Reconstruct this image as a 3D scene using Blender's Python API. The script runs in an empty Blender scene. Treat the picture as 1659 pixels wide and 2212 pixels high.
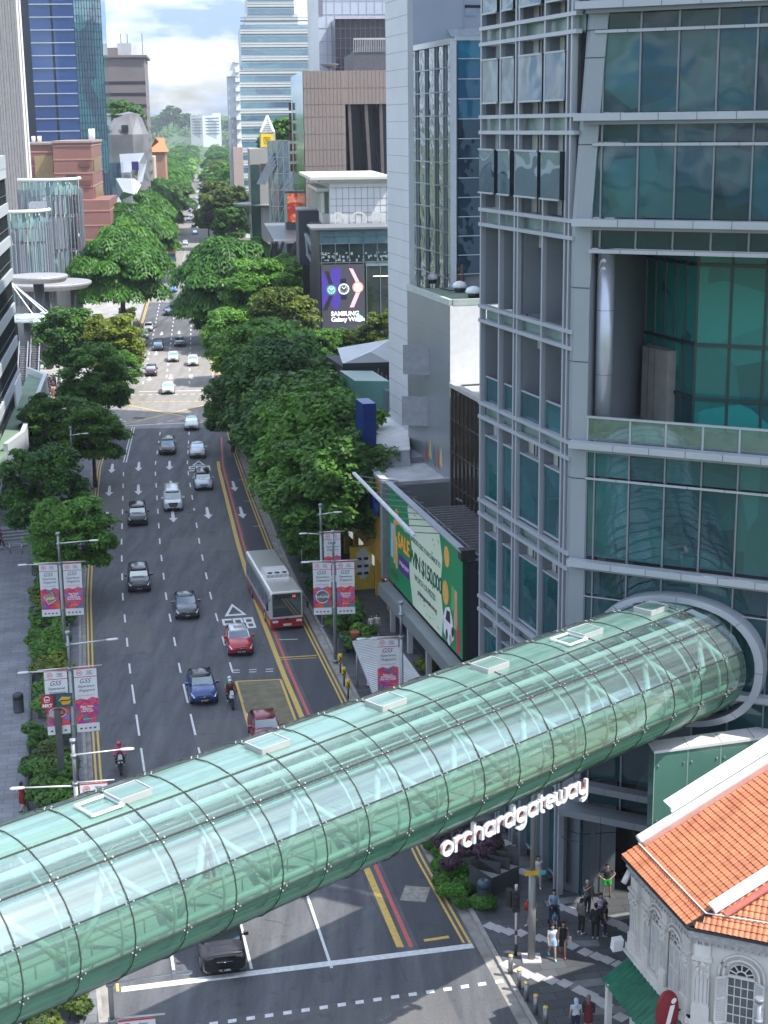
import bpy, bmesh, math, random
from mathutils import Vector, Matrix, Euler
D = bpy.data; SC = bpy.context.scene; COL = SC.collection
R_ = math.radians
# ---------------------------------------------------------------- camera, sky, sun, exposure
CAMH = 36.2; FOC = 3324.0; PCX = 829.5; PCY = 1106.0
PITCH = math.atan(836/3324.0); ROLL = R_(0.7)
cam_d = D.cameras.new('camera'); cam = D.objects.new('camera', cam_d); COL.objects.link(cam)
cam.location = (0, 0, CAMH)
cam.rotation_euler = (Matrix.Rotation(math.pi/2-PITCH, 4, 'X') @ Matrix.Rotation(-ROLL, 4, 'Z')).to_euler()
cam_d.sensor_fit = 'VERTICAL'; cam_d.sensor_height = 36; cam_d.lens = 36*FOC/2212
cam_d.clip_start = 1; cam_d.clip_end = 12000
SC.camera = cam
SUN_EL = R_(57); SUN_AZ = R_(108)      # azimuth clockwise from +Y
w = D.worlds.new('World'); SC.world = w; w.use_nodes = True
nt = w.node_tree; bg = nt.nodes['Background']
sky = nt.nodes.new('ShaderNodeTexSky'); sky.sky_type = 'NISHITA'; sky.sun_disc = False
sky.sun_elevation = SUN_EL; sky.sun_rotation = SUN_AZ; sky.air_density = 1.2; sky.dust_density = 1.2; sky.ozone_density = 1.6
tc = nt.nodes.new('ShaderNodeTexCoord')
mp = nt.nodes.new('ShaderNodeMapping'); mp.inputs['Scale'].default_value = (1, 1, 3.2)
n1 = nt.nodes.new('ShaderNodeTexNoise'); n1.inputs['Scale'].default_value = 8.5; n1.inputs['Detail'].default_value = 9; n1.inputs['Roughness'].default_value = .56
mp.inputs['Location'].default_value = (3.1, 1.2, .7)
cr1 = nt.nodes.new('ShaderNodeValToRGB'); cr1.color_ramp.elements[0].position = .40; cr1.color_ramp.elements[1].position = .58
n2 = nt.nodes.new('ShaderNodeTexNoise'); n2.inputs['Scale'].default_value = 13; n2.inputs['Detail'].default_value = 7
cr2 = nt.nodes.new('ShaderNodeValToRGB')
cr2.color_ramp.elements[0].position = .40; cr2.color_ramp.elements[0].color = (3.2, 4.4, 6.9, 1)
cr2.color_ramp.elements[1].position = .56; cr2.color_ramp.elements[1].color = (9.3, 9.9, 11.0, 1)
mx = nt.nodes.new('ShaderNodeMix'); mx.data_type = 'RGBA'
L = nt.links.new
L(tc.outputs['Generated'], mp.inputs['Vector']); L(mp.outputs[0], n1.inputs['Vector']); L(mp.outputs[0], n2.inputs['Vector'])
L(n1.outputs[0], cr1.inputs[0]); L(n2.outputs[0], cr2.inputs[0])
L(cr1.outputs[0], mx.inputs[0]); L(sky.outputs[0], mx.inputs[6]); L(cr2.outputs[0], mx.inputs[7])
sz = nt.nodes.new('ShaderNodeSeparateXYZ'); L(tc.outputs['Generated'], sz.inputs[0])
mrz = nt.nodes.new('ShaderNodeMapRange'); mrz.inputs[1].default_value = .0; mrz.inputs[2].default_value = .38; mrz.inputs[3].default_value = .56; mrz.inputs[4].default_value = 1.05; L(sz.outputs[2], mrz.inputs[0])
vm = nt.nodes.new('ShaderNodeVectorMath'); vm.operation = 'SCALE'; L(mx.outputs[2], vm.inputs[0]); L(mrz.outputs[0], vm.inputs['Scale']); L(vm.outputs[0], bg.inputs[0]); bg.inputs[1].default_value = 0.142
sun_d = D.lights.new('sun', 'SUN'); sun_d.energy = 4.2; sun_d.angle = R_(.5); sun_d.color = (1, .95, .87)
sun = D.objects.new('sun', sun_d); COL.objects.link(sun)
sdir = Vector((math.sin(SUN_AZ)*math.cos(SUN_EL), math.cos(SUN_AZ)*math.cos(SUN_EL), math.sin(SUN_EL)))
sun.rotation_euler = sdir.to_track_quat('Z', 'Y').to_euler(); sun.location = (40, -20, 90)
vs = SC.view_settings; vs.view_transform = 'Standard'; vs.look = 'None'; vs.gamma = 1; vs.use_curve_mapping = False
vs.exposure = 0.84
SC.cycles.max_bounces = 8; SC.cycles.transparent_max_bounces = 16; SC.cycles.glossy_bounces = 3; SC.cycles.diffuse_bounces = 3
SC.cycles.transmission_bounces = 6; SC.cycles.volume_bounces = 0; SC.cycles.caustics_reflective = False; SC.cycles.caustics_refractive = False
SC.cycles.use_denoising = True
# ---------------------------------------------------------------- survey: sight lines of the photograph to real places
_c, _s, _cp, _sp = math.cos(ROLL), math.sin(ROLL), math.cos(PITCH), math.sin(PITCH)
def ray(px, py):
 u = (px-PCX)/FOC; v = -(py-PCY)/FOC
 x = u*_c+v*_s; y = -u*_s+v*_c
 return Vector((x, _cp+y*_sp, -_sp+y*_cp))
def G(px, py, z=0.0):
 d = ray(px, py); t = (z-CAMH)/d.z
 return Vector((d.x*t, d.y*t, z))
def PY(px, py, Y):
 d = ray(px, py); t = Y/d.y
 return Vector((d.x*t, Y, CAMH+d.z*t))
def V(px, py, A, B):
 d = ray(px, py); bx, by = B[0]-A[0], B[1]-A[1]
 det = -d.x*by+d.y*bx; t = (-A[0]*by+A[1]*bx)/det
 return Vector((d.x*t, d.y*t, CAMH+d.z*t))
def v3(p, z=None):
 return Vector((p[0], p[1], p[2] if z is None else z))
# ---------------------------------------------------------------- mesh collector
ORG = {}
class MB:
 def __init__(s): s.v = []; s.f = []; s.m = []; s.s = []
 def add(s, vs_, fs, mi=0, sm=False):
  o = len(s.v); s.v += [tuple(p) for p in vs_]
  for f in fs: s.f.append([o+i for i in f]); s.m.append(mi); s.s.append(sm)
  return s
 def box(s, c, size, rz=0, mi=0, rx=0, ry=0):
  hx, hy, hz = size[0]/2, size[1]/2, size[2]/2
  m = Euler((rx, ry, rz)).to_matrix(); c = Vector(c)
  vs_ = [c+m @ Vector((x*hx, y*hy, z*hz)) for z in (-1, 1) for y in (-1, 1) for x in (-1, 1)]
  return s.add(vs_, [(0, 2, 3, 1), (4, 5, 7, 6), (0, 1, 5, 4), (2, 6, 7, 3), (0, 4, 6, 2), (1, 3, 7, 5)], mi)
 def beam(s, p, q, w=.1, h=.1, mi=0, up=(0, 0, 1)):
  p, q = Vector(p), Vector(q); d = q-p
  if d.length < 1e-6: return s
  d.normalize(); u = Vector(up)
  if abs(d.dot(u)) > .99: u = Vector((1, 0, 0))
  a = d.cross(u).normalized(); b = a.cross(d).normalized()
  vs_ = [e+a*(x*w/2)+b*(y*h/2) for e in (p, q) for x, y in ((-1, -1), (1, -1), (1, 1), (-1, 1))]
  return s.add(vs_, [(3, 2, 1, 0), (4, 5, 6, 7), (0, 1, 5, 4), (1, 2, 6, 5), (2, 3, 7, 6), (3, 0, 4, 7)], mi)
 def tube(s, p, q, r0, r1=None, n=8, mi=0, sm=True):
  p, q = Vector(p), Vector(q); r1 = r0 if r1 is None else r1; d = (q-p).normalized()
  u = Vector((0, 0, 1)) if abs(d.z) < .95 else Vector((1, 0, 0))
  a = d.cross(u).normalized(); b = a.cross(d)
  vs_ = []
  for e, r in ((p, r0), (q, r1)):
   vs_ += [e+a*math.cos(k*2*math.pi/n)*r+b*math.sin(k*2*math.pi/n)*r for k in range(n)]
  o = len(s.v)
  s.add(vs_, [(k, (k+1) % n, n+(k+1) % n, n+k) for k in range(n)], mi, sm)
  s.f.append([o+k for k in range(n)][::-1]); s.m.append(mi); s.s.append(False)
  s.f.append([o+n+k for k in range(n)]); s.m.append(mi); s.s.append(False)
  return s
 def path(s, pts, r, n=6, mi=0):
  pts = [Vector(p) for p in pts]; rr = r if isinstance(r, (list, tuple)) else [r]*len(pts)
  vs_ = []
  for i, p in enumerate(pts):
   d = (pts[min(i+1, len(pts)-1)]-pts[max(i-1, 0)]).normalized()
   u = Vector((0, 0, 1)) if abs(d.z) < .9 else Vector((1, 0, 0))
   a = d.cross(u).normalized(); b = a.cross(d)
   vs_ += [p+a*math.cos(k*2*math.pi/n)*rr[i]+b*math.sin(k*2*math.pi/n)*rr[i] for k in range(n)]
  fs = [(i*n+k, i*n+(k+1) % n, (i+1)*n+(k+1) % n, (i+1)*n+k) for i in range(len(pts)-1) for k in range(n)]
  fs += [tuple(range(n))[::-1], tuple((len(pts)-1)*n+k for k in range(n))]
  return s.add(vs_, fs, mi, True)
 def lathe(s, prof, c=(0, 0, 0), n=16, mi=0, sm=True):
  c = Vector(c); vs_ = [c+Vector((r*math.cos(k*2*math.pi/n), r*math.sin(k*2*math.pi/n), z)) for r, z in prof for k in range(n)]
  fs = [(i*n+k, i*n+(k+1) % n, (i+1)*n+(k+1) % n, (i+1)*n+k) for i in range(len(prof)-1) for k in range(n)]
  fs += [tuple(range(n))[::-1], tuple((len(prof)-1)*n+k for k in range(n))]
  return s.add(vs_, fs, mi, sm)
 def prism(s, poly, z0, z1, mi=0, mt=None):
  n = len(poly)
  ar = sum(poly[i][0]*poly[(i+1) % n][1]-poly[(i+1) % n][0]*poly[i][1] for i in range(n))
  if ar < 0: poly = poly[::-1]
  vs_ = [(p[0], p[1], z0) for p in poly]+[(p[0], p[1], z1) for p in poly]
  s.add(vs_, [(i, (i+1) % n, n+(i+1) % n, n+i) for i in range(n)]+[tuple(range(n))[::-1]], mi)
  o = len(s.v)-2*n
  s.f.append([o+n+i for i in range(n)]); s.m.append(mi if mt is None else mt); s.s.append(False)
  return s
 def loft(s, secs, mi=0, sm=True, cap=True, closed=True):
  n = len(secs[0]); vs_ = [p for sec in secs for p in sec]
  rng = range(n) if closed else range(n-1)
  fs = [(i*n+k, i*n+(k+1) % n, (i+1)*n+(k+1) % n, (i+1)*n+k) for i in range(len(secs)-1) for k in rng]
  s.add(vs_, fs, mi, sm)
  if cap:
   o = len(s.v)-len(vs_)
   s.f.append([o+k for k in range(n)][::-1]); s.m.append(mi); s.s.append(False)
   s.f.append([o+(len(secs)-1)*n+k for k in range(n)]); s.m.append(mi); s.s.append(False)
  return s
 def quad(s, *p, mi=0):
  return s.add(p, [tuple(range(len(p)))], mi)
 def wall(s, A, B, z0, z1, t=.3, mi=0, off=0.0):
  """box on the line A>B, its outer face `off` to the right of the line (seen along A>B), thickness t behind it"""
  A, B = Vector((A[0], A[1], 0)), Vector((B[0], B[1], 0)); d = (B-A).normalized(); n = Vector((d.y, -d.x, 0))
  a = A+n*off; b = B+n*off
  return s.prism([a, b, b-n*t, a-n*t], z0, z1, mi)
 def mesh(s, name, mats, org=(0, 0, 0)):
  me = D.meshes.new(name); o = Vector(org)
  me.from_pydata([(p[0]-o.x, p[1]-o.y, p[2]-o.z) for p in s.v], [], s.f)
  for m in (mats if isinstance(mats, (list, tuple)) else [mats]): me.materials.append(m)
  me.polygons.foreach_set('material_index', s.m); me.polygons.foreach_set('use_smooth', s.s); me.update()
  return me
 def build(s, name, mats, parent=None, org=None):
  if org is None: org = ORG.get(parent.name, Vector()) if parent else Vector()
  o = D.objects.new(name, s.mesh(name, mats, org)); COL.objects.link(o)
  if parent: o.parent = parent
  else: o.location = org
  ORG[o.name] = Vector(org)
  return o
def tag(o, label=None, cat=None, group=None, kind=None):
 if label: o['label'] = label
 if cat: o['category'] = cat
 if group: o['group'] = group
 if kind: o['kind'] = kind
 return o
def thing(name, label, cat, loc=(0, 0, 0), group=None, rz=0):
 o = D.objects.new(name, None); COL.objects.link(o); o.location = loc; o.rotation_euler.z = rz; o.empty_display_size = .3
 ORG[o.name] = Vector(loc); return tag(o, label, cat, group)
def struct(name, mb, mats, kind='structure'):
 return tag(mb.build(name, mats), kind=kind)
def copy_tree(o, parent=None):
 c = o.copy(); COL.objects.link(c); c.parent = parent
 for ch in [x for x in o.children]: copy_tree(ch, c)
 return c
# ---------------------------------------------------------------- materials
MAT = {}
def M(name, col, rough=.6, metal=0.0, var=.12, scale=2.0, bump=0.0, spec=.5, emis=0.0, coat=0.0, detail=4, alpha=1.0):
 if name in MAT: return MAT[name]
 m = D.materials.new(name); m.use_nodes = True; n = m.node_tree; b = n.nodes['Principled BSDF']
 b.inputs['Roughness'].default_value = rough; b.inputs['Metallic'].default_value = metal
 b.inputs['Specular IOR Level'].default_value = spec; b.inputs['Coat Weight'].default_value = coat
 b.inputs['Coat Roughness'].default_value = .06
 t = n.nodes.new('ShaderNodeTexCoord'); no = n.nodes.new('ShaderNodeTexNoise')
 no.inputs['Scale'].default_value = scale; no.inputs['Detail'].default_value = detail
 n.links.new(t.outputs['Object'], no.inputs['Vector'])
 mr = n.nodes.new('ShaderNodeMapRange'); mr.inputs[1].default_value = .3; mr.inputs[2].default_value = .7
 mr.inputs[3].default_value = 1-var; mr.inputs[4].default_value = 1+var
 n.links.new(no.outputs[0], mr.inputs[0])
 mu = n.nodes.new('ShaderNodeVectorMath'); mu.operation = 'SCALE'; mu.inputs[0].default_value = col[:3]
 n.links.new(mr.outputs[0], mu.inputs['Scale']); n.links.new(mu.outputs[0], b.inputs['Base Color'])
 if emis: n.links.new(mu.outputs[0], b.inputs['Emission Color']); b.inputs['Emission Strength'].default_value = emis
 if bump:
  bp = n.nodes.new('ShaderNodeBump'); bp.inputs['Strength'].default_value = bump; bp.inputs['Distance'].default_value = .05
  n.links.new(no.outputs[0], bp.inputs['Height']); n.links.new(bp.outputs[0], b.inputs['Normal'])
 MAT[name] = m; return m
def glassy(name, col, rough=.04, refl=.25, bump=.25, bscale=.8, tint2=None, var=.35, vs=(.35, .35, .5)):
 """dark architectural glass: tinted interior seen through, rippled sky and street reflections on top"""
 if name in MAT: return MAT[name]
 m = D.materials.new(name); m.use_nodes = True; n = m.node_tree; b = n.nodes['Principled BSDF']; out = n.nodes['Material Output']
 b.inputs['Roughness'].default_value = .5
 t = n.nodes.new('ShaderNodeTexCoord')
 mp_ = n.nodes.new('ShaderNodeMapping'); mp_.inputs['Scale'].default_value = vs; n.links.new(t.outputs['Object'], mp_.inputs[0])
 no = n.nodes.new('ShaderNodeTexVoronoi'); no.inputs['Scale'].default_value = 1.0
 n.links.new(mp_.outputs[0], no.inputs['Vector'])
 mxx = n.nodes.new('ShaderNodeMix'); mxx.data_type = 'RGBA'
 c2 = tint2 or tuple(c*(1-var) for c in col)
 mxx.inputs[6].default_value = (*col, 1); mxx.inputs[7].default_value = (*c2, 1)
 sx = n.nodes.new('ShaderNodeSeparateColor'); n.links.new(no.outputs['Color'], sx.inputs[0]); n.links.new(sx.outputs[0], mxx.inputs[0])
 n.links.new(mxx.outputs[2], b.inputs['Base Color']); b.inputs['Specular IOR Level'].default_value = 0
 g = n.nodes.new('ShaderNodeBsdfGlossy'); g.inputs['Roughness'].default_value = rough; g.inputs['Color'].default_value = (.8, .92, .95, 1)
 nb = n.nodes.new('ShaderNodeTexNoise'); nb.inputs['Scale'].default_value = bscale; nb.inputs['Detail'].default_value = 1.0
 n.links.new(t.outputs['Object'], nb.inputs['Vector'])
 bp = n.nodes.new('ShaderNodeBump'); bp.inputs['Strength'].default_value = bump; bp.inputs['Distance'].default_value = .1
 n.links.new(nb.outputs[0], bp.inputs['Height']); n.links.new(bp.outputs[0], g.inputs['Normal'])
 fr = n.nodes.new('ShaderNodeFresnel'); fr.inputs[0].default_value = 1.38
 mr = n.nodes.new('ShaderNodeMapRange'); mr.inputs[3].default_value = refl; mr.inputs[4].default_value = 1.0
 n.links.new(fr.outputs[0], mr.inputs[0])
 ms = n.nodes.new('ShaderNodeMixShader'); n.links.new(mr.outputs[0], ms.inputs[0]); n.links.new(b.outputs[0], ms.inputs[1]); n.links.new(g.outputs[0], ms.inputs[2])
 n.links.new(ms.outputs[0], out.inputs[0]); MAT[name] = m; return m
def leafmat(name, c1, c2):
 if name in MAT: return MAT[name]
 m = D.materials.new(name); m.use_nodes = True; n = m.node_tree; b = n.nodes['Principled BSDF']; out = n.nodes['Material Output']
 t = n.nodes.new('ShaderNodeTexCoord'); no = n.nodes.new('ShaderNodeTexNoise'); no.inputs['Scale'].default_value = .55; no.inputs['Detail'].default_value = 5
 n.links.new(t.outputs['Object'], no.inputs['Vector'])
 oi = n.nodes.new('ShaderNodeObjectInfo')
 ad = n.nodes.new('ShaderNodeMath'); ad.operation = 'MULTIPLY_ADD'; ad.inputs[1].default_value = .3; n.links.new(oi.outputs['Random'], ad.inputs[0]); n.links.new(no.outputs[0], ad.inputs[2])
 cr = n.nodes.new('ShaderNodeValToRGB'); cr.color_ramp.elements[0].position = .42; cr.color_ramp.elements[1].position = .85
 cr.color_ramp.elements[0].color = (*c1, 1); cr.color_ramp.elements[1].color = (*c2, 1); n.links.new(ad.outputs[0], cr.inputs[0])
 n.links.new(cr.outputs[0], b.inputs['Base Color']); b.inputs['Roughness'].default_value = .5; b.inputs['Specular IOR Level'].default_value = .35
 tr = n.nodes.new('ShaderNodeBsdfTranslucent'); n.links.new(cr.outputs[0], tr.inputs[0])
 ms = n.nodes.new('ShaderNodeMixShader'); ms.inputs[0].default_value = .33
 n.links.new(b.outputs[0], ms.inputs[1]); n.links.new(tr.outputs[0], ms.inputs[2]); n.links.new(ms.outputs[0], out.inputs[0])
 MAT[name] = m; return m
MET = M('brushed_steel', (.42, .44, .46), .35, .8, .08)
ALU = M('grey_aluminium_panel', (.22, .245, .28), .42, .35, .06, .4)
ALUL = M('pale_aluminium', (.37, .40, .45), .38, .3, .06, .4)
WHITE = M('white_paint', (.78, .79, .8), .5, 0, .05)
BLACK = M('black_rubber', (.02, .02, .022), .55)
DARK = M('dark_metal', (.05, .055, .065), .4, .4)
CONC = M('concrete', (.36, .35, .33), .85, 0, .15, 1.2, .2)
GREYT = M('grey_tile', (.42, .43, .45), .6, 0, .07, .7)
# ---------------------------------------------------------------- text
def text_mesh(s, size=1, ext=.01, align='CENTER', shear=0, bold=0, space=1.0, line=1.0):
 cu = D.curves.new('txt', 'FONT'); cu.body = s; cu.size = size; cu.extrude = ext; cu.align_x = align; cu.align_y = 'CENTER'
 cu.shear = shear; cu.offset = bold; cu.space_character = space; cu.space_line = line; cu.resolution_u = 3
 o = D.objects.new('txt', cu); COL.objects.link(o)
 me = D.meshes.new_from_object(o.evaluated_get(bpy.context.evaluated_depsgraph_get()))
 D.objects.remove(o); D.curves.remove(cu); return me
def text(name, s, origin, xdir, ydir, size, mat, parent=None, **k):
 """lettering standing in the plane of xdir, ydir (unit vectors) around origin"""
 me = text_mesh(s, size, **k); x, y = Vector(xdir).normalized(), Vector(ydir).normalized(); z = x.cross(y).normalized()
 org = ORG.get(parent.name, Vector()) if parent else Vector()
 m = Matrix((x, y, z)).transposed().to_4x4(); m.translation = Vector(origin)-org
 me.transform(m); me.materials.clear(); me.materials.append(mat)
 me.name = name
 o = D.objects.new(name, me); COL.objects.link(o)
 if parent: o.parent = parent
 ORG[o.name] = org; return o
# ---------------------------------------------------------------- people of the road: the two kerb lines (surveyed)
KL = [(-6.9, 35), (-9.4, 46), (-12.2, 58), (-17.6, 84), (-20.9, 100), (-24.2, 117.3), (-26.8, 132.7), (-31.9, 165.6), (-37.2, 214), (-44.7, 279.3), (-53.7, 357.6), (-81.1, 616.4), (-112, 900), (-165, 1400), (-228, 2000)]
KR = [(10.6, 35), (8.2, 46), (5.1, 60), (4.5, 63), (2.4, 72), (-2.1, 95), (-8.0, 124), (-12.7, 151.5), (-17.3, 180), (-22.0, 215), (-29.5, 280), (-38, 357), (-66, 616), (-97, 900), (-150, 1400), (-213, 2000)]
def lerp_y(poly, y):
 for a, b in zip(poly, poly[1:]):
  if a[1] <= y <= b[1] or b is poly[-1] or (a is poly[0] and y < a[1]):
   t = (y-a[1])/(b[1]-a[1]); return a[0]+(b[0]-a[0])*t
def KLx(y): return lerp_y(KL, y)
def KRx(y): return lerp_y(KR, y)
def rdir(y):
 d = Vector(((KLx(y+3)-KLx(y-3)), 6, 0)); return d.normalized()
def line_pts(f, y0, y1, step=4.0):
 n = max(1, int((y1-y0)/step)); return [(f(y0+(y1-y0)*i/n), y0+(y1-y0)*i/n) for i in range(n+1)]
def strip(mb, f, y0, y1, w, z=.004, step=4.0, mi=0):
 """flat painted line following x=f(y)"""
 p = line_pts(f, y0, y1, step)
 vs_ = []
 for i, (x, y) in enumerate(p): vs_ += [(x-w/2, y, z), (x+w/2, y, z)]
 mb.add(vs_, [(2*i, 2*i+1, 2*i+3, 2*i+2) for i in range(len(p)-1)], mi)
# ================================================================= GROUND, ROAD, PAVEMENTS, MARKINGS
def asphalt(name, c, c2):
 m = D.materials.new(name); m.use_nodes = True; n = m.node_tree; b = n.nodes['Principled BSDF']; b.inputs['Roughness'].default_value = .78
 b.inputs['Specular IOR Level'].default_value = .35
 t = n.nodes.new('ShaderNodeTexCoord'); a = n.nodes.new('ShaderNodeTexNoise'); a.inputs['Scale'].default_value = .09; a.inputs['Detail'].default_value = 6; a.inputs['Roughness'].default_value = .6
 mp_ = n.nodes.new('ShaderNodeMapping'); mp_.inputs['Rotation'].default_value = (0, 0, -.19); mp_.inputs['Scale'].default_value = (3.2, .35, 1)
 n.links.new(t.outputs['Object'], mp_.inputs[0]); n.links.new(mp_.outputs[0], a.inputs['Vector']); a.inputs['Scale'].default_value = .35
 cr = n.nodes.new('ShaderNodeValToRGB'); cr.color_ramp.elements[0].position = .33; cr.color_ramp.elements[1].position = .7
 cr.color_ramp.elements[0].color = (*c, 1); cr.color_ramp.elements[1].color = (*c2, 1); n.links.new(a.outputs[0], cr.inputs[0])
 f = n.nodes.new('ShaderNodeTexNoise'); f.inputs['Scale'].default_value = 9; f.inputs['Detail'].default_value = 3; n.links.new(t.outputs['Object'], f.inputs['Vector'])
 mr = n.nodes.new('ShaderNodeMapRange'); mr.inputs[1].default_value = .3; mr.inputs[2].default_value = .7; mr.inputs[3].default_value = .88; mr.inputs[4].default_value = 1.1; n.links.new(f.outputs[0], mr.inputs[0])
 mu = n.nodes.new('ShaderNodeVectorMath'); mu.operation = 'SCALE'; n.links.new(cr.outputs[0], mu.inputs[0]); n.links.new(mr.outputs[0], mu.inputs['Scale'])
 s2 = n.nodes.new('ShaderNodeTexNoise'); s2.inputs['Scale'].default_value = .9; s2.inputs['Detail'].default_value = 8; n.links.new(t.outputs['Object'], s2.inputs['Vector'])
 m2 = n.nodes.new('ShaderNodeMapRange'); m2.inputs[1].default_value = .60; m2.inputs[2].default_value = .68; m2.inputs[3].default_value = 1; m2.inputs[4].default_value = .80; n.links.new(s2.outputs[0], m2.inputs[0])
 m3 = n.nodes.new('ShaderNodeVectorMath'); m3.operation = 'SCALE'; n.links.new(mu.outputs[0], m3.inputs[0]); n.links.new(m2.outputs[0], m3.inputs['Scale'])
 n.links.new(m3.outputs[0], b.inputs['Base Color']); return m
def paved(name, c, tile=(.9, .45), var=.2, rot=-.19, mort=.5):
 m = D.materials.new(name); m.use_nodes = True; n = m.node_tree; b = n.nodes['Principled BSDF']; b.inputs['Roughness'].default_value = .62
 t = n.nodes.new('ShaderNodeTexCoord'); mp_ = n.nodes.new('ShaderNodeMapping'); mp_.inputs['Rotation'].default_value = (0, 0, rot); n.links.new(t.outputs['Object'], mp_.inputs[0])
 br = n.nodes.new('ShaderNodeTexBrick'); br.inputs['Scale'].default_value = 1; br.inputs['Brick Width'].default_value = tile[0]; br.inputs['Row Height'].default_value = tile[1]; br.inputs['Mortar Size'].default_value = .02
 br.inputs['Color1'].default_value = (*[x*(1-var) for x in c], 1); br.inputs['Color2'].default_value = (*[x*(1+var) for x in c], 1); br.inputs['Mortar'].default_value = (*[x*mort for x in c], 1)
 n.links.new(mp_.outputs[0], br.inputs['Vector'])
 f = n.nodes.new('ShaderNodeTexNoise'); f.inputs['Scale'].default_value = .5; f.inputs['Detail'].default_value = 6; n.links.new(t.outputs['Object'], f.inputs['Vector'])
 mr = n.nodes.new('ShaderNodeMapRange'); mr.inputs[1].default_value = .3; mr.inputs[2].default_value = .7; mr.inputs[3].default_value = .78; mr.inputs[4].default_value = 1.2; n.links.new(f.outputs[0], mr.inputs[0])
 mu = n.nodes.new('ShaderNodeVectorMath'); mu.operation = 'SCALE'; n.links.new(br.outputs[0], mu.inputs[0]); n.links.new(mr.outputs[0], mu.inputs['Scale'])
 n.links.new(mu.outputs[0], b.inputs['Base Color']); return m
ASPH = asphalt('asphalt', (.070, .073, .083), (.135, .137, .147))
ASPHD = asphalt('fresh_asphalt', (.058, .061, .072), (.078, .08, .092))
ASPHL = asphalt('bleached_asphalt', (.20, .188, .175), (.28, .262, .24))  # paler, warmer asphalt for the junction and the distance
PAVL = paved('grey_granite_paving', (.165, .172, .195), (1.2, .6), .13)
PAVD = paved('dark_granite_paving', (.075, .08, .088), (1.2, .6), .16)
PAVF = paved('pale_concrete_paving', (.32, .31, .30), (1.5, 1.5), .06)
def paint(name, col, wear=.5):
 m = M(name, col, .6, 0, .1, 6)
 return m
PW = M('white_road_paint', (.62, .63, .64), .6, 0, .14, 5)
PYE = M('yellow_road_paint', (.60, .40, .09), .6, 0, .16, 5)
PRE = M('red_road_paint', (.52, .10, .09), .6, 0, .12, 5)
g = MB(); g.quad((-6000, -400, -.03), (6000, -400, -.03), (6000, 9000, -.03), (-6000, 9000, -.03));
struct('ground', g, M('soil_and_turf', (.10, .13, .06), .9, 0, .3, .02))
# carriageway (kerb to kerb), then side streets
def carriage(y0, y1, step, e=0.0):
 mb = MB(); p1 = line_pts(lambda y: KLx(y)-e, y0, y1, step); p2 = line_pts(lambda y: KRx(y)+e, y0, y1, step)
 vs_ = [(x, y, 0) for x, y in p1]+[(x, y, 0) for x, y in p2]; n = len(p1)
 return mb.add(vs_, [(i, n+i, n+i+1, i+1) for i in range(n-1)])
struct('road_near', carriage(10, 188, 4), ASPH)
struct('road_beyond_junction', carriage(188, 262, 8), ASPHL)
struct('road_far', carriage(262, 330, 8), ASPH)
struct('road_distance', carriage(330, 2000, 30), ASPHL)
jn = MB(); a = rdir(200); ac = Vector((a.y, -a.x, 0))
jn.add([(KLx(190), 190, -.004), (KLx(214), 214, -.004), (KLx(214)-60, 208, -.004), (KLx(190)-60, 180, -.004)], [(0, 1, 2, 3)])
jn.add([(KRx(190), 190, -.004), (KRx(214), 214, -.004), (KRx(214)+16, 219, -.004), (KRx(190)+16, 195, -.004)], [(3, 2, 1, 0)])
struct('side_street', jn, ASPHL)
bay = MB(); p1 = line_pts(lambda y: KLx(y)+14.55, 62.6, 170, 4); p2 = line_pts(lambda y: KRx(y)-.95, 62.6, 170, 4); n = len(p1)
bay.add([(x, y, .004) for x, y in p1]+[(x, y, .004) for x, y in p2], [(i, n+i, n+i+1, i+1) for i in range(n-1)])
struct('bus_lane_surface', bay, ASPHD)
# pavements (15 cm kerb step)
def pav(name, f0, f1, y0, y1, mat, step=6, z=.15):
 mb = MB(); p1 = line_pts(f0, y0, y1, step); p2 = line_pts(f1, y0, y1, step)
 mb.prism([Vector((x, y, 0)) for x, y in p1]+[Vector((x, y, 0)) for x, y in p2[::-1]], -.02, z)
 return struct(name, mb, mat)
pav('pavement_left', lambda y: KLx(y)-.2, lambda y: KLx(y)-70, 20, 186, PAVL)
pav('pavement_left_beyond', lambda y: KLx(y)-.2, lambda y: KLx(y)-60, 217, 420, PAVF, 10)
pav('pavement_right', lambda y: KRx(y)+.2, lambda y: KRx(y)+70, 20, 186, PAVD)
pav('pavement_right_beyond', lambda y: KRx(y)+.2, lambda y: KRx(y)+90, 219, 420, PAVD, 10)
KERB = M('granite_kerb', (.30, .29, .27), .8, 0, .2, 2)
for nm, f, sgn, y0, y1 in (('kerb_left', KLx, -1, 20, 186), ('kerb_left', KLx, -1, 217, 420), ('kerb_right', KRx, 1, 20, 186), ('kerb_right', KRx, 1, 219, 420)):
 mb = MB()
 p = line_pts(f, y0, y1, 5)
 for (xa, ya), (xb, yb) in zip(p, p[1:]):
  mb.add([(xa, ya, -.01), (xb, yb, -.01), (xb+sgn*.2, yb, -.01), (xa+sgn*.2, ya, -.01), (xa, ya, .152), (xb, yb, .152), (xb+sgn*.2, yb, .152), (xa+sgn*.2, ya, .152)],
               [(4, 5, 6, 7), (0, 1, 5, 4), (3, 2, 6, 7), (0, 3, 7, 4), (1, 2, 6, 5)])
 struct(nm, mb, KERB)
gut = MB(); strip(gut, lambda y: KRx(y)-.28, 20, 186, .5, .005); strip(gut, lambda y: KLx(y)+.16, 20, 186, .3, .005)
struct('gutter', gut, M('pale_gutter_concrete', (.27, .255, .235), .85, 0, .3, 1.2))
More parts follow.
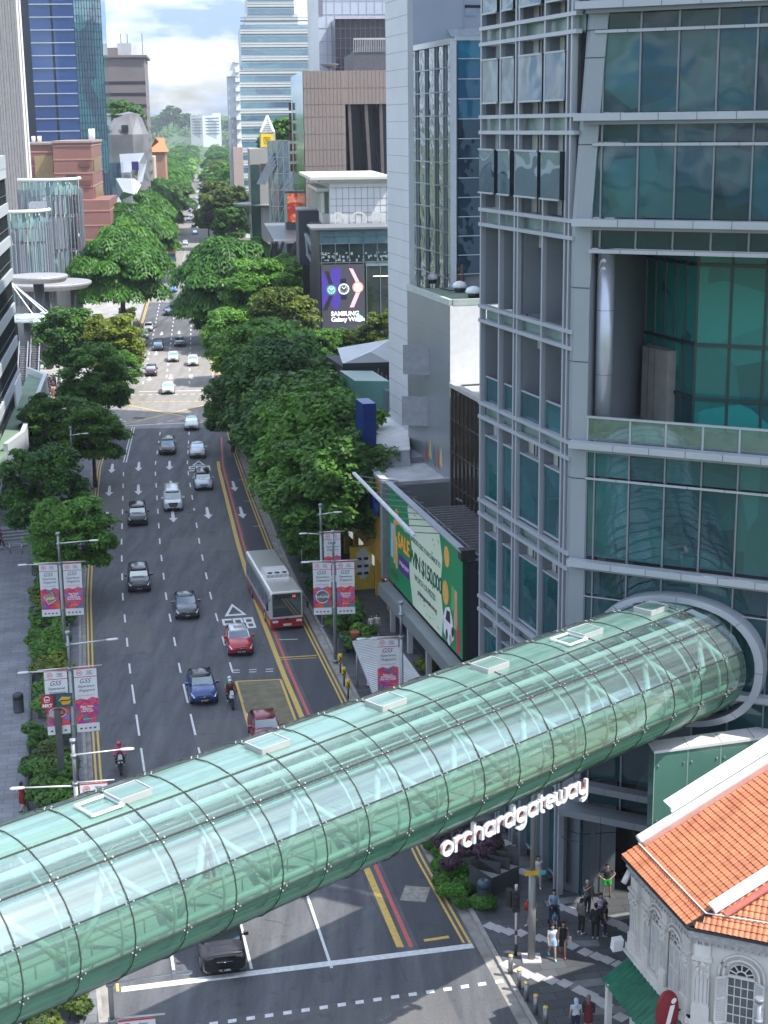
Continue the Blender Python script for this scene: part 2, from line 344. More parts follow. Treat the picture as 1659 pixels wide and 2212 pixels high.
# --- lines
wl = MB(); yl = MB(); rl = MB()
for o_ in (.47, .75):
 strip(yl, lambda y: KLx(y)+o_, 59.5, 186, .13, .009); strip(yl, lambda y: KLx(y)+o_, 218, 700, .15, .009, 8)
 strip(yl, lambda y: KRx(y)-.3-o_, 63.2, 186, .12, .009); strip(yl, lambda y: KRx(y)-o_, 222, 330, .13, .009, 8)
strip(yl, lambda y: KLx(y)+13.72, 62.9, 168, .34, .010)
strip(yl, lambda y: KLx(y)+13.5, 222, 262, .25, .010)
strip(rl, lambda y: KLx(y)+14.22, 62.9, 182, .2, .010); strip(rl, lambda y: KLx(y)+13.9, 222, 262, .2, .010)
for off in (3.3, 6.75, 10.3):
 if off > 4:
  y = 98.5
 for (L0, pitch, ys, ye) in ((3.5, 5.45, 72, 98.2), (2.0, 5.6, 99.5, 186), (2.4, 6, 222, 520)):
  y = ys
  while y < ye:
   if not (off < 4 and 165 < y < 187): strip(wl, lambda q: KLx(q)+off*(1 if q < 220 else .97), y, y+L0, .13 if y < 200 else .17, .008, 4)
   y += pitch
 strip(wl, lambda q: KLx(q)+off, 61.2, 66.2+(off*.4), .13, .008)
for o_ in (3.15, 3.45): strip(wl, lambda q: KLx(q)+o_, 168, 189, .12, .008)
sm = MB(); rs = random.Random(4)
for off in (3.22, 6.62, 10.15, 13.4): strip(sm, lambda q: KLx(q)+off+.05*math.sin(q*.9), 60, 186, .045, .0065, 2)
for i in range(26):
 y = rs.uniform(60, 180); x = KLx(y)+rs.uniform(1, 12); p = [(x, y)]
 for k in range(7): p.append((p[-1][0]+rs.uniform(-.2, .6), p[-1][1]+rs.uniform(-.35, .35)))
 for a, b in zip(p, p[1:]): sm.quad((a[0], a[1], .0064), (b[0], b[1], .0064), (b[0], b[1]+.05, .0064), (a[0], a[1]+.05, .0064))
for y in (73, 98.6, 116, 137, 160): sm.quad((KLx(y)+1, y, .0063), (KLx(y)+13.2, y+2.4, .0063), (KLx(y)+13.2, y+2.47, .0063), (KLx(y)+1, y+.06, .0063))
struct('asphalt_seams', sm, M('seam_tar', (.045, .046, .05), .6))
# stop lines and the dotted crossing lines
def cross_line(mb, P, Q, wdt, z=.008, dash=None, slant=0):
 P, Q = v3(P, z), v3(Q, z); d = (Q-P); Ln = d.length; d.normalize(); n = Vector((-d.y, d.x, 0))
 if not dash: mb.quad(P-n*wdt/2, Q-n*wdt/2, Q+n*wdt/2, P+n*wdt/2); return
 t = 0
 while t < Ln:
  a = P+d*t; b = P+d*(t+dash[0]); mb.quad(a-n*wdt/2-d*slant, b-n*wdt/2-d*slant, b+n*wdt/2+d*slant, a+n*wdt/2+d*slant); t += dash[1]
cross_line(wl, G(262, 2138), G(1022, 2043), .42, .0105)
cross_line(wl, G(330, 2231), G(1082, 2120), .26, .011, (.36, .78), .02)
cross_line(wl, G(250, 921), G(452, 911), .3)
cross_line(wl, G(300, 846), G(468, 843), .35); cross_line(wl, G(282, 853), G(468, 851), .3, .008, (.6, 1.2))
cross_line(yl, G(262, 869), G(470, 866), .3, .009, (.7, 1.1)); cross_line(yl, G(250, 921), G(458, 871), .28, .0095); cross_line(yl, G(258, 871), G(452, 911), .28, .0085)
cross_line(wl, G(258, 905), G(276, 913), .2, .008, (1, 1.6)); cross_line(wl, G(335, 917), G(420, 897), .2, .008, (1.4, 2.2))
cross_line(wl, G(480, 848), G(560, 850), .3); cross_line(wl, G(378, 601), G(399, 600), .4, .0085); cross_line(wl, G(366, 598), G(400, 597), .6, .0085)
# bus-bay transverse bars
cross_line(yl, G(602, 1421), G(684, 1416), .16, .011); cross_line(yl, G(606, 1425), G(684, 1421), .1, .011)
cross_line(yl, G(916, 2032), G(970, 2024), .22, .011)
cross_line(wl, G(603, 1382), G(643, 1381), .12, .011)
for x0 in (502, 538, 574):
 for dy in (0, 5): cross_line(wl, G(x0, 1448+dy-(x0-502)*.03), G(x0+16, 1447.5+dy-(x0-502)*.03), .12, .009)
for (x, y) in ((528, 1037), (541, 1083), (560, 1137)): cross_line(wl, G(x-13, y), G(x+12, y-1), .1, .012)
# arrows, pointing down the traffic towards the camera
def arrow(mb, c, z=.0115, s=1.0):
 d = -rdir(c.y); n = Vector((d.y, -d.x, 0)); c = v3(c, z)
 def q(a, b): return c+d*a*s+n*b*s
 mb.quad(q(-2.4, -.12), q(-2.4, .12), q(.6, .17), q(.6, -.17)); mb.quad(q(.6, -.42), q(.6, .42), q(2.3, 0))
for x, y in ((735, 1230), (910, 1218), (1112, 1210), (717, 1378), (908, 1370), (1122, 1345), (702, 1555), (1135, 1545), (1363, 1523), (1585, 1520), (1535, 1347), (1120, 630), (1257, 630), (1398, 632), (980, 640), (1024, 475), (1060, 345), (1175, 338)):
 arrow(wl, G(x*.3293, 607+y*.3293))
for x, y in ((370, 570), (380, 582), (392, 571), (389, 585)): arrow(wl, G(x, y), s=1.3)
# yellow slip box
yb = MB(); bx = [G(510, 1472), G(606, 1468), G(640, 1560), G(672, 1650), G(575, 1690), G(540, 1580)]
yb.add([v3(p, .006) for p in bx], [tuple(range(6))])
struct('yellow_slip_box', yb, M('worn_yellow_surfacing', (.165, .145, .09), .75, 0, .3, 1.3))
for i in range(5): cross_line(yl, bx[i], bx[i+1], .16, .0118+.0003*i)
cross_line(yl, bx[5], bx[0], .16, .0135)
# triangles and upside-down BUS lettering
def tri(c, wdt, ln, t=.2):
 d = -rdir(c.y); n = Vector((d.y, -d.x, 0)); P = [c-d*ln/2, c+d*ln/2+n*wdt/2, c+d*ln/2-n*wdt/2]
 ct = sum(P, Vector())/3; Q = [ct+(p-ct)*(1-t*1.9) for p in P]
 for i in range(3): wl.quad(*[v3(p, .0117) for p in (P[i], P[(i+1) % 3], Q[(i+1) % 3], Q[i])])
tri(G(505, 1317), 1.7, 3.1, .2); tri(G(429, 1000), 1.45, 2.5, .2)
MARKW = struct('white_road_markings', wl, PW); struct('yellow_road_markings', yl, PYE); struct('red_bus_lane_line', rl, PRE)
def road_word(px, py, wdt, hgt):
 c = v3(G(px, py), .0119); d = -rdir(c.y); n = Vector((d.y, -d.x, 0))
 strokes = {'B': [(0, 0, 0, 1), (0, 1, .9, 1), (0, .5, 1, .5), (0, 0, .9, 0), (.9, 1, .9, .5), (1, .5, 1, 0)], 'U': [(0, 0, 0, 1), (0, 0, 1, 0), (1, 0, 1, 1)], 'S': [(0, 0, 1, 0), (1, 0, 1, .5), (1, .5, 0, .5), (0, .5, 0, 1), (0, 1, 1, 1)]}
 mb = MB(); lw = wdt/3*.74
 for i, ch in enumerate('BUS'):
  ox = (i-1)*wdt/2.9-lw/2
  for k, (x0, y0, x1, y1) in enumerate(strokes[ch]):
   # text x runs along -n, text up runs against the traffic direction
   def P(x, y): return c+n*(ox+x*lw)+d*((y-.5)*hgt)
   a, b = P(x0, y0), P(x1, y1); e = (b-a).normalized(); thick = .42 if x0 != x1 else .17
   m_ = Vector((-e.y, e.x, 0))*thick/2; ex = e*(.085 if x0 != x1 else .2); z = Vector((0, 0, .0002*k))
   mb.quad(a-ex-m_+z, b+ex-m_+z, b+ex+m_+z, a-ex+m_+z)
 return struct('bus_road_lettering', mb, PW)
road_word(516, 1347, 2.35, 2.2); road_word(431, 1012, 2.3, 2.1)
# manhole covers and patches
mh = MB()
for x, y, a_, b_ in ((897, 1931, 1.25, 1.0), ):
 c = G(x, y); mh.box((c.x, c.y, .006), (a_, b_*1.5, .012), -.19)
struct('patch_cover', mh, M('pale_patch', (.26, .25, .22), .85, 0, .3, 4))
mh = MB()
for x, y in ((303, 1048), (424, 1106), (427, 958), (300, 903)):
 c = G(x, y); mh.box((c.x, c.y, .005), (1.6, 1.1, .01), -.19)
struct('drain_covers', mh, M('iron_cover', (.05, .05, .055), .6, .3, .3, 8))
pt = MB()
for (cx, cy, sx_, sy_) in ((-19, 108, 3.2, 9), (-9.5, 84, 3, 14), (-27, 150, 3, 22), (-8, 70, 3, 8), (-16, 133, 6.3, 5), (-1.5, 56, 9, 5)):
 pt.box((cx, cy, .001), (sx_, sy_, .004), math.atan2(-rdir(max(cy, 30)).x, 1))
struct('asphalt_repairs', pt, asphalt('repair_asphalt', (.10, .10, .105), (.14, .138, .138)))
# zigzag of pale tiles in the dark plaza
zz = MB(); O4 = (1051.7, 1579.0)
zl = [[(20, 1150), (70, 1168), (130, 1185), (200, 1193), (310, 1222), (380, 1240), (440, 1252), (500, 1268), (580, 1305), (650, 1330), (710, 1352), (780, 1380)],
      [(120, 1378), (200, 1415), (240, 1437), (300, 1455), (380, 1472), (460, 1490), (548, 1530), (610, 1558), (660, 1590), (700, 1618), (790, 1690)],
      [(400, 1030), (440, 1042), (490, 1055), (530, 1072), (745, 1132), (780, 1142), (820, 1168)],
      [(110, 660), (160, 662), (230, 680), (290, 685), (350, 697)], [(210, 830), (280, 850), (350, 860)]]
for ln in zl:
 for q_, (x, y) in enumerate(ln):
  c = G(O4[0]+x*.366, O4[1]+y*.366, .15); zz.box((c.x, c.y, .154+.0012*(q_ % 4)), (.54, .54, .010), .75)
struct('pale_zigzag_paving', zz, M('pale_granite', (.42, .41, .42), .7, 0, .12, 2))
bb = MB()
for x, y, x1, y1 in ((100, 660, 400, 640), (190, 830, 420, 800), (480, 1500, 840, 1460), (430, 1260, 660, 1250), (700, 1110, 850, 1085), (560, 1660, 830, 1640), (350, 1020, 560, 985)):
 a, b = G(O4[0]+x*.366, O4[1]+y*.366, .152), G(O4[0]+x1*.366, O4[1]+y1*.366, .152)
 cross_line(bb, a, b, .55, .1525)
struct('grey_paving_bands', bb, M('mid_granite', (.17, .175, .185), .7, 0, .15, 2))
# hill on the horizon
def hill(name, cx, cy, rx, ry, h, mat, seed):
 random.seed(seed); mb = MB(); nx_, ny_ = 40, 14; vs_ = []
 ph = [random.uniform(0, 6) for _ in range(4)]
 for j in range(ny_+1):
  for i in range(nx_+1):
   u, v_ = i/nx_*2-1, j/ny_*2-1
   hh = h*max(0, 1-u*u)**.7*max(0, 1-v_*v_)**.8*(1+.18*math.sin(u*7+ph[0])+.1*math.sin(u*15+ph[1]))
   vs_.append((cx+u*rx, cy+v_*ry, hh-.5))
 mb.add(vs_, [(j*(nx_+1)+i, j*(nx_+1)+i+1, (j+1)*(nx_+1)+i+1, (j+1)*(nx_+1)+i) for j in range(ny_) for i in range(nx_)], 0, True)
 return struct(name, mb, mat)
HILLM = M('wooded_hill_ground', (.05, .09, .035), .9, 0, .4, .02, .5)
hill('hills', -420, 2700, 900, 350, 42, HILLM, 1)
hill('hills', -500, 1800, 620, 300, 16, HILLM, 2)
# ================================================================= GLASS FOOTBRIDGE TUBE
TS = Vector((-10.4, 42.56, 0)); TE = Vector((13.0, 64.4, 0)); TD = (TE-TS).normalized(); TN = Vector((TD.y, -TD.x, 0)); TL = (TE-TS).length
TZ = 13.32; TA, TB = 3.48, 2.60
def TP(t, ph, da=0.0, db=None):
 db = da if db is None else db; p = R_(ph)
 return TS+TD*t+TN*((TA+da)*math.cos(p))+Vector((0, 0, TZ+(TB+db)*math.sin(p)))
def tubeglass(name, tint, alpha, rough=.03, milk=.0, refl=.10, fmax=1.0):
 m = D.materials.new(name); m.use_nodes = True; n = m.node_tree; n.nodes.remove(n.nodes['Principled BSDF']); out = n.nodes['Material Output']
 tr = n.nodes.new('ShaderNodeBsdfTransparent'); tr.inputs[0].default_value = (*tint, 1)
 df = n.nodes.new('ShaderNodeBsdfDiffuse'); df.inputs[0].default_value = (*[x*.85 for x in tint], 1)
 tl = n.nodes.new('ShaderNodeBsdfTranslucent'); tl.inputs[0].default_value = (*tint, 1)
 gl = n.nodes.new('ShaderNodeBsdfGlossy'); gl.inputs['Roughness'].default_value = rough; gl.inputs[0].default_value = (.9, 1, 1, 1)
 t = n.nodes.new('ShaderNodeTexCoord'); mr_ = n.nodes.new('ShaderNodeMapping'); mr_.inputs['Rotation'].default_value = (0, 0, -math.atan2(TD.y, TD.x)); mp_ = n.nodes.new('ShaderNodeMapping'); mp_.inputs['Scale'].default_value = (.05, 1.6, 3.4); n.links.new(mr_.outputs[0], mp_.inputs[0])
 no = n.nodes.new('ShaderNodeTexNoise'); no.inputs['Scale'].default_value = 1.6; no.inputs['Detail'].default_value = 3
 n.links.new(t.outputs['Object'], mr_.inputs[0]); n.links.new(mp_.outputs[0], no.inputs['Vector'])
 mr = n.nodes.new('ShaderNodeMapRange'); mr.inputs[1].default_value = .35; mr.inputs[2].default_value = .65; mr.inputs[3].default_value = milk*.55; mr.inputs[4].default_value = min(1, milk*1.45); n.links.new(no.outputs[0], mr.inputs[0])
 m1 = n.nodes.new('ShaderNodeMixShader'); m1.inputs[0].default_value = .5; n.links.new(df.outputs[0], m1.inputs[1]); n.links.new(tl.outputs[0], m1.inputs[2])
 m2 = n.nodes.new('ShaderNodeMixShader'); n.links.new(mr.outputs[0], m2.inputs[0]); n.links.new(tr.outputs[0], m2.inputs[1]); n.links.new(m1.outputs[0], m2.inputs[2])
 fr = n.nodes.new('ShaderNodeLayerWeight'); fr.inputs[0].default_value = .12
 mr2 = n.nodes.new('ShaderNodeMapRange'); mr2.inputs[3].default_value = refl; mr2.inputs[4].default_value = fmax; n.links.new(fr.outputs['Fresnel'], mr2.inputs[0])
 m3 = n.nodes.new('ShaderNodeMixShader'); n.links.new(mr2.outputs[0], m3.inputs[0]); n.links.new(m2.outputs[0], m3.inputs[1]); n.links.new(gl.outputs[0], m3.inputs[2])
 n.links.new(m3.outputs[0], out.inputs[0]); return m
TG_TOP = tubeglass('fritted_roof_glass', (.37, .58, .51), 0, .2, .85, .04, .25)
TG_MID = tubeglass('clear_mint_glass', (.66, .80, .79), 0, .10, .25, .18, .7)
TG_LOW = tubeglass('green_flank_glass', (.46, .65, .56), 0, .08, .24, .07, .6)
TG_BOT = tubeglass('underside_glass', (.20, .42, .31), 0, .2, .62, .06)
RIBM = M('dark_bronze_joint', (.07, .075, .068), .5, .4, .1)
MINT = M('mint_painted_steel', (.33, .49, .43), .4, 0, .05, 1)
MINTD = M('mint_floor_tile', (.30, .42, .36), .5, 0, .15, .6)
bridge = thing('footbridge', 'green glass tubular footbridge crossing high above the road', 'footbridge', (TS.x, TS.y, 0))
BAY = 1.862; T0 = -1.02
ks = range(-4, 18)
angs = {'mid': [22, 36, 50, 62, 74.5], 'top': [74.5, 84, 92, 107], 'back': [107, 122, 137, 158, 180], 'low': [-11, 0, 11, 22], 'bot': [-11, -26, -42, -60, -90, -120, -160, -180]}
tmax = TL-.02
for k in ks:
 t0, t1 = T0+k*BAY, min(T0+(k+1)*BAY, tmax)
 if t0 >= tmax: break
 mb = MB()
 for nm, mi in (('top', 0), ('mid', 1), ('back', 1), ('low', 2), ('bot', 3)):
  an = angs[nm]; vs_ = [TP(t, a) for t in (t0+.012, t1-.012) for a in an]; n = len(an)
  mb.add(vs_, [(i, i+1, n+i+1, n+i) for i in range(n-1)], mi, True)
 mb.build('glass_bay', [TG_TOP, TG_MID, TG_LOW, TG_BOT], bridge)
 # joint ring, stand-off bolts
 rb = MB(); pts = [TP(t0, a, .02) for a in range(-180, 181, 12)]; rb.path(pts, .023, 5)
 for a in (22, 50, -11, 74.5, 107):
  for da, dt in ((3, .0), (-3, .0), (0, .13), (0, -.13)):
   p = TP(t0+dt, a+da, .035); q = TP(t0+dt, a+da, .085); rb.tube(p, q, .025, n=6, mi=1)
 rb.build('joint_ring', [RIBM, M('bright_bolt', (.40, .42, .42), .3, .4, .02)], bridge)
 # inner steel hoop, offset from the joint
 hb = MB(); hb.path([TP(t0-.27, a, -.22) for a in range(-40, 221, 13)], .055, 6); hb.build('hoop', MINT, bridge)
 if k % 1 == 0:
  br = MB(); s_ = 1 if k % 2 else -1
  up, dn = (t0, t1) if s_ > 0 else (t1, t0)
  for side in (0, 1):
   a1, a2 = (50, -14) if side == 0 else (130, 194)
   br.path([TP(up, a1, -.55), TP((up*.5+dn*.5), (a1+a2)/2 if side == 0 else 162, -.5), TP(dn, a2, -.55)], .13, 8)
  br.build('diagonal_brace', MINT, bridge)
for a in (74.5, 107, 50, 22, -11, 137):
 mb = MB(); mb.beam(TP(-8, a, .02), TP(tmax, a, .02), .05, .04); mb.build('long_joint', RIBM, bridge)
for a, r in ((48, .11), (132, .11), (-14, .13), (194, .13), (63, .05), (58, .04), (120, .05)):
 mb = MB(); mb.tube(TP(-8, a, -.42), TP(tmax, a, -.42), r, n=8); mb.build('long_chord', MINT, bridge)
fz = TZ-1.25
mb = MB(); hw = 2.75
P0, P1 = TS+TD*(-8), TS+TD*tmax
mb.prism([P0+TN*hw, P1+TN*hw, P1-TN*hw, P0-TN*hw], fz-.25, fz, 0); mb.build('deck', MINTD, bridge)
mb = MB()
for s_ in (1, -1):
 for k in range(-4, 17):
  p = TS+TD*(T0+k*BAY+.9)+TN*s_*2.6; mb.box((p.x, p.y, fz+.55), (.05, .05, 1.1), 0)
 for h_ in (1.1, .15): mb.tube((P0.x+TN.x*s_*2.6, P0.y+TN.y*s_*2.6, fz+h_), (P1.x+TN.x*s_*2.6, P1.y+TN.y*s_*2.6, fz+h_), .03, n=6)
mb.build('handrail', M('mint_handrail', (.35, .55, .46), .35, .3, .05), bridge)
mb = MB()
for s_ in (.5, -.5, 1.4): mb.beam(P0+TN*s_+Vector((0, 0, TZ+2.2)), P1+TN*s_+Vector((0, 0, TZ+2.2)), .3, .09)
mb.build('ceiling_duct', M('pale_mint_duct', (.50, .66, .58), .5, 0, .05), bridge)
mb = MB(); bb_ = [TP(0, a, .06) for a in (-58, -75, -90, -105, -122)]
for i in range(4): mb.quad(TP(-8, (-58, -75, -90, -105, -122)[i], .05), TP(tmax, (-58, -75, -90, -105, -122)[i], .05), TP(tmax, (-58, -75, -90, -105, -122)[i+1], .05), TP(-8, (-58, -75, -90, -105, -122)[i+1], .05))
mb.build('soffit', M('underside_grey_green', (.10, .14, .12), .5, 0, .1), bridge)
# roof hatches with white kerbs
def hatch(t, open_=False):
 mb = MB(); c = TP(t, 90); sx_, sy_ = 1.2, .9
 def q(a, b, h): return c+TD*a+TN*b+Vector((0, 0, h))
 for (a0, b0, a1, b1) in ((-sx_/2, -sy_/2, sx_/2, -sy_/2), (sx_/2, -sy_/2, sx_/2, sy_/2), (sx_/2, sy_/2, -sx_/2, sy_/2), (-sx_/2, sy_/2, -sx_/2, -sy_/2)):
  mb.beam(q(a0, b0, .06), q(a1, b1, .06), .05, .24)
 o = mb.build('roof_hatch', M('white_hatch_frame', (.38, .39, .38), .45, 0, .05), bridge)
 m2 = MB(); m2.quad(q(-sx_/2+.04, -sy_/2+.04, .16), q(sx_/2-.04, -sy_/2+.04, .16), q(sx_/2-.04, sy_/2-.04, .16), q(-sx_/2+.04, sy_/2-.04, .16)); m2.build('hatch_glass', TG_TOP, o)
def tube_t(x, y):
 d = ray(x, y).normalized(); c = Vector((0, 0, CAMH))
 return max(((TP(t*.1, 90)-c).normalized().dot(d), t*.1) for t in range(-60, 325))[1]
for x, y, op in ((279, 1722, 1), (577, 1615, 0), (835, 1527, 0), (1063, 1449, 0), (1270, 1381, 1), (1410, 1326, 0)):
 t = tube_t(x, y); hatch(t)
 if op:
  mb = MB(); c = TP(t-1.15, 88)
  for (a0, b0, a1, b1) in ((-.55, -.5, .55, -.5), (.55, -.5, .55, .5), (.55, .5, -.55, .5), (-.55, .5, -.55, -.5)):
   mb.beam(c+TD*a0+TN*b0+Vector((0, 0, .06)), c+TD*a1+TN*b1+Vector((0, 0, .06)), .08, .07)
  mb.build('hatch_rail', WHITE, bridge)
# pale portal ring where the tube enters the tower
FD = Vector((.89, -.456, 0)); FA = Vector((8.4, 66.8, 0))       # chamfer facade line
def FP(s_, z, out=0.0): return FA+FD*s_+Vector((FD.y, -FD.x, 0))*out+Vector((0, 0, z))
# writing hung below the tube
SIGN = thing('bridge_sign', 'white three-dimensional lettering orchardgateway hung below the glass tube', 'sign', tuple(TS+TD*14+TN*2))
def letter_shapes(ch):
 A = lambda cx, cy, r, a0, a1, n=14: [(cx+r*math.cos(R_(a0+(a1-a0)*i/n)), cy+r*math.sin(R_(a0+(a1-a0)*i/n))) for i in range(n+1)]
 r = .40
 ring = A(.5, .5, r, 0, 360, 22)
 return {'o': ([ring], 1.08), 'r': ([[(.12, .02), (.12, .95)], A(.5, .52, .38, 180, 62)], .72), 'c': ([A(.5, .5, r, 45, 315, 18)], .95),
   'h': ([[(.1, .02), (.1, 1.4)], A(.47, .55, .37, 180, 0)+[(.84, .02)]], 1.02), 'a': ([ring, [(.9, .95), (.9, .03)]], 1.1),
   'd': ([ring, [(.9, 1.4), (.9, .03)]], 1.1), 'g': ([ring, [(.9, .95), (.9, 0)]+A(.5, -.02, .4, 0, -140, 12)], 1.1),
   't': ([[(.2, 1.3), (.2, .3)]+A(.45, .3, .25, 180, 290, 8), [(-.05, .92), (.52, .92)]], .62), 'e': ([[(.12, .5), (.88, .5)]+A(.5, .5, .39, 0, 305, 18)], 1.0),
   'w': ([[(.08, .95), (.08, .4)]+A(.33, .32, .25, 180, 360, 10)+[(.58, .95)], [(.58, .4)]+A(.83, .32, .25, 180, 360, 10)+[(1.08, .95)]], 1.22),
   'y': ([[(.1, .95), (.1, .5)]+A(.46, .42, .36, 190, 345, 12), [(.86, .95), (.86, -.1)]+A(.5, -.1, .36, 0, -110, 10)], 1.02)}[ch]
word = 'orchardgateway'; tot = sum(letter_shapes(c)[1] for c in word)
WL = M('white_letter_face', (.62, .62, .64), .4, 0, .03, emis=.06); WR = M('red_backing_rail', (.20, .035, .03), .5)
sc_ = 8.15/tot; tcur = 14.35; offn = 2.72; zc = 11.0-.5*sc_*1.0
railm = MB(); a_ = TS+TD*14.3+TN*(offn-.12); b_ = TS+TD*22.5+TN*(offn-.12)
railm.beam(v3(a_, 11.02), v3(b_, 11.02), .05, .14); railm.build('backing_rail', WR, SIGN)
rm = MB()
for i in range(6):
 p = a_+(b_-a_)*(i+.5)/6; rm.beam(v3(p, 11.0), v3(p-TN*.1, 11.75), .04, .04)
rm.build('hanger', DARK, SIGN)
for ch in word:
 shp, adv = letter_shapes(ch); mb = MB()
 for poly in shp:
  P = [TS+TD*(tcur+x*sc_)+TN*offn+Vector((0, 0, zc+y*sc_)) for x, y in poly]
  # stroke as a swept box: width in the letter plane .12, depth .16
  n_ = len(P); closed = (P[0]-P[-1]).length < 1e-4
  L_, R2 = [], []
  for i in range(n_):
   a = P[i-1] if i > 0 else (P[-2] if closed else P[0]); b = P[i+1] if i < n_-1 else (P[1] if closed else P[-1])
   d = (b-a).normalized(); m_ = d.cross(TN).normalized()
   L_.append(P[i]+m_*.062); R2.append(P[i]-m_*.062)
  e = TN*.16; vs_ = []
  for i in range(n_): vs_ += [L_[i], R2[i], R2[i]-e, L_[i]-e]
  mb.add(vs_, [(4*i+j, 4*i+(j+1) % 4, 4*i+4+(j+1) % 4, 4*i+4+j) for i in range(n_-1) for j in range(4)]+[(0, 1, 2, 3), (4*n_-4, 4*n_-3, 4*n_-2, 4*n_-1)])
 mb.build('letter', WL, SIGN); tcur += adv*sc_
# ================================================================= GLASS TOWER ON THE CORNER
FF = Vector((5.06, 77.43, 0)); AD = (FA-FF).normalized(); AN = Vector((-AD.y*-1, -AD.x, 0)); AN = Vector((AD.y, -AD.x, 0))
if AN.x > 0: AN = -AN                     # road side
BN = Vector((FD.y, -FD.x, 0))
if BN.y > 0: BN = -BN                     # junction side
AL = (FA-FF).length
def fa(s_, z, out=0.0): return FF+AD*s_+AN*out+Vector((0, 0, z))
def fb(s_, z, out=0.0): return FA+FD*s_+BN*out+Vector((0, 0, z))
tower = thing('glass_office_tower', 'tall grey and teal glass tower on the junction where the tube bridge ends', 'tower', (12, 72, 0))
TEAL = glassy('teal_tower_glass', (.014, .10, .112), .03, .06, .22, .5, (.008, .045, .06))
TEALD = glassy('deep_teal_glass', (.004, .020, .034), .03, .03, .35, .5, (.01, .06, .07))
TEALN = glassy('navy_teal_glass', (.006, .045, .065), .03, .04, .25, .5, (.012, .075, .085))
TEALX = glassy('blind_backed_glass', (.02, .12, .125), .03, .05, .2, .5, (.006, .04, .055), vs=(.9, .9, .3))  # brighter teal pane, its reflection put into the colour
TEALM = glassy('mid_teal_recess_glass', (.02, .24, .225), .05, .03, .2, .4, (.012, .075, .08))
BLUEG = glassy('blue_grey_window_glass', (.02, .07, .11), .03, .16, .5, .5)
SPAN = M('pale_green_spandrel', (.20, .30, .28), .25, .1, .2, 1.0)
LOUV = M('pale_louvre_panel', (.50, .53, .50), .6, 0, .1, 1.5)
def sub_ladder(mb, f, s0, s1, z0, z1, n, mi, out, w=.04):
 for i in range(n):
  z = z0+(z1-z0)*(i+.5)/n; mb.beam(f(s0, z, out), f(s1, z, out), .02, w, mi)
# solid core behind both faces (everything up to 118 m)
mb = MB(); back = [Vector((15.5, 104, 0)), Vector((34, 102, 0)), Vector((36, 70, 0)), fb(27.0, 0)+Vector((3, 9, 0))]
c0 = [fa(.0, 0, -1.6), fa(AL-.1, 0, -1.6), fb(.9, 0, -1.0), fb(1.0, 0, -6.0), fb(27.0, 0, -6.0)]  # right end drawn out of view to shade the plaza
mb.prism(c0+back[::-1], 0.02, 22.6); mb.prism(c0+back[::-1], 31.2, 52); mb.prism(c0+[Vector((15.5, 104, 0)), Vector((15.5, 113, 0)), Vector((20, 113, 0)), Vector((20.2, 103.8, 0)), back[1], back[2], back[3]][::-1], 52.01, 118)  # top prism's unseen back overhang is added to shade the road
mb.prism([fa(.0, 0, -1.6), fa(AL-.1, 0, -1.6), fb(.9, 0, -1.0), fb(.95, 0, -9.5), fb(27, 0, -9.5)]+back[::-1], 22.6, 31.2)
mb.build('wall', ALU, tower)
# --- face A
bandsA = [40.25, 36.15, 31.75, 27.0, 22.1, 17.0, 11.8, 6.7]
bays = [(.38, 2.48), (2.83, 4.47), (4.97, 7.70), (7.95, 10.15)]
mb = MB()
for s_, w_ in ((.12, .16), (2.6, .14), (4.50, .14), (4.9, .14), (7.8, .14), (10.2, .14), (10.62, .14)): mb.beam(fa(s_, .2, .02), fa(s_, 46, .02), w_, .28, 0, AN)
for z in bandsA:
 for dz in (-.36, .36): mb.beam(fa(-.05, z+dz, .06), fa(AL, z+dz, .06), .30, .17)
mb.build('frame_grid', ALUL, tower)
mb = MB()
for z in bandsA: mb.quad(fa(0, z-.36, -.25), fa(AL, z-.36, -.25), fa(AL, z+.36, -.25), fa(0, z+.36, -.25))
mb.build('spandrel', SPAN, tower)
mb = MB()
for (a, b) in zip(bandsA, bandsA[1:]+[.6]):
 for s0, s1 in ((4.56, 4.84), (10.28, 10.56), (-.02, .06)): mb.quad(fa(s0, b, -.45), fa(s1, b, -.45), fa(s1, a, -.45), fa(s0, a, -.45))
mb.build('shadow_gap', M('dark_gap', (.03, .035, .04), .6), tower)
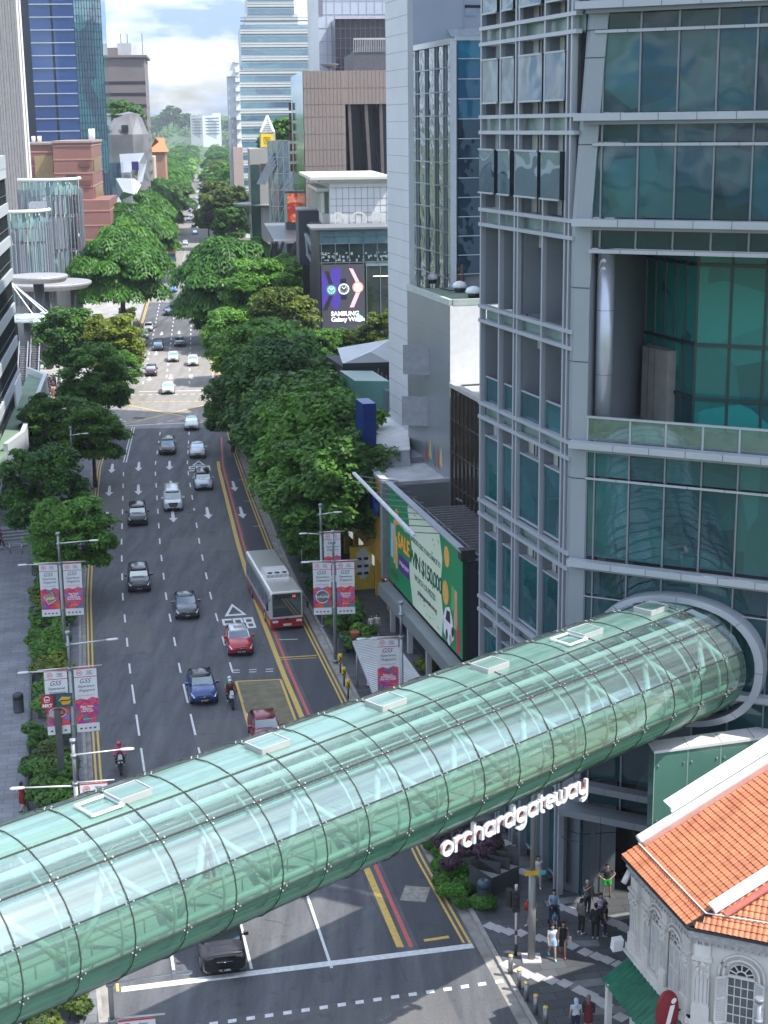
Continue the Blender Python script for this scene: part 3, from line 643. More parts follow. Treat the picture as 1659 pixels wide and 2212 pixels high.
for fi, (zt, zb) in enumerate(zip([44.6]+bandsA, bandsA+[.2])):
 t_, b_ = zt-.45, zb+.45
 for bi, (s0, s1) in enumerate(bays):
  mb = MB()
  # side fins of the deep reveal
  mb.quad(fa(s0, b_, -.02), fa(s0, t_, -.02), fa(s0, t_, -1.5), fa(s0, b_, -1.5), mi=1); mb.quad(fa(s1, b_, -.02), fa(s1, b_, -1.5), fa(s1, t_, -1.5), fa(s1, t_, -.02), mi=1)
  gy = 1 if fi in (3, 4) else 0
  if gy:   # recessed grey panel storeys
   mb.quad(fa(s0, b_, -1.45), fa(s1, b_, -1.45), fa(s1, t_, -1.45), fa(s0, t_, -1.45), mi=2)
   mb.beam(fa((s0+s1)/2, b_, -1.42), fa((s0+s1)/2, t_, -1.42), .03, .02, 3); mb.beam(fa(s0, (t_+b_)/2+.4, -1.42), fa(s1, (t_+b_)/2+.4, -1.42), .03, .03, 3)
   mb.quad(fa(s0, t_-.75, -.9), fa(s1, t_-.75, -.9), fa(s1, t_, -.9), fa(s0, t_, -.9), mi=4)
   if fi == 4:
    mb.quad(fa(s0, b_, -.1), fa(s1, b_, -.1), fa(s1, b_+1.25, -.1), fa(s0, b_+1.25, -.1), mi=5); mb.beam(fa(s0, b_+1.27, -.1), fa(s1, b_+1.27, -.1), .08, .07, 6)
  else:
   if fi >= 5: lo, hi, ou = b_+.15, t_-.85, -.08
   else: lo, hi, ou = b_+.55, t_-.65, .18
   if fi == 2: lo, hi, ou = b_+.75, t_-.7, .35
   gm = 7 if fi < 3 else 5
   s1w = s1-.12 if fi != 0 else s1-.3
   mb.box(fa((s0+s1w)/2, (lo+hi)/2, ou-.5), (.1, .1, .1), 0, 6)
   P = [fa(s0+.02, lo, ou), fa(s1w, lo, ou), fa(s1w, hi, ou), fa(s0+.02, hi, ou)]; mb.quad(*P, mi=gm)
   Q = [fa(s0+.02, lo, ou-.9), fa(s1w, lo, ou-.9), fa(s1w, hi, ou-.9), fa(s0+.02, hi, ou-.9)]
   mb.quad(P[1], Q[1], Q[2], P[2], mi=8); mb.quad(P[0], P[3], Q[3], Q[0], mi=8)
   mb.quad(P[3], P[2], Q[2], Q[3], mi=6); mb.quad(P[0], Q[0], Q[1], P[1], mi=6)
   for zz_ in (lo, hi): mb.beam(fa(s0, zz_, ou+.03), fa(s1w, zz_, ou+.03), .07, .08, 6)
   # louvres over and under
   mb.quad(fa(s0, hi, -.5), fa(s1, hi, -.5), fa(s1, t_, -.5), fa(s0, t_, -.5), mi=4); mb.quad(fa(s0, b_, -.5), fa(s1, b_, -.5), fa(s1, lo, -.5), fa(s0, lo, -.5), mi=2)
   for q in (.3, .42): mb.beam(fa(s0+(s1-s0)*q, b_, -.45), fa(s0+(s1-s0)*q, lo, -.45), .05, .05, 3); mb.beam(fa(s0+(s1-s0)*q, hi, -.45), fa(s0+(s1-s0)*q, t_, -.45), .05, .05, 3)
  mb.build('window_bay', [TEAL, ALU, GREYT, DARK, LOUV, TEAL, ALUL, BLUEG, M('navy_reveal', (.012, .02, .03), .3)], tower)
# --- leaning corner pillar
def prism8(mb, lo, hi, z0, z1, mi=0):
 n = len(lo); mb.add([v3(p, z0) for p in lo]+[v3(p, z1) for p in hi], [(i, (i+1) % n, n+(i+1) % n, n+i) for i in range(n)]+[tuple(range(n))[::-1], tuple(range(n, 2*n))], mi)
lo = [FA+AN*.12-AD*.25, FA+BN*.12-FD*0.0, fb(.62, 0, .14), fb(.62, 0, -1.4), FA-AD*.25+AN*-1.8]
lo = [fa(AL-.28, 0, .10), fb(-.02, 0, .12), fb(.68, 0, .12), fb(.68, 0, -1.5), fa(AL-.28, 0, -1.9)]
sh = FD*.62
mb = MB(); prism8(mb, lo, lo, 5.1, 32.0); prism8(mb, lo, [p+sh for p in lo], 32.0, 41.5); prism8(mb, [p+sh for p in lo], [p+sh*3 for p in lo], 41.5, 60)
for z in (29.3, 26.1, 22.6, 20.9, 17.2, 13.9, 35.3, 36.5, 38.8, 39.9, 6.4, 3.4, 10):
 k = sh*max(0, (z-32)/9.5)
 mb.beam(fa(AL-.28, z, .115)+k, fb(-.02, z, .135)+k, .012, .035, 1); mb.beam(fb(-.02, z, .135)+k, fb(.68, z, .135)+k, .012, .035, 1)
mb.build('corner_pillar', [M('pillar_panel', (.26, .295, .33), .38, .25, .05, .3), DARK], tower)
# --- face B: glazing, ledges, transoms, mullions
W = 15.0
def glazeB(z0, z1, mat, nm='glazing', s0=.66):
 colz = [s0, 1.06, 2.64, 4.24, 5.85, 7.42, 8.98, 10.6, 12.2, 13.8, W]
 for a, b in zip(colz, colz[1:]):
  m_ = MB(); m_.quad(fb(a+.02, z0, .0), fb(b-.02, z0, .0), fb(b-.02, z1, .0), fb(a+.02, z1, .0)); m_.build(nm, mat if mat is TEALD or a < 2.5 else (TEALN, TEALD, TEALN, TEALX)[int(a*7+z0*3) % 4], tower)  # left columns lighter teal, others mostly navy: reflections painted as pane colours
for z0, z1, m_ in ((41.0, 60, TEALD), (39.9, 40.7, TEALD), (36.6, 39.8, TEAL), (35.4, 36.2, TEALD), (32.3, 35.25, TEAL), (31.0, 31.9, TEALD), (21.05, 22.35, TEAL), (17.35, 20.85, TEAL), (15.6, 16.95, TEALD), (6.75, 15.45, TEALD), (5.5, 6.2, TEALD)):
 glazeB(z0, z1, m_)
mb = MB(); bal = MB()
for i, s_ in enumerate((1.95, 3.35, 4.9, 6.5, 8.05, 9.6, 11.2, 12.8)): pass
mb = MB()
for s_ in (.70, 1.06, 2.64, 4.24, 5.85, 7.42, 8.98, 10.6, 12.2, 13.8):
 for z0, z1 in ((31.05, 60), (5.4, 23.6)):
  k = 0
  mb.beam(fb(s_, z0, .04), fb(s_, z1, .04), .07, .10, 0, BN)
mb.build('mullion', M('mullion_grey', (.20, .22, .25), .4, .4, .05), tower)
for z, h_, o_, nm in ((40.85, .30, .85, 'ledge'), (36.42, .30, .85, 'ledge'), (32.1, .30, .85, 'ledge'), (22.5, .28, .75, 'ledge'), (17.1, .28, .7, 'ledge'), (12.0, .26, .7, 'ledge'), (6.45, .30, .75, 'ledge'), (5.25, .32, 1.2, 'ledge'), (39.82, .12, .22, 'transom'), (35.3, .12, .22, 'transom'), (30.9, .16, .45, 'transom'), (20.95, .10, .2, 'transom'), (15.5, .05, .1, 'transom')):
 mb = MB(); zz = [0, .35] if nm == 'ledge' else [.66, .66]
 mb.prism([fb(zz[0], 0, .16), fb(W, 0, .16), fb(W, 0, o_), fb(zz[0]+.05, 0, o_)], z-h_/2, z+h_/2)
 for i in range(1, 9): s_ = i*1.6+.5; mb.beam(fb(s_, z-h_/2-.002, o_+.003), fb(s_, z+h_/2+.004, o_+.003), .02, .01, 1, BN)
 if nm == 'ledge': mb.prism([fb(.4, 0, .12), fb(W, 0, .12), fb(W, 0, o_*.6), fb(.4, 0, o_*.6)], z-h_/2-.16, z-h_/2-.003, 2)
 mb.build(nm, [ALUL if z > 8 else ALU, DARK, ALU], tower)
# loggia
mb = MB()
mb.quad(fb(.6, 22.7, -.05), fb(W, 22.7, -.05), fb(W, 22.7, -9.4), fb(.6, 22.7, -9.4), mi=0); mb.quad(fb(.6, 30.95, -.05), fb(W, 30.95, -.05), fb(W, 30.95, -9.4), fb(.6, 30.95, -9.4), mi=1)
mb.build('loggia_floor', [M('loggia_tile', (.16, .17, .17), .5), ALU], tower)
mb = MB(); mb.tube(fb(1.15, 22.7, -.6), fb(1.15, 30.95, -.6), .37, n=28)
for z in (25.5, 28.3): mb.tube(fb(1.15, z, -.6), fb(1.15, z+.02, -.6), .372, n=28, mi=1)
mb.build('round_column', [M('satin_column', (.42, .45, .52), .28, .5, .03), DARK], tower)
RW = [fb(1.05, 0, -6.8), fb(4.35, 0, -3.6), fb(W, 0, -3.6)]
mb = MB(); fr = MB()
for a, b in zip(RW, RW[1:]):
 n_ = max(1, round((b-a).length/(.85 if a is RW[0] else 1.55)))
 for i in range(n_):
  p, q = a+(b-a)*(i/n_), a+(b-a)*((i+1)/n_)
  for z0, z1 in ((22.7, 24.3), (24.3, 26.6), (26.6, 30.1), (30.1, 30.95)):
   g_ = MB(); g_.quad(v3(p, z0), v3(q, z0), v3(q, z1), v3(p, z1)); g_.build('loggia_pane', TEALM, tower) if z0 > 24.2 or a is RW[1] else g_.build('loggia_pane', TEAL, tower)
  fr.beam(v3(p, 22.7), v3(p, 30.95), .08, .12)
 for z in (26.6, 30.1, 24.2): fr.beam(v3(a, z)+BN*.05, v3(b, z)+BN*.05, .12, .14)
fr.build('loggia_frame', M('dark_teal_frame', (.015, .035, .04), .4), tower)
mb = MB(); mb.prism([fb(1.3, 0, -5.6), fb(2.9, 0, -4.3), fb(3.3, 0, -5.0), fb(1.3, 0, -6.6)], 22.72, 26.1)
for s_ in (1.7, 2.1): mb.beam(fb(s_, 22.8, -5.6+(s_-1.3)*.81+.03), fb(s_, 26.1, -5.6+(s_-1.3)*.81+.03), .02, .02, 1)
mb.build('plant_room', [M('beige_panel', (.30, .30, .28), .6), DARK], tower)
mb = MB()
for i, s_ in enumerate((.7, 2.64, 4.24, 5.85, 7.42, 8.98, 10.6, 12.2)): mb.beam(fb(s_, 22.6, .1), fb(s_, 23.68, .1), .08, .08)
mb.beam(fb(.68, 23.7, .1), fb(W, 23.7, .1), .12, .09); mb.build('balustrade_rail', ALUL, tower)
BALG = tubeglass('balustrade_glass', (.35, .62, .58), 0, .03, .22, .16)
mb = MB(); mb.quad(fb(.7, 22.65, .1), fb(W, 22.65, .1), fb(W, 23.65, .1), fb(.7, 23.65, .1)); mb.build('balustrade_glass', BALG, tower)
# portal ring round the tube mouth
rg = MB(); N_ = 48; pts = []
for i in range(N_+1):
 a = 2*math.pi*i/N_; ca, sa = math.cos(a), math.sin(a)
 # superellipse on the facade, centred where the tube axis meets it
 e = .9; x_ = 3.66*abs(ca)**e*(1 if ca > 0 else -1); z_ = 2.78*abs(sa)**e*(1 if sa > 0 else -1)
 pts.append((x_, z_))
sc_c = 5.15
for i in range(N_):
 (x0, z0), (x1, z1) = pts[i], pts[i+1]
 def rp(x, z, k, o): return fb(sc_c+x*k, 13.25+z*k, o)
 k0, k1 = .97, 1.065
 rg.quad(rp(x0, z0, k0, .8), rp(x1, z1, k0, .8), rp(x1, z1, k1, .8), rp(x0, z0, k1, .8)); rg.quad(rp(x0, z0, k1, .8), rp(x1, z1, k1, .8), rp(x1, z1, k1, -.1), rp(x0, z0, k1, -.1))
 rg.quad(rp(x0, z0, k0, .8), rp(x0, z0, k0, -.1), rp(x1, z1, k0, -.1), rp(x1, z1, k0, .8))
 if i % 6 == 0: rg.beam(rp(x0, z0, k0, .803), rp(x0, z0, k1, .803), .02, .006, 1, BN)
rg.build('portal_ring', [ALUL, DARK], tower)
# ground-storey stone base and dark entrance
b1, b2, b3 = G(1215, 1920, .15), G(1254, 1932, .15), G(1327, 1927, .15)
mb = MB(); mb.prism([b1, b2, b3, b3+Vector((.2, 2, 0)), b1+Vector((1, 2.5, 0))], .15, 6.0)
mb.beam(v3(b2, .2)*.45+v3(b3, .2)*.55+BN*.01, v3(b2, 6)*.45+v3(b3, 6)*.55+BN*.01, .03, .03, 1)
mb.beam(v3(b1, 3.3)+BN*.02, v3(b2, 3.3)+BN*.02, .03, .03, 1); mb.beam(v3(b2, 3.3)+BN*.01, v3(b3, 3.3)+BN*.01, .03, .03, 1)
mb.build('stone_base', [M('blue_grey_granite', (.17, .20, .23), .35, .1, .08, .5), DARK], tower)
mb = MB(); mb.quad(fb(1.2, .15, -3.2), fb(W, .15, -3.2), fb(W, 6.1, -3.2), fb(1.2, 6.1, -3.2)); mb.build('entrance_glass', M('dark_entrance', (.008, .009, .012), .25), tower)
mb = MB();
for s_ in (.4, 3.2, 6.0, 8.8): mb.box(fa(s_, 2.6, .05), (.35, .5, 5.0), .2)
mb.build('base_pier', ALU, tower)
mb = MB(); mb.quad(fa(.0, .15, -.9), fa(AL, .15, -.9), fa(AL, 6.3, -.9), fa(0, 6.3, -.9)); mb.build('shop_glazing', TEALD, tower)
# ================================================================= RIGHT SIDE BUILDINGS
def vec(x, y, z=0): return Vector((x, y, z))
DR = Vector((-.245, .97, 0)).normalized(); AC = Vector((DR.y, -DR.x, 0))
def face_grid(A, B, z0, z1, nx, nz, gm, fm, parent, w=.08, h=.08, off=.06, nmg='glazing', nmf='mullion_grid', zs=None, xs=None, split=False):
 A, B = v3(A, 0), v3(B, 0); d = B-A; n = Vector((d.y, -d.x, 0)).normalized(); Z = lambda z: Vector((0, 0, z))
 mb = MB(); mb.quad(A+Z(z0), B+Z(z0), B+Z(z1), A+Z(z1)); mb.build(nmg, gm, parent)
 fr = MB(); xs = xs if xs is not None else [i/nx for i in range(nx+1)]; zs = zs if zs is not None else [z0+(z1-z0)*i/nz for i in range(nz+1)]
 for t in xs: fr.beam(A+d*t+Z(z0)+n*off*.5, A+d*t+Z(z1)+n*off*.5, w, off, 0, n)
 for z in zs: fr.beam(A+Z(z)+n*(off*.5+.003), B+Z(z)+n*(off*.5+.003), off, h)
 fr.build(nmf, fm, parent)
def seams(A, B, z0, z1, nx, nz, mat, parent, w=.025, o=.012, zs=None, xs=None, name='panel_seam'):
 A, B = v3(A, 0), v3(B, 0); d = B-A; n = Vector((d.y, -d.x, 0)).normalized(); Z = lambda z: Vector((0, 0, z)); mb = MB()
 for t in (xs if xs is not None else [i/nx for i in range(1, nx)]): mb.beam(A+d*t+Z(z0)+n*o*.5, A+d*t+Z(z1)+n*o*.5, w, o, 0, n)
 for z in (zs if zs is not None else [z0+(z1-z0)*i/nz for i in range(1, nz)]): mb.beam(A+Z(z)+n*o*.5, B+Z(z)+n*o*.5, o, w)
 return mb.build(name, mat, parent)
SEAM = M('panel_joint', (.16, .17, .19), .7)
# ---- billboard and its steel frame
BA, BB = vec(.35, 110.2), vec(4.85, 92.0); BD = (BB-BA).normalized(); BNn = Vector((BD.y, -BD.x, 0)) if Vector((BD.y, -BD.x, 0)).x < 0 else Vector((-BD.y, BD.x, 0))
BL = (BB-BA).length
def bp(s_, z, o=0.0): return BA+BD*(s_*BL)+BNn*o+Vector((0, 0, z))
bld = thing('retail_block', 'low grey retail block with open steel roof trusses behind the green billboard', 'building', (6, 100, 0))
mb = MB(); mb.prism([bp(0, 0, -.3), bp(1, 0, -.3), bp(1, 0, -.3)+AC*5, bp(0, 0, -.3)+AC*5.5], .15, 4.2); mb.build('wall', M('shadow_dark_wall', (.035, .037, .045), .6), bld)  # low wall in one dark grey tone
mb = MB(); mb.quad(bp(1.0, .15, 0), bp(1, .15, -6), bp(1, 10.1, -6), bp(1, 10.1, 0)); mb.build('dark_gable', M('black_gable', (.012, .013, .02), .7), bld)
mb = MB(); mb.beam(bp(-.02, 2.55, .35), bp(1.25, 2.55, .35), .9, .9); mb.build('fascia', M('grey_fascia', (.23, .25, .26), .5, .2, .08, .4), bld)
mb = MB(); mb.quad(bp(-.02, 0.2, -.2), bp(1.25, .2, -.2), bp(1.25, 2.2, -.2), bp(-.02, 2.2, -.2)); mb.build('shopfront', M('dark_shopfront', (.03, .035, .045), .2), bld)
for q in range(5):
 mb = MB(); p = bp(.15+q*.26, 0, .5); mb.box((p.x, p.y, 1.1), (.35, .35, 2.1), .2); mb.build('pier', GREYT, bld)
mb = MB()
for i in range(26):
 t = i/25; zt = 9.0; mb.beam(bp(.1+t*.9, zt, -1.0), bp(.1+t*.9, zt, -7.0), .09, .14)
mb.beam(bp(.05, 9.15, -1.0), bp(1, 9.15, -1.0), .12, .12); mb.beam(bp(.05, 9.6, -1.6), bp(1, 9.6, -1.6), .08, .08); mb.beam(bp(0, 9.15, -5.2), bp(.7, 9.15, -6.8), .1, .1); mb.beam(bp(.55, 9.8, -4.0), bp(.85, 9.4, -5.2), .07, .07)
for i in range(12): mb.beam(bp(.05+i*.085, 9.15, -1.0), bp(.09+i*.085, 9.6, -1.6), .05, .05)
mb.beam(bp(1, 9.9, -.3), bp(1, 9.9, -7), .16, .16, 0); mb.build('roof_truss', M('dull_steel', (.26, .26, .27), .5, .3), bld)
mb = MB(); mb.quad(bp(0, 5.5, -.8), bp(1, 5.5, -.8), bp(1, 5.5, -7), bp(0, 5.5, -7)); mb.build('void_floor', M('void_dark', (.03, .03, .035), .9), bld)
bill = thing('billboard', 'long green and cream billboard reading WIN $150,000 under a white light bar', 'billboard', tuple(BA))
GRN = M('billboard_green', (.01, .22, .085), .45, 0, .06, .3); CRM = M('billboard_cream', (.62, .72, .55), .45, 0, .04, .3)
mb = MB(); z0, z1 = 3.35, 10.35
mb.prism([bp(0, 0, 0), bp(1, 0, 0), bp(1, 0, -.25), bp(0, 0, -.25)], z0, z1, 0); mb.build('panel', GRN, bill)
mb = MB(); mb.quad(bp(.36, z0+.0, .012), bp(.30, z0+2.6, .012), bp(.36, z0+3.6, .012), bp(.29, z1-.2, .012), bp(.30, z1, .012), bp(.72, z1, .012), bp(.76, z1-1.6, .012), bp(.735, z0+3.4, .012), bp(.77, z0+1.6, .012), bp(.75, z0, .012)); mb.build('cream_field', CRM, bill)
text('headline', 'WIN $150,000', bp(.535, 6.75, .022), BD, (0, 0, 1), 1.55, M('deep_green_ink', (.005, .10, .045), .5), bill, ext=.008, bold=.03, space=.86)
text('headline_small', 'INTRODUCING YOUR CHANCE TO', bp(.54, 8.15, .022), BD, (0, 0, 1), .52, MAT['deep_green_ink'], bill, ext=.006, space=.85)
text('subline', 'WORTH OF PRIZES', bp(.53, 5.55, .022), BD, (0, 0, 1), .62, MAT['deep_green_ink'], bill, ext=.006)
text('web_line', 'greatsingaporesale.com.sg', bp(.56, 4.75, .022), BD, (0, 0, 1), .52, M('ink_black', (.02, .02, .02), .5), bill, ext=.006, space=.9)
text('sale_word', 'SALE', bp(.235, 7.1, .03), BD, (0, 0, 1), 1.55, M('sale_orange', (.85, .38, .03), .45), bill, ext=.01, bold=.05)
text('sale_intro', 'Great Singapore', bp(.235, 8.4, .03), BD, (0, 0, 1), .46, CRM, bill, ext=.006)
mb = MB(); mb.quad(bp(.155, 4.9, .018), bp(.315, 4.9, .018), bp(.315, 6.1, .018), bp(.155, 6.1, .018)); mb.build('purple_tag', M('purple_tag', (.10, .02, .22), .5), bill)
text('sale_dates', '31 May-31 Jul 2019', bp(.235, 5.5, .028), BD, (0, 0, 1), .42, WHITE, bill, ext=.005, space=.82)
rn = random.Random(5)
for cx, cz, r in ((.815, 9.2, .62), (.80, 6.7, .72), (.13, 8.7, .55), (.86, 3.9, .3)):
 mb = MB(); mb.add([bp(cx+r*math.cos(a*.4)/BL, cz+r*1.15*math.sin(a*.4), .02) for a in range(16)], [tuple(range(16))]); mb.build('printed_coin', M('coin_orange', (.70, .36, .08), .45), bill)
for x0, z0_, w_, h_, c in ((.03, 5.3, .05, 2.6, (.30, .48, .58)), (.07, 5.0, .045, 3.3, (.62, .33, .20)), (.105, 4.8, .03, 2.4, (.66, .50, .10)), (.90, 4.9, .045, 2.6, (.55, .30, .18)), (.93, 3.5, .045, 1.7, (.50, .04, .06)), (.87, 6.0, .04, 1.6, (.10, .38, .10)), (.02, 3.9, .12, .5, (.05, .12, .06))):
 mb = MB(); mb.quad(bp(x0, z0_, .016), bp(x0+w_, z0_, .016), bp(x0+w_*.9, z0_+h_, .016), bp(x0+w_*.1, z0_+h_, .016)); mb.build('printed_parcel', M('parcel_%d' % int(x0*100), c, .5), bill)
mb = MB()
for q in range(26):
 x_, z_ = rn.uniform(.33, .72), rn.choice((rn.uniform(3.6, 5.9), rn.uniform(7.8, 10))); a_ = rn.uniform(0, 3)
 mb.quad(bp(x_, z_, .017), bp(x_+.012*math.cos(a_), z_+.3*math.sin(a_), .017), bp(x_+.016*math.cos(a_), z_+.3*math.sin(a_)+.09, .017), bp(x_+.004, z_+.1, .017))
mb.build('printed_confetti', MAT['deep_green_ink'], bill)
cm = MB(); cm.quad(bp(.775, 3.9, .02), bp(.845, 3.35, .02), bp(.90, 4.1, .02), bp(.885, 5.3, .02), bp(.85, 6.0, .02), bp(.80, 5.7, .02), bp(.77, 4.9, .02)); cm.build('printed_car', M('printed_white', (.70, .70, .74), .5), bill)
cm = MB(); cm.quad(bp(.80, 4.9, .027), bp(.86, 4.9, .027), bp(.855, 5.7, .027), bp(.815, 5.6, .027));
for cx, cz in ((.815, 3.95), (.885, 4.5)): cm.add([bp(cx+.25*math.cos(a*.6)/BL*1.0, cz+.36*math.sin(a*.6), .028) for a in range(10)], [tuple(range(10))])
cm.build('printed_car_glass', MAT['ink_black'], bill)
mb = MB(); mb.beam(bp(-.03, 10.62, .1-.2), bp(1.0, 10.42, -.12), .5, .1); mb.build('capping', ALUL, bill)
mb = MB(); mb.beam(bp(-.14, 11.0, 2.0), bp(.78, 10.6, 2.0), .22, .16)
mb.build('light_bar', M('white_light_bar', (.66, .68, .71), .4), bill)
for i in range(10):
 s_ = -.1+.095*i; mb = MB(); mb.beam(bp(s_, 10.95-i*.03, 1.95), bp(s_+.01, 10.35, -1.2), .06, .06); mb.build('light_arm', MAT['dull_steel'], bill)
mb = MB(); mb.box(bp(.985, 10.2, -.35), (.9, .8, .7), .2); mb.build('control_box', BLACK, bill)
# ---- yellow furniture store
YEL = M('mustard_cladding', (.50, .27, .03), .5, 0, .08, .3); YELD = M('mustard_groove', (.16, .085, .012), .7)
st = thing('furniture_store', 'mustard yellow ribbed store front with blue lettering beside the green billboard', 'shop', (3, 122, 0))
S0, S1 = vec(.2, 112.1), vec(-6.2, 140.6); SD = (S1-S0).normalized(); SN = Vector((-SD.y, SD.x, 0))
if SN.x > 0: SN = -SN
mb = MB(); mb.prism([S0, S1, S1+AC*12, S0+AC*5.2], 3.3, 10.0, 0); mb.build('wall', YEL, st)
mb = MB()
for i in range(64): p = S0+SD*(i*.42+.2)+SN*.012; mb.beam(v3(p, 5.2), v3(p, 9.7), .07, .02, 0, SN)
mb.build('cladding_groove', YELD, st)
mb = MB(); mb.prism([S0+AC*.5, S1+AC*.5, S1+AC*8, S0+AC*5], .15, 3.28); mb.build('shopfront', MAT['dark_shopfront'], st)
for i in range(6):
 mb = MB(); p = S0+SD*(i*4.2+.2)+AC*.3; mb.box((p.x, p.y, 1.72), (.5, .5, 3.1), .25); mb.build('pier', YEL, st)
 mb = MB(); p = S0+SD*(i*4.2+2.2)+SN*.1+AC*.3; mb.box((p.x, p.y, 2.6), (.06, 1.4, .8), .25); mb.build('lit_poster', M('shop_poster', (.6, .6, .58), .5, emis=.35), st)
rf = M('weathered_pale_roof', (.40, .41, .43), .6, 0, .22, .6)
mb = MB(); mb.prism([S0+AC*.35, S1+AC*.35, S1+AC*11, S0+AC*4.9], 10.0, 10.06); mb.build('roof', rf, st)
mb = MB(); mb.beam(v3(S0+AC*.15, 10.12), v3(S1+AC*.15, 10.12), .55, .26); mb.beam(v3(S0, 10.12)+DR*.2, v3(S0+AC*5.1, 10.12)+DR*.2, .35, .28); mb.build('parapet', rf, st)
mb = MB(); mb.quad(S0+Vector((0, 0, 5.5))-DR*.05, v3(S0+AC*5.2, 5.5)-DR*.05, v3(S0+AC*5.2, 10.0)-DR*.05, v3(S0, 10.0)-DR*.05); mb.build('south_wall', M('store_grey_wall', (.17, .19, .2), .5, .1, .08, .4), st)
mb = MB(); p = S0-SD*.35; mb.box((p.x, p.y, 6.7), (1.0, .7, 7.4), .25); mb.build('corner_pier', M('grey_green_pier', (.22, .25, .25), .5, .1), st)
for i, ch in enumerate('COURTS'):
 text('letter', ch, S0+SD*(2.6+(5-i)*1.75)+SN*.25+Vector((0, 0, 7.9)), -SD, (0, 0, 1), 2.5, M('royal_blue_letters', (.012, .035, .20), .35), st, ext=.14, bold=.06)
mb = MB(); mb.prism([S0+SD*12+AC*.5, S0+SD*12+AC*5, S0+SD*7+AC*5, S0+SD*7+AC*3.2], 10.07, 10.5, 0); mb.build('roof_hatch', ALU, st)
yk = thing('sign_pillar', 'yellow advertising pillar with grey round poster beside the store entrance', 'sign', tuple(G(783, 1262)))
c = G(783, 1275); mb = MB(); mb.box((c.x, c.y, 1.9), (1.9, .5, 3.6), .25); mb.build('pillar', M('sign_yellow', (.52, .36, .04), .5), yk)
mb = MB(); q = c-DR*.27; mb.add([Vector((q.x, q.y, 2.3))+AC*.62*math.cos(a*.4)+Vector((0, 0, 1.3*math.sin(a*.4))) for a in range(16)], [tuple(range(16))]); mb.build('poster', M('poster_grey', (.45, .46, .47), .5), yk)
mb = MB()
for r_ in range(3):
 for c_ in range(2): mb.box(Vector((q.x, q.y, 1.5+r_*.6))+AC*(-.28+.55*c_)-DR*.02, (.36, .03, .22), .25)
mb.build('poster_icon', MAT['ink_black'], yk)
# ---- bronze glass wing
br = thing('bronze_office_wing', 'dark bronze mirrored glass wing between the grey theatre block and the glass tower', 'building', (8, 110, 0))
Kp = vec(5.0, 113.1); B0, B1 = Kp-DR*.3+AC*.1, Kp-DR*11+AC*.1
mb = MB(); mb.prism([B0+AC*.2, B1+AC*.2, B1+AC*8, B0+AC*8], .1, 17.3); mb.build('wall', GREYT, br)
mb = MB(); mb.beam(v3(B0, 17.5), v3(B1, 17.5), .5, .3); mb.build('parapet', CONC, br)
face_grid(B0, B1, .2, 17.35, 11, 7, glassy('bronze_glass', (.035, .026, .02), .04, .10, .5, .5, (.06, .045, .03)), M('bronze_mullion', (.06, .05, .045), .4, .4), br, .09, .07, .1)
mb = MB(); p = V(1030, 1190, B0, B1); p2 = Vector(p)-AC*.15; mb.box(p2, (.15, 1.6, 2.6), .25); mb.build('rust_panel', M('rust_panel', (.20, .08, .03), .8, 0, .3, 2), br)
# ---- grey theatre block with white rear wall and green roof
gb = thing('grey_clad_block', 'tall windowless grey clad block with a sunlit white end wall and green flat roof', 'building', (8, 118, 0))
K2_ = Kp+DR*11.9
mb = MB(); mb.prism([Kp, K2_, K2_+AC*9, Kp+AC*9], .1, 23.35, 0, 2)
mb.build('wall', [M('satin_grey_cladding', (.24, .265, .285), .34, .25, .06, .25), WHITE, M('green_roof_coating', (.17, .23, .17), .8, 0, .15, .5)], gb)
mb = MB(); mb.quad(Kp+Vector((0, 0, 17.4))-DR*.03+AC*.02, Kp+AC*9+Vector((0, 0, 17.4))-DR*.03, Kp+AC*9+Vector((0, 0, 23.3))-DR*.03, Kp+AC*.02+Vector((0, 0, 23.3))-DR*.03); mb.build('white_wall', WHITE, gb)
mb = MB(); mb.beam(v3(Kp, 23.5)+AC*.1, v3(K2_, 23.5)+AC*.1, .3, .45); mb.beam(v3(Kp, 23.5)-DR*-.1+AC*.26, v3(Kp+AC*9, 23.5)+DR*.1, .3, .45); mb.build('parapet', M('pale_green_parapet', (.42, .48, .45), .5), gb)
seams(K2_, Kp, 10, 23.3, 1, 6, M('fine_joint', (.17, .19, .2), .5), gb, .02, .008, xs=[])
mb = MB()
for i, (s_, z_, c_) in enumerate(((1.2, 11.6, 0), (2.2, 11.3, 1), (3.2, 11.2, 2), (4.2, 11.6, 0), (5.3, 11.2, 1))):
 p = Kp+DR*(s_+.6); mb.quad(v3(p, z_-.9)-AC*.02, v3(p+DR*.9, z_-.7)-AC*.02, v3(p+DR*.4, z_+.9)-AC*.02, mi=c_)
mb.build('mural', [M('mural_yellow', (.5, .42, .18), .5), M('mural_red', (.35, .09, .08), .5), M('mural_blue', (.10, .16, .22), .5)], gb)
for i, (s_, z_) in enumerate(((8.5, 19.6-4.0), (8.2, 12.0))):
 px_, py_ = (905, 775) if i == 0 else (905, 885)
 p = V(918 if i else 921, 885 if i else 775, Kp, K2_)
 mb = MB(); mb.box(Vector(p)-AC*.9-DR*.3, (2.1, .12, 2.3), -.25); mb.beam(Vector(p)-AC*.05+Vector((0, 0, 1.1)), Vector(p)-AC*.05-Vector((0, 0, 1.1)), .12, .12); mb.build('sign_blade', M('grey_blade', (.26, .28, .31), .5, .2), gb)
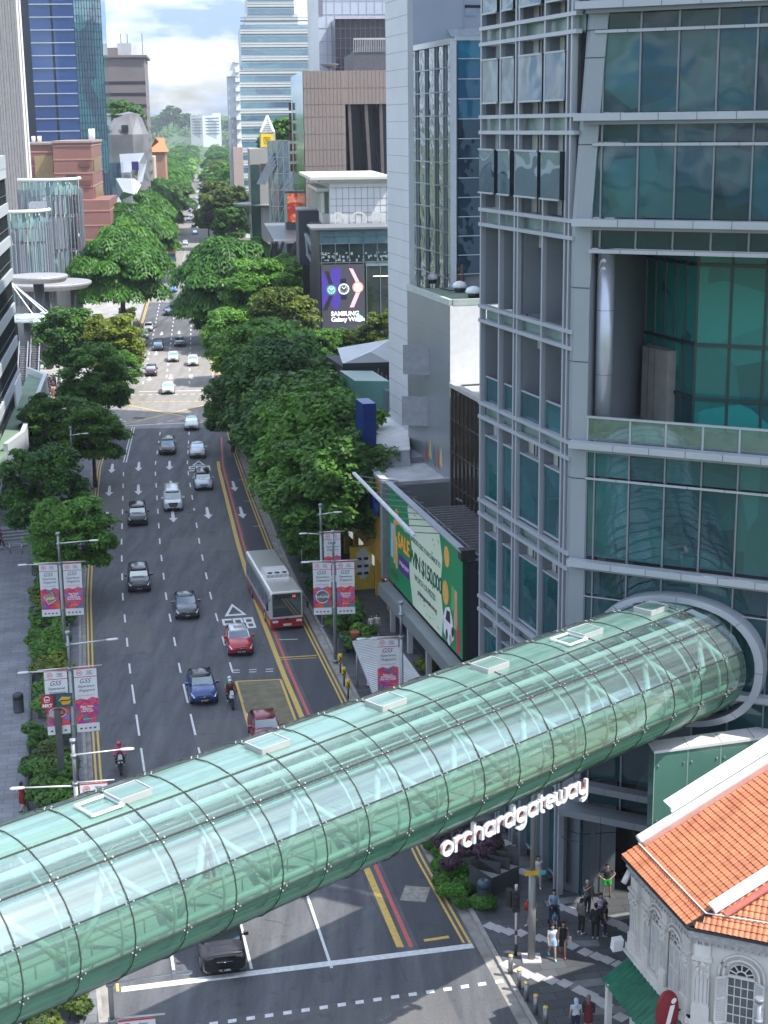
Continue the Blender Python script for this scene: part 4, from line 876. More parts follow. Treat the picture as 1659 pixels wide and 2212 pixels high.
def vent(x, y, r=.55):
 c = G(x, y, 23.4); t = thing('roof_ventilator', 'white dome ventilator on the green flat roof', 'ventilator', tuple(c), 'dome ventilators on the green flat roof')
 mb = MB(); mb.lathe([(r*.8, 0), (r*.8, .35)], c, 14, 1); mb.build('collar', [WHITE, DARK], t)
 mb = MB(); mb.lathe([(r*1.1, .32), (r*1.15, .45), (r*.9, .7), (r*.4, .82), (.02, .85)], c, 16); mb.build('dome', WHITE, t)
 return t
v1 = vent(934, 612, .42); v2 = vent(993, 630, .5); v3_ = vent(1023, 642, .55)
v1['label'] = 'smallest white dome ventilator near the far edge of the green roof'; v2['label'] = 'white dome ventilator in the middle of the green roof'; v3_['label'] = 'largest white dome ventilator at the near edge of the green roof'
tk = thing('roof_plant', 'rusty brown tank and pipes on the green flat roof', 'roof plant', tuple(G(985, 605, 23.4)))
c = G(988, 612, 23.4); mb = MB(); mb.box(c+Vector((0, 0, .8)), (1.1, 1.0, 1.6), -.2); mb.build('tank', M('rust_tank', (.16, .10, .08), .8, 0, .3, 3), tk)
mb = MB(); c = G(1020, 605, 23.4); mb.tube(c+Vector((-1.2, 0, .6)), c+Vector((1.4, .2, .6)), .5, n=12); mb.build('pipe', M('rust_pipe', (.38, .20, .12), .7, 0, .5, 3), tk)
mb = MB(); mb.path([G(950, 622, 23.45), G(975, 628, 23.5), G(1000, 622, 23.45), G(1020, 634, 23.5)], .05, 5); mb.build('cable', BLACK, tk)
# ---- tile-clad slim tower, dark glass stair tower, blue glass bay, pale blue wall behind
tt = thing('slim_tiled_tower', 'slim pale grey tiled tower with brick-like joints rising out of frame', 'tower', (3, 130, 0))
T0_, T1_ = vec(2.3, 126.0), vec(.6, 133.0)
mb = MB(); mb.prism([T0_, T1_, T1_+AC*1.5, T0_+AC*.45], .1, 60); mb.build('wall', M('pale_tile_cladding', (.58, .60, .63), .55, 0, .05, .3), tt)
zz = [z*1.35 for z in range(1, 44)]; seams(T1_, T0_, .2, 60, 1, 1, M('tile_joint', (.30, .31, .34), .6), tt, .045, .012, zs=zz, xs=[])
sg = thing('dark_glass_stair_tower', 'dark mirrored glass stair tower with a bright blue glazed end bay', 'tower', (6, 132, 0))
D0, D1 = vec(5.95, 127.7), vec(2.7, 140.9)
mb = MB(); mb.prism([D0+AC*.3+DR*.3, D1+AC*.3, D1+AC*9, D0+AC*9+DR*.3], 20, 42.4); mb.build('wall', GREYT, sg)
DGL = glassy('dark_mirror_glass', (.03, .036, .048), .02, .30, .9, 1.0, (.008, .01, .016), vs=(1.2, 1.2, 1.0))
face_grid(D1, D0, 20, 42.5, 5, 12, DGL, ALUL, sg, .10, .09, .10, xs=[0, .17, .22, .4, .45, .62, .67, .81, .86, 1])
mb = MB(); mb.beam(v3(D0, 20), v3(D0, 42.6), .55, .5, 0); mb.beam(v3(D1, 42.6), v3(D0, 42.6), .5, .45); mb.build('white_corner_post', M('white_metal_frame', (.66, .70, .74), .35, .1, .04), sg)
U0, U1 = D0+AC*.35-DR*.1, D0+AC*2.35-DR*.1
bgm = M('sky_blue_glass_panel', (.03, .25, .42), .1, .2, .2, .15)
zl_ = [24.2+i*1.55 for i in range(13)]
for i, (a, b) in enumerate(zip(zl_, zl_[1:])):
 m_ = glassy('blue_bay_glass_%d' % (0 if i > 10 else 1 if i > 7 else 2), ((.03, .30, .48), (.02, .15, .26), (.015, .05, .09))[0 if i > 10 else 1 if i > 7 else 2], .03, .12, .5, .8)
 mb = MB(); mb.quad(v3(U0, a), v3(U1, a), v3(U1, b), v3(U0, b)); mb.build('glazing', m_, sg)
mb = MB()
for z in zl_: mb.beam(v3(U0, z)-DR*.03, v3(U1, z)-DR*.03, .07, .07)
mb.beam(v3(U1, 24), v3(U1, 42.9), .16, .14); mb.beam(v3(U0, 42.8)-AC*.2, v3(U1+AC*2, 42.8), .3, .3); mb.build('white_frame', MAT['white_metal_frame'], sg)
pb = thing('pale_blue_slab', 'pale blue-grey rendered slab block with a small lean-to roof behind the dark glass tower', 'building', (8, 145, 0))
P0_, P1_ = vec(3.0, 142.8), vec(16, 145.5)
mb = MB(); mb.prism([P0_, P1_, P1_+vec(4, 38), P0_+vec(3.8, 38)], 20, 92); mb.build('wall', M('pale_blue_render', (.46, .52, .60), .7, 0, .05, .4), pb)  # height and depth stretched out of view to shade the road
mb = MB(); mb.prism([vec(17, 111.5), vec(30, 108.5), vec(32, 146), vec(17.5, 144)], .1, 92); mb.build('rear_wing', MAT['pale_blue_render'], pb)  # unseen block, added only to keep sun off the road
mb = MB(); mb.beam(v3(V(868, 60, P0_, P1_), 41)-DR*.15, v3(V(868, 60, P0_, P1_), 56)-DR*.15, .18, .18); mb.beam(v3(V(1000, 60, P0_, P1_), 41)-DR*.15, v3(V(1000, 60, P0_, P1_), 56)-DR*.15, .05, .05); mb.build('downpipe', GREYT, pb)
pr = V(966, 68, P0_, P1_); pr2 = V(1046, 66, P0_, P1_)
mb = MB(); mb.quad(pr+Vector((0, 0, .2)), pr2+Vector((0, 0, .2)), pr2-DR*1.3-Vector((0, 0, .5)), pr-DR*1.3-Vector((0, 0, .5)))
for i in range(22): a = pr+(pr2-pr)*(i/21); mb.beam(a+Vector((0, 0, .24)), a-DR*1.3-Vector((0, 0, .46)), .05, .06)
mb.build('lean_to_roof', M('corrugated_white', (.55, .60, .64), .4, .2), pb)
for x, y, w_, h_, m_ in ((990, 92, 1.8, .8, M('cream_panel', (.45, .5, .45), .6)), (1027, 80, .9, .6, WHITE), (1027, 14, 2, .25, DARK), (1017, 25, 1, .7, MAT['pale_blue_render'])):
 p = V(x, y, P0_, P1_); mb = MB(); mb.box(p-DR*.03, (w_, .08, h_), .25); mb.build('wall_unit', m_, pb)
# ---- low roofs behind the store: blue pylon, green glass box, slatted pergola, white pavilion
bx_ = thing('blue_sign_pylon', 'tall royal blue sign pylon rising from the low store roofs', 'sign', tuple(G(795, 990, 10)))
c0_, c1_ = G(786, 1004, 10), G(813, 1010, 10)
c1_ = c0_+AC*1.05
zt = 14.9
mb = MB(); mb.prism([c0_, c1_, c1_+DR*2.6, c0_+DR*2.6], 9.9, zt, 0, 1); mb.build('pylon', [M('royal_blue_panel', (.008, .03, .16), .35, .1, .06, .6), M('pale_blue_top', (.14, .20, .38), .5)], bx_)
seams(c0_, c1_, 10, zt, 1, 6, DARK, bx_, .02, .01, xs=[])
mb = MB(); mb.box(c0_+Vector((-.15, 1.2, 2.2)), (.12, 1.2, 1.2), .25); mb.build('badge', WHITE, bx_)
pg = thing('slatted_pergola', 'white slatted pergola roof between the blue pylon and the grey block', 'pergola', tuple(G(850, 940, 11)))
q0, q1, q2, q3 = G(815, 975, 11.2), G(884, 972, 11.2), G(878, 890, 11.2), G(812, 893, 11.2)
mb = MB()
for i in range(21):
 t = i/20; a = q0+(q1-q0)*t; b = q3+(q2-q3)*t
 mb.beam(a+(b-a)*0.0, b+(q1-q0)*.0, .13, .12)
mb.build('slat', M('white_slat', (.62, .62, .62), .5), pg)
mb = MB(); mb.prism([v3(q0), v3(q1), v3(q2), v3(q3)], 9.9, 10.9); mb.build('base_wall', M('grey_box_wall', (.22, .24, .26), .5), pg)
mb = MB(); mb.quad(q0-Vector((0, 0, .1)), q1-Vector((0, 0, .1)), G(888, 1009, 10), G(818, 1012, 10)); mb.build('front_wall', MAT['grey_box_wall'], pg)
gx = thing('green_glass_kiosk', 'flat roofed pale green glass box among the low roofs', 'kiosk', tuple(G(790, 860, 10)))
g0, g1 = G(768, 896, 10), G(842, 897, 10); g2_, g3_ = g1+DR*6.5, g0+DR*6.5
mb = MB(); mb.prism([g0, g1, g2_, g3_], 9.9, 13.2, 0, 1); mb.build('glass_box', [M('sea_green_glass', (.14, .30, .27), .15, .1, .15, .3), M('sea_green_roof', (.24, .36, .33), .3, .1, .15, .3)], gx)
mb = MB(); mb.box(G(862, 897, 10)+Vector((0, 0, 1.2)), (2.8, 2, 2.6), .2); mb.build('annex', ALU, gx)
wp = thing('white_roof_pavilion', 'pavilion with folded white metal roof over a dark wall laced with bare stems', 'pavilion', tuple(G(790, 830, 4)))
w0, w1, w2, w3, w4 = G(740, 786, 13.5), G(845, 783, 13.5), G(845, 732, 15.0), G(729, 752, 14.6), G(800, 760, 14.6)
mb = MB(); mb.quad(w0, w1, w4); mb.quad(w0, w4, w2, w3); mb.quad(w1, w2, w4); mb.build('roof', M('white_metal_roof', (.60, .62, .64), .45, .1, .06, .5), wp)
mb = MB(); mb.prism([v3(w0), v3(w1), v3(w1)+DR*8, v3(w0)+DR*8], 2, 13.2); mb.build('wall', M('dark_pavilion_wall', (.035, .035, .04), .7), wp)
mb = MB(); mb.beam(w0-Vector((0, 0, .15)), w1-Vector((0, 0, .15)), .2, .4); mb.build('fascia', DARK, wp)
mb = MB(); rn = random.Random(8)
for i in range(46):
 p = v3(w0)+(v3(w1)-v3(w0))*rn.random()-DR*.4; z = rn.uniform(6, 9.5); pts = [v3(p, z)]
 for k in range(4): pts.append(pts[-1]+Vector((rn.uniform(-.5, .5), rn.uniform(-.1, .1), rn.uniform(.5, 1.1))))
 mb.path(pts, .045, 4)
mb.build('bare_stems', M('bare_stem_grey', (.22, .19, .17), .8), wp)
# ================================================================= RIGHT SIDE, FARTHER
def rect(Yd, x0, x1, depth, y_ref=600, dirv=None):
 """footprint with its front-left corner seen at column x0 and its front-right at x1, at distance Yd"""
 r = rdir(Yd) if dirv is None else dirv; a = Vector((r.y, -r.x, 0))
 A = v3(PY(x0, y_ref, Yd), 0); B = V(x1, y_ref, A, A+a); B = v3(B, 0)
 return A, B, B+r*depth, A+r*depth
def ztop(x, y, P):
 d = ray(x, y); t = P.y/d.y; return CAMH+d.z*t
# glass-fronted store with the watch advert screen
A, B, C_, D_ = rect(238, 692, 850, 30); zt = ztop(692, 494, A)
sb = thing('glass_fronted_mall', 'dark glass fronted shopping mall with a lit watch advert on its face', 'building', tuple(A))
mb = MB(); mb.prism([A+rdir(238)*.2, B+rdir(238)*.2, C_, D_], .1, zt-.2, 0, 0); mb.build('wall', M('charcoal_wall', (.045, .047, .055), .5, .1, .1, .3), sb)
z_a, z_b, z_c, z_d = ztop(692, 510, A), ztop(692, 527, A), ztop(692, 568, A), ztop(692, 573, A)
dd = (B-A)
def lv(f, z): return A+dd*f+Vector((0, 0, z))
mb = MB(); mb.quad(lv(0, z_b), lv(1, z_b), lv(1, zt-.2), lv(0, zt-.2)); mb.build('upper_glazing', M('pale_teal_glazing', (.12, .24, .27), .2, .2, .2, .3), sb)
mb = MB(); mb.quad(lv(0, z_c), lv(1, z_c), lv(1, z_b), lv(0, z_b)); mb.build('shop_window', glassy('shop_window_glass', (.02, .035, .03), .05, .08, .2, .4), sb)
sdn = random.Random(4); mb = MB()
for i in range(46):
 f = sdn.random()*.97+.01; z = z_c+.25+sdn.choice((0, .5, 1.0))+sdn.random()*.2; mb.box(lv(f, z)-rdir(238)*.04, (sdn.uniform(.15, .5), .04, sdn.uniform(.1, .45)), .12)
mb.build('display', M('shop_display', (.25, .29, .31), .5), sb)
mb = MB()
for i in range(6): mb.beam(lv(i*.19+.02, z_c-.3)-rdir(238)*.08, lv(i*.19+.02, zt-.2)-rdir(238)*.08, .12, .16, 0, (0, -1, 0))
for z in (z_b, z_a, z_c, zt-.3): mb.beam(lv(0, z)-rdir(238)*.1, lv(1, z)-rdir(238)*.1, .12, .12)
mb.build('mullion', M('slate_frame', (.14, .16, .18), .5, .2), sb)
mb = MB(); mb.quad(lv(.62, .3), lv(1, .3), lv(1, z_c-.2), lv(.62, z_c-.2)); mb.build('lower_window', glassy('lower_window_glass', (.018, .03, .022), .05, .10, .3, .5, (.05, .05, .03)), sb)
mb = MB()
for i in range(3): mb.beam(lv(.63+i*.19, .3)-rdir(238)*.06, lv(.63+i*.19, z_c)-rdir(238)*.06, .1, .14, 0, (0, -1, 0))
for z in (z_c-.45, z_c-.1): mb.beam(lv(.62, z)-rdir(238)*.06, lv(1, z)-rdir(238)*.06, .1, .35)
for z in (7.2, 7.6): mb.beam(lv(.62, z)-rdir(238)*.06, lv(1, z)-rdir(238)*.06, .1, .2)
mb.build('lower_frame', M('sea_glass_frame', (.18, .26, .27), .4), sb)
mb = MB(); mb.beam(lv(.72, z_c-2.2)-rdir(238)*.08, lv(1, z_c-2.2)-rdir(238)*.08, .06, .12); mb.build('strip_lamp', M('lit_strip', (.9, .8, .6), .5, emis=1.2), sb)
mb = MB(); mb.prism([A-Vector((1.3, .8, 0)), B-Vector((0, .8, 0)), B+rdir(238)*9, A+rdir(238)*9-Vector((1.3, 0, 0))], zt-.15, zt+.15); mb.build('roof', M('dark_grey_roof', (.15, .155, .165), .6, 0, .1, .2), sb)
# LED screen: flat lit advert on the wall
sc2 = thing('led_screen', 'large lit screen showing three wrist watches over SAMSUNG Galaxy Watch', 'screen', tuple(lv(0, 0)))
sA, sB = lv(.015, 0)-rdir(238)*.35, lv(.60, 0)-rdir(238)*.35; sd_ = (sB-sA); sL = sd_.length; zs0, zs1 = ztop(700, 716, A), z_d; sH = zs1-zs0
def sp(u, v_, o=0.0): return sA+sd_*u+Vector((0, 0, zs0+sH*v_))-rdir(238)*(o+.02)
def emat(n_, c, e=1.0): return M(n_, c, .5, 0, .03, .5, emis=e)
mb = MB(); mb.prism([sA, sB, sB+rdir(238)*.3, sA+rdir(238)*.3], zs0-.1, zs1+.05); mb.build('screen_body', emat('screen_dark', (.045, .045, .055), .5), sc2)
mb = MB(); mb.quad(sp(.0, .35), sp(.0, .93), sp(.28, .62)); mb.quad(sp(.14, .5, .01), sp(.22, .95, .01), sp(.46, .96, .01), sp(.42, .4, .01), sp(.3, .3, .01)); mb.build('purple_glow', emat('screen_purple', (.06, .035, .26), .4), sc2)
def disc(cu, cv, r, o, n_=22): return [sp(cu+r*math.cos(a*2*math.pi/n_)/sL, cv+r*math.sin(a*2*math.pi/n_)/sH, o) for a in range(n_)]
for cu, cv, cb, cf, cs in ((.22, .63, (.05, .10, .11), (.10, .30, .28), (.015, .012, .02)), (.51, .64, (.55, .58, .62), (.04, .05, .06), (.01, .01, .015)), (.84, .66, (.75, .24, .17), (.85, .62, .52), (.78, .38, .42))):
 mb = MB(); s1_ = 1 if cu < .7 else -1
 if cu > .7 or cu < .3:
  mb.quad(sp(cu-.05, cv+.08, .02), sp(cu+.06, cv+.05, .02), sp(cu-.09*s1_*-1-.02 if cu > .7 else cu-.06, cv+.28, .02), sp(cu-.2 if cu > .7 else cu-.14, cv+.29, .02)); mb.quad(sp(cu-.05, cv-.08, .02), sp(cu+.06, cv-.06, .02), sp(cu-.10, cv-.30, .02), sp(cu-.2, cv-.30, .02))
 else: mb.quad(sp(cu-.07, cv+.07, .02), sp(cu+.07, cv+.07, .02), sp(cu+.05, cv+.16, .02), sp(cu-.08, cv+.15, .02)); mb.quad(sp(cu-.07, cv-.07, .02), sp(cu+.07, cv-.07, .02), sp(cu+.06, cv-.16, .02), sp(cu-.07, cv-.15, .02))
 mb.build('watch_strap', emat('strap_%d' % int(cu*100), cs, .6), sc2)
 r_ = sL*.115; mb = MB(); mb.add(disc(cu, cv, r_*1.12, .03), [tuple(range(22))]); mb.build('watch_case', emat('case_%d' % int(cu*100), cb, .7), sc2)
 mb = MB(); mb.add(disc(cu, cv, r_*.86, .04), [tuple(range(22))]); mb.build('watch_face', emat('face_%d' % int(cu*100), cf, .6), sc2)
 mb = MB(); mb.beam(sp(cu, cv, .05), sp(cu+.05, cv+.035, .05), .04, .07); mb.beam(sp(cu, cv, .05), sp(cu-.035, cv+.03, .05), .04, .07)
 for a in range(12): mb.beam(sp(cu+r_*.6*math.cos(a*.5236)/sL, cv+r_*.6*math.sin(a*.5236)/sH, .05), sp(cu+r_*.8*math.cos(a*.5236)/sL, cv+r_*.8*math.sin(a*.5236)/sH, .05), .03, .05)
 mb.build('watch_hands', emat('hands_white', (.8, .85, .85), .8), sc2)
acd = sd_.normalized()
text('advert_line', 'SAMSUNG', sp(.2, .265, .03), acd, (0, 0, 1), .95, emat('screen_white', (.8, .8, .82), .9), sc2, align='LEFT', bold=.03)
text('advert_line', 'Galaxy Watch', sp(.2, .18, .03), acd, (0, 0, 1), 1.0, MAT['screen_white'], sc2, align='LEFT', bold=.015, space=.9)
mb = MB(); mb.add(disc(.86, .19, .55, .03), [tuple(range(22))]); mb.build('advert_badge', emat('badge_blue', (.25, .55, .62), .8), sc2)
# white stone department store above it
A, B, C_, D_ = rect(252, 716, 850, 30); zt = ztop(716, 392, A); zb = 18
rs = thing('white_department_store', 'white stone department store with a heavy cornice and large ROBINSONS letters', 'building', tuple(A))
mb = MB(); mb.prism([A, B, C_, D_], .1, zt); mb.build('wall', M('white_stone', (.60, .61, .62), .6, 0, .05, .3), rs)
mb = MB(); mb.prism([A-Vector((3.0, 1.6, 0)), B-Vector((0, 1.6, 0)), C_, D_-Vector((3.0, 0, 0))], zt+.3, zt+.75); mb.prism([A-Vector((1.5, .8, 0)), B-Vector((0, .8, 0)), C_, D_-Vector((1.5, 0, 0))], zt-.15, zt+.29); mb.build('cornice', M('cream_stone', (.55, .54, .49), .7, 0, .06, .4), rs)
seams(A, B, zb, zt-.8, 10, 1, SEAM, rs, .06, .03, zs=[ztop(716, 430, A), ztop(716, 445, A), ztop(716, 406, A), ztop(716, 460, A)])
text('store_letters', 'ROBINSONS', lv(0, 0)*0+A+(B-A).normalized()*.3-rdir(252)*.5+Vector((0, 0, ztop(716, 478, A))), (B-A), (0, 0, 1), 3.9, M('white_letter', (.56, .57, .58), .5), rs, align='LEFT', space=1.15, ext=.06, bold=-.03)
A2, B2, C2, D2 = rect(254, 700, 722, 22); zp = ztop(700, 412, A2)
mb = MB(); mb.prism([A2-Vector((.8, .8, 0)), B2-Vector((0, .8, 0)), C2, D2-Vector((.8, 0, 0))], zp-.1, zp+.4); mb.prism([A2, B2, C2, D2], .1, ztop(700, 462, A2)); mb.build('side_wing', MAT['cream_stone'], rs)
mb = MB(); mb.prism([A2+Vector((.4, .6, 0)), B2+Vector((0, .6, 0)), C2, D2+Vector((.4, 0, 0))], ztop(700, 462, A2)-.2, zp-.15); mb.build('gallery_glass', glassy('gallery_green_glass', (.05, .09, .04), .1, .1, .2, .5, (.16, .22, .06)), rs)
mb = MB()
for i in range(9):
 p = A2+(D2-A2)*(i/8); mb.box((p.x, p.y, (zp+ztop(700, 462, A2))/2), (.5, .5, zp-ztop(700, 462, A2)-.3), .15)
mb.build('gallery_column', MAT['cream_stone'], rs)
# dark pylon box, slanted canopy with V legs
A, B, C_, D_ = rect(262, 648, 694, 8)
dk = thing('dark_entrance_block', 'charcoal entrance block with a tilted advertising frame on its corner', 'building', tuple(A))
zt = ztop(648, 455, A); mb = MB(); mb.prism([A, B, C_, D_], 13.5, zt, 0); mb.build('wall', M('slate_panel', (.055, .062, .08), .5, .1, .08, .3), dk)
mb = MB(); mb.prism([A-Vector((.4, .4, 0)), B-Vector((0, .4, 0)), C_, D_], zt, zt+.25); mb.build('roof_slab', M('mid_grey_slab', (.30, .31, .33), .5), dk)
mb = MB(); mb.prism([A+Vector((.5, .5, 0)), A+Vector((2.1, .7, 0)), A+Vector((2.1, 8, 0)), A+Vector((.5, 8, 0))], .1, 13.4); mb.prism([B-Vector((1.4, -.4, 0)), B+Vector((.3, .4, 0)), C_+Vector((.3, 0, 0)), C_-Vector((1.4, 0, 0))], .1, 13.4); mb.build('pier', M('black_pier', (.02, .022, .028), .4), dk)
mb = MB(); a, b = ztop(665, 512, A), ztop(690, 560, A)
q = [PY(660, 505, 259), PY(684, 545, 256), PY(690, 590, 256), PY(664, 548, 259)]
for i in range(4): mb.beam(q[i], q[(i+1) % 4], .5, .35)
mb.beam(q[0]*.5+q[2]*.5, q[1], .3, .3); mb.beam(q[0], q[2], .2, .2); mb.build('tilted_frame', ALUL, dk)
A, B, C_, D_ = rect(300, 605, 655, 34)
cp_ = thing('street_canopy', 'flat dark metal canopy on leaning V legs over a crowded corner', 'canopy', tuple(A))
zc1 = ztop(605, 519, A)
mb = MB(); c1 = G(592, 520, zc1), G(648, 518, zc1), G(648, 481, zc1), G(570, 482, zc1)
mb.prism(list(c1), zc1-.6, zc1, 0); mb.build('canopy_slab', M('canopy_grey', (.19, .20, .22), .4, .3, .1, .2), cp_)
mb = MB()
for (x, x2) in ((598, 615), (612, 622), (590, 606), (640, 632)): p = G(x, 522, zc1); q = G(x2, 585, 1); mb.beam(p, v3((q.x, p.y+6, .1)), .45, .45)
mb.build('slanted_leg', DARK, cp_)
# round canopy further on
cn = thing('round_canopy', 'disc shaped grey canopy on slender leaning struts', 'canopy', tuple(G(590, 470)))
zr = 15.5; c = G(597, 441, zr); mb = MB(); mb.lathe([(1, -.1), (11, -.1), (12, .25), (9, .6), (1, .8)], c, 36); mb.build('disc', M('canopy_disc', (.30, .31, .32), .4, .3, .05, .1), cn)
mb = MB()
for i in range(10): a = i*.63; mb.beam(c+Vector((9*math.cos(a), 9*math.sin(a), -.2)), c+Vector((5*math.cos(a+.5), 5*math.sin(a+.5), -zr+.2)), .35, .35)
mb.build('strut', ALU, cn)
# orange banner screen
A, B, C_, D_ = rect(330, 622, 650, 6); ob = thing('orange_banner_screen', 'tall orange and red picture banner on a slim wall beside the round canopy', 'banner', tuple(A))
mb = MB(); mb.prism([A, B, C_, D_], .1, ztop(622, 413, A)); mb.build('wall', M('dark_frame_wall', (.10, .11, .12), .5), ob)
z0_, z1_ = ztop(622, 480, A), ztop(622, 418, A)
m_ = D.materials.new('orange_picture'); m_.use_nodes = True; n = m_.node_tree; b_ = n.nodes['Principled BSDF']; t_ = n.nodes.new('ShaderNodeTexCoord'); no = n.nodes.new('ShaderNodeTexNoise'); no.inputs['Scale'].default_value = .28; no.inputs['Distortion'].default_value = 1.5
cr = n.nodes.new('ShaderNodeValToRGB'); cr.color_ramp.interpolation = 'CONSTANT'
for p_, c_ in ((0, (.35, .03, .02, 1)), (.42, (.55, .10, .05, 1)), (.5, (.75, .28, .16, 1)), (.58, (.70, .13, .03, 1)), (.64, (.20, .35, .55, 1))):
 e_ = cr.color_ramp.elements[0] if p_ == 0 else cr.color_ramp.elements.new(p_); e_.position = p_; e_.color = c_
n.links.new(t_.outputs['Object'], no.inputs[0]); n.links.new(no.outputs[0], cr.inputs[0]); n.links.new(cr.outputs[0], b_.inputs['Base Color']); n.links.new(cr.outputs[0], b_.inputs['Emission Color']); b_.inputs['Emission Strength'].default_value = .4
mb = MB(); o_ = -rdir(330)*.2; mb.quad(v3(A+o_, z0_)+(B-A)*.1, v3(B+o_, z0_), v3(B+o_, z1_), v3(A+o_, z1_)+(B-A)*.1); mb.build('picture', m_, ob)
mb = MB(); mb.quad(v3(A+o_*2, z0_)-(B-A)*.15, v3(A+o_*2, z0_)+(B-A)*.08, v3(A+o_*2, z1_)+(B-A)*.08, v3(A+o_*2, z1_)-(B-A)*.15); mb.build('green_edge', M('pale_green_glass_fin', (.40, .58, .50), .3), ob)
# brown-pink hotel block
A, B, C_, D_ = rect(300, 665, 850, 38); zt = ztop(665, 153, A)
bh = thing('mauve_brown_block', 'large mauve-brown panelled block with mirrored end wall and tall dark recess', 'building', tuple(A))
rr = rdir(300)
x1r, x2r = .50, .92
mb = MB(); W_ = (B-A); zr0, zr1 = ztop(752, 416, A), ztop(752, 225, A)
mb.prism([A, A+W_*.47, A+W_*.47+rr*6, A+rr*38+(C_-D_)*0, ], .1, zt-.02); mb.prism([A+W_*.47, B, C_, A+rr*38, A+W_*.47+rr*6], .1, zr0); mb.prism([A+W_*.47, B, C_, A+rr*38, A+W_*.47+rr*6], zr1, zt); mb.prism([A+W_*.47+rr*6, B+rr*6, C_, A+rr*38], zr0, zr1, 1)
mb.build('wall', [M('mauve_brown_panel', (.245, .195, .175), .5, .1, .05, .15), M('navy_black_glass', (.008, .01, .02), .2)], bh)
zz = [ztop(665, y, A) for y in (190, 225, 252, 289, 323, 358, 395, 430)]; seams(A, A+W_*.47, 1, zt, 11, 1, M('mauve_joint', (.215, .170, .153), .6), bh, .07, .05, zs=zz); seams(A+W_*.47, B, zr1, zt, 12, 1, MAT['mauve_joint'], bh, .07, .05, zs=[ztop(665, y, A) for y in (190,)])
mb = MB()
for f, lean in ((.50, .03), (.69, .05), (.86, .02)): mb.add([v3(A+W_*f+rr*.3, zr1), v3(A+W_*(f+.035)+rr*.3, zr1), v3(A+W_*(f+.035+lean)+rr*.8, zr0), v3(A+W_*(f+lean)+rr*.8, zr0), v3(A+W_*(f)+rr*5.5, zr1), v3(A+W_*(f+lean)+rr*5.5, zr0)], [(0, 1, 2, 3), (0, 3, 5, 4)])
mb.build('recess_fin', M('brown_fin', (.12, .10, .10), .4), bh)
mb = MB(); L0_, L1_ = A-W_.normalized()*.1, A+rr*38-W_.normalized()*.1
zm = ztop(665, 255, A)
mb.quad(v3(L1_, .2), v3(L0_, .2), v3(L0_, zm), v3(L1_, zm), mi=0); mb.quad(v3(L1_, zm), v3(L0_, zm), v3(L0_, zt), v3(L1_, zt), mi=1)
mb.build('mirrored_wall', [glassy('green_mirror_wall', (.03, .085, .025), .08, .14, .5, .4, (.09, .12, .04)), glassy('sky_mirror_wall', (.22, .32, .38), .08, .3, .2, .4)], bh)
mb = MB(); p = V(636, 200, A, A+rr)
for k in range(7): mb.box(v3(A+rr*36-W_.normalized()*.5, zt-6-k*2.1), (.5, 1.2, 1.5), .1)
mb.build('vertical_letters', M('dark_red_letters', (.12, .03, .03), .5), bh)
rp_ = thing('roof_plant', 'dark grey roof plant room with railing on the mauve-brown block', 'roof plant', tuple(A))
A2, B2, C2, D2 = rect(306, 772, 850, 20); mb = MB(); mb.prism([A2, B2, C2, D2], zt, ztop(772, 113, A2)); mb.prism([A2+Vector((1.0, 0, 0)), B2, C2, D2+Vector((1.5, 0, 0))], ztop(772, 113, A2), ztop(772, 101, A2), 0); mb.build('plant_room', M('plum_grey', (.085, .085, .10), .6), rp_)
mb = MB();
for i in range(22): p = A2+(B2-A2)*(i/21); mb.beam(v3(p, ztop(772, 113, A2))+Vector((0, -.1, 0)), v3(p, ztop(772, 84, A2))+Vector((0, -.1, 0)), .16, .1)
mb.beam(v3(A2, ztop(772, 84, A2)), v3(B2, ztop(772, 84, A2)), .3, .3); mb.build('railing', GREYT, rp_)
ds = thing('satellite_dish', 'small grey satellite dish on the mauve-brown roof edge', 'dish', tuple(PY(711, 150, 305)))
c = PY(711, 141, 305); mb = MB(); mb.lathe([(.1, -.6), (1.2, -.25), (1.9, .2), (1.8, .22), (1.0, -.1)], c, 16); mb.tube(c-Vector((0, 0, 1.2)), c-Vector((0, 0, .5)), .12, n=6); mb.build('dish', M('dish_grey', (.2, .2, .22), .5), ds)
# rear tower: pale blue glass with dark gridded panel
A, B, C_, D_ = rect(360, 700, 900, 40)
rt = thing('pale_glass_tower', 'pale blue glass tower with a dark gridded lower block behind the mauve-brown block', 'tower', tuple(A))
mb = MB(); mb.prism([A, B, C_, D_], .1, 69); mb.build('wall', M('pale_lilac_cladding', (.50, .54, .62), .3, .2, .12, .06), rt)
mb = MB(); mb.prism([A+(B-A)*.0-rdir(360)*.1, A+(B-A)*.045-rdir(360)*.1, A+(B-A)*.045, A], 60, 69.5); mb.build('edge_fin', M('mauve_shadow', (.20, .19, .25), .5), rt)  # mauve-grey fin at the left edge of the top
seams(A, B, 40, 69, 12, 10, M('lilac_joint', (.36, .38, .45), .5), rt, .12, .08)
A2, B2, C2, D2 = rect(350, 734, 900, 30); z2 = ztop(734, 40, A2); mb = MB(); mb.prism([A2, B2, C2, D2], .1, z2); mb.build('dark_block', M('plum_black_glass', (.028, .026, .038), .2, 0, .2, .1), rt)
seams(A2, B2, 30, z2, 16, 14, M('plum_joint', (.10, .10, .13), .5), rt, .10, .08)
mb = MB(); mb.beam(v3(A2, z2+.2), v3(B2, z2+.2), .8, .6); mb.build('dark_coping', M('lilac_coping', (.42, .42, .48), .5), rt)
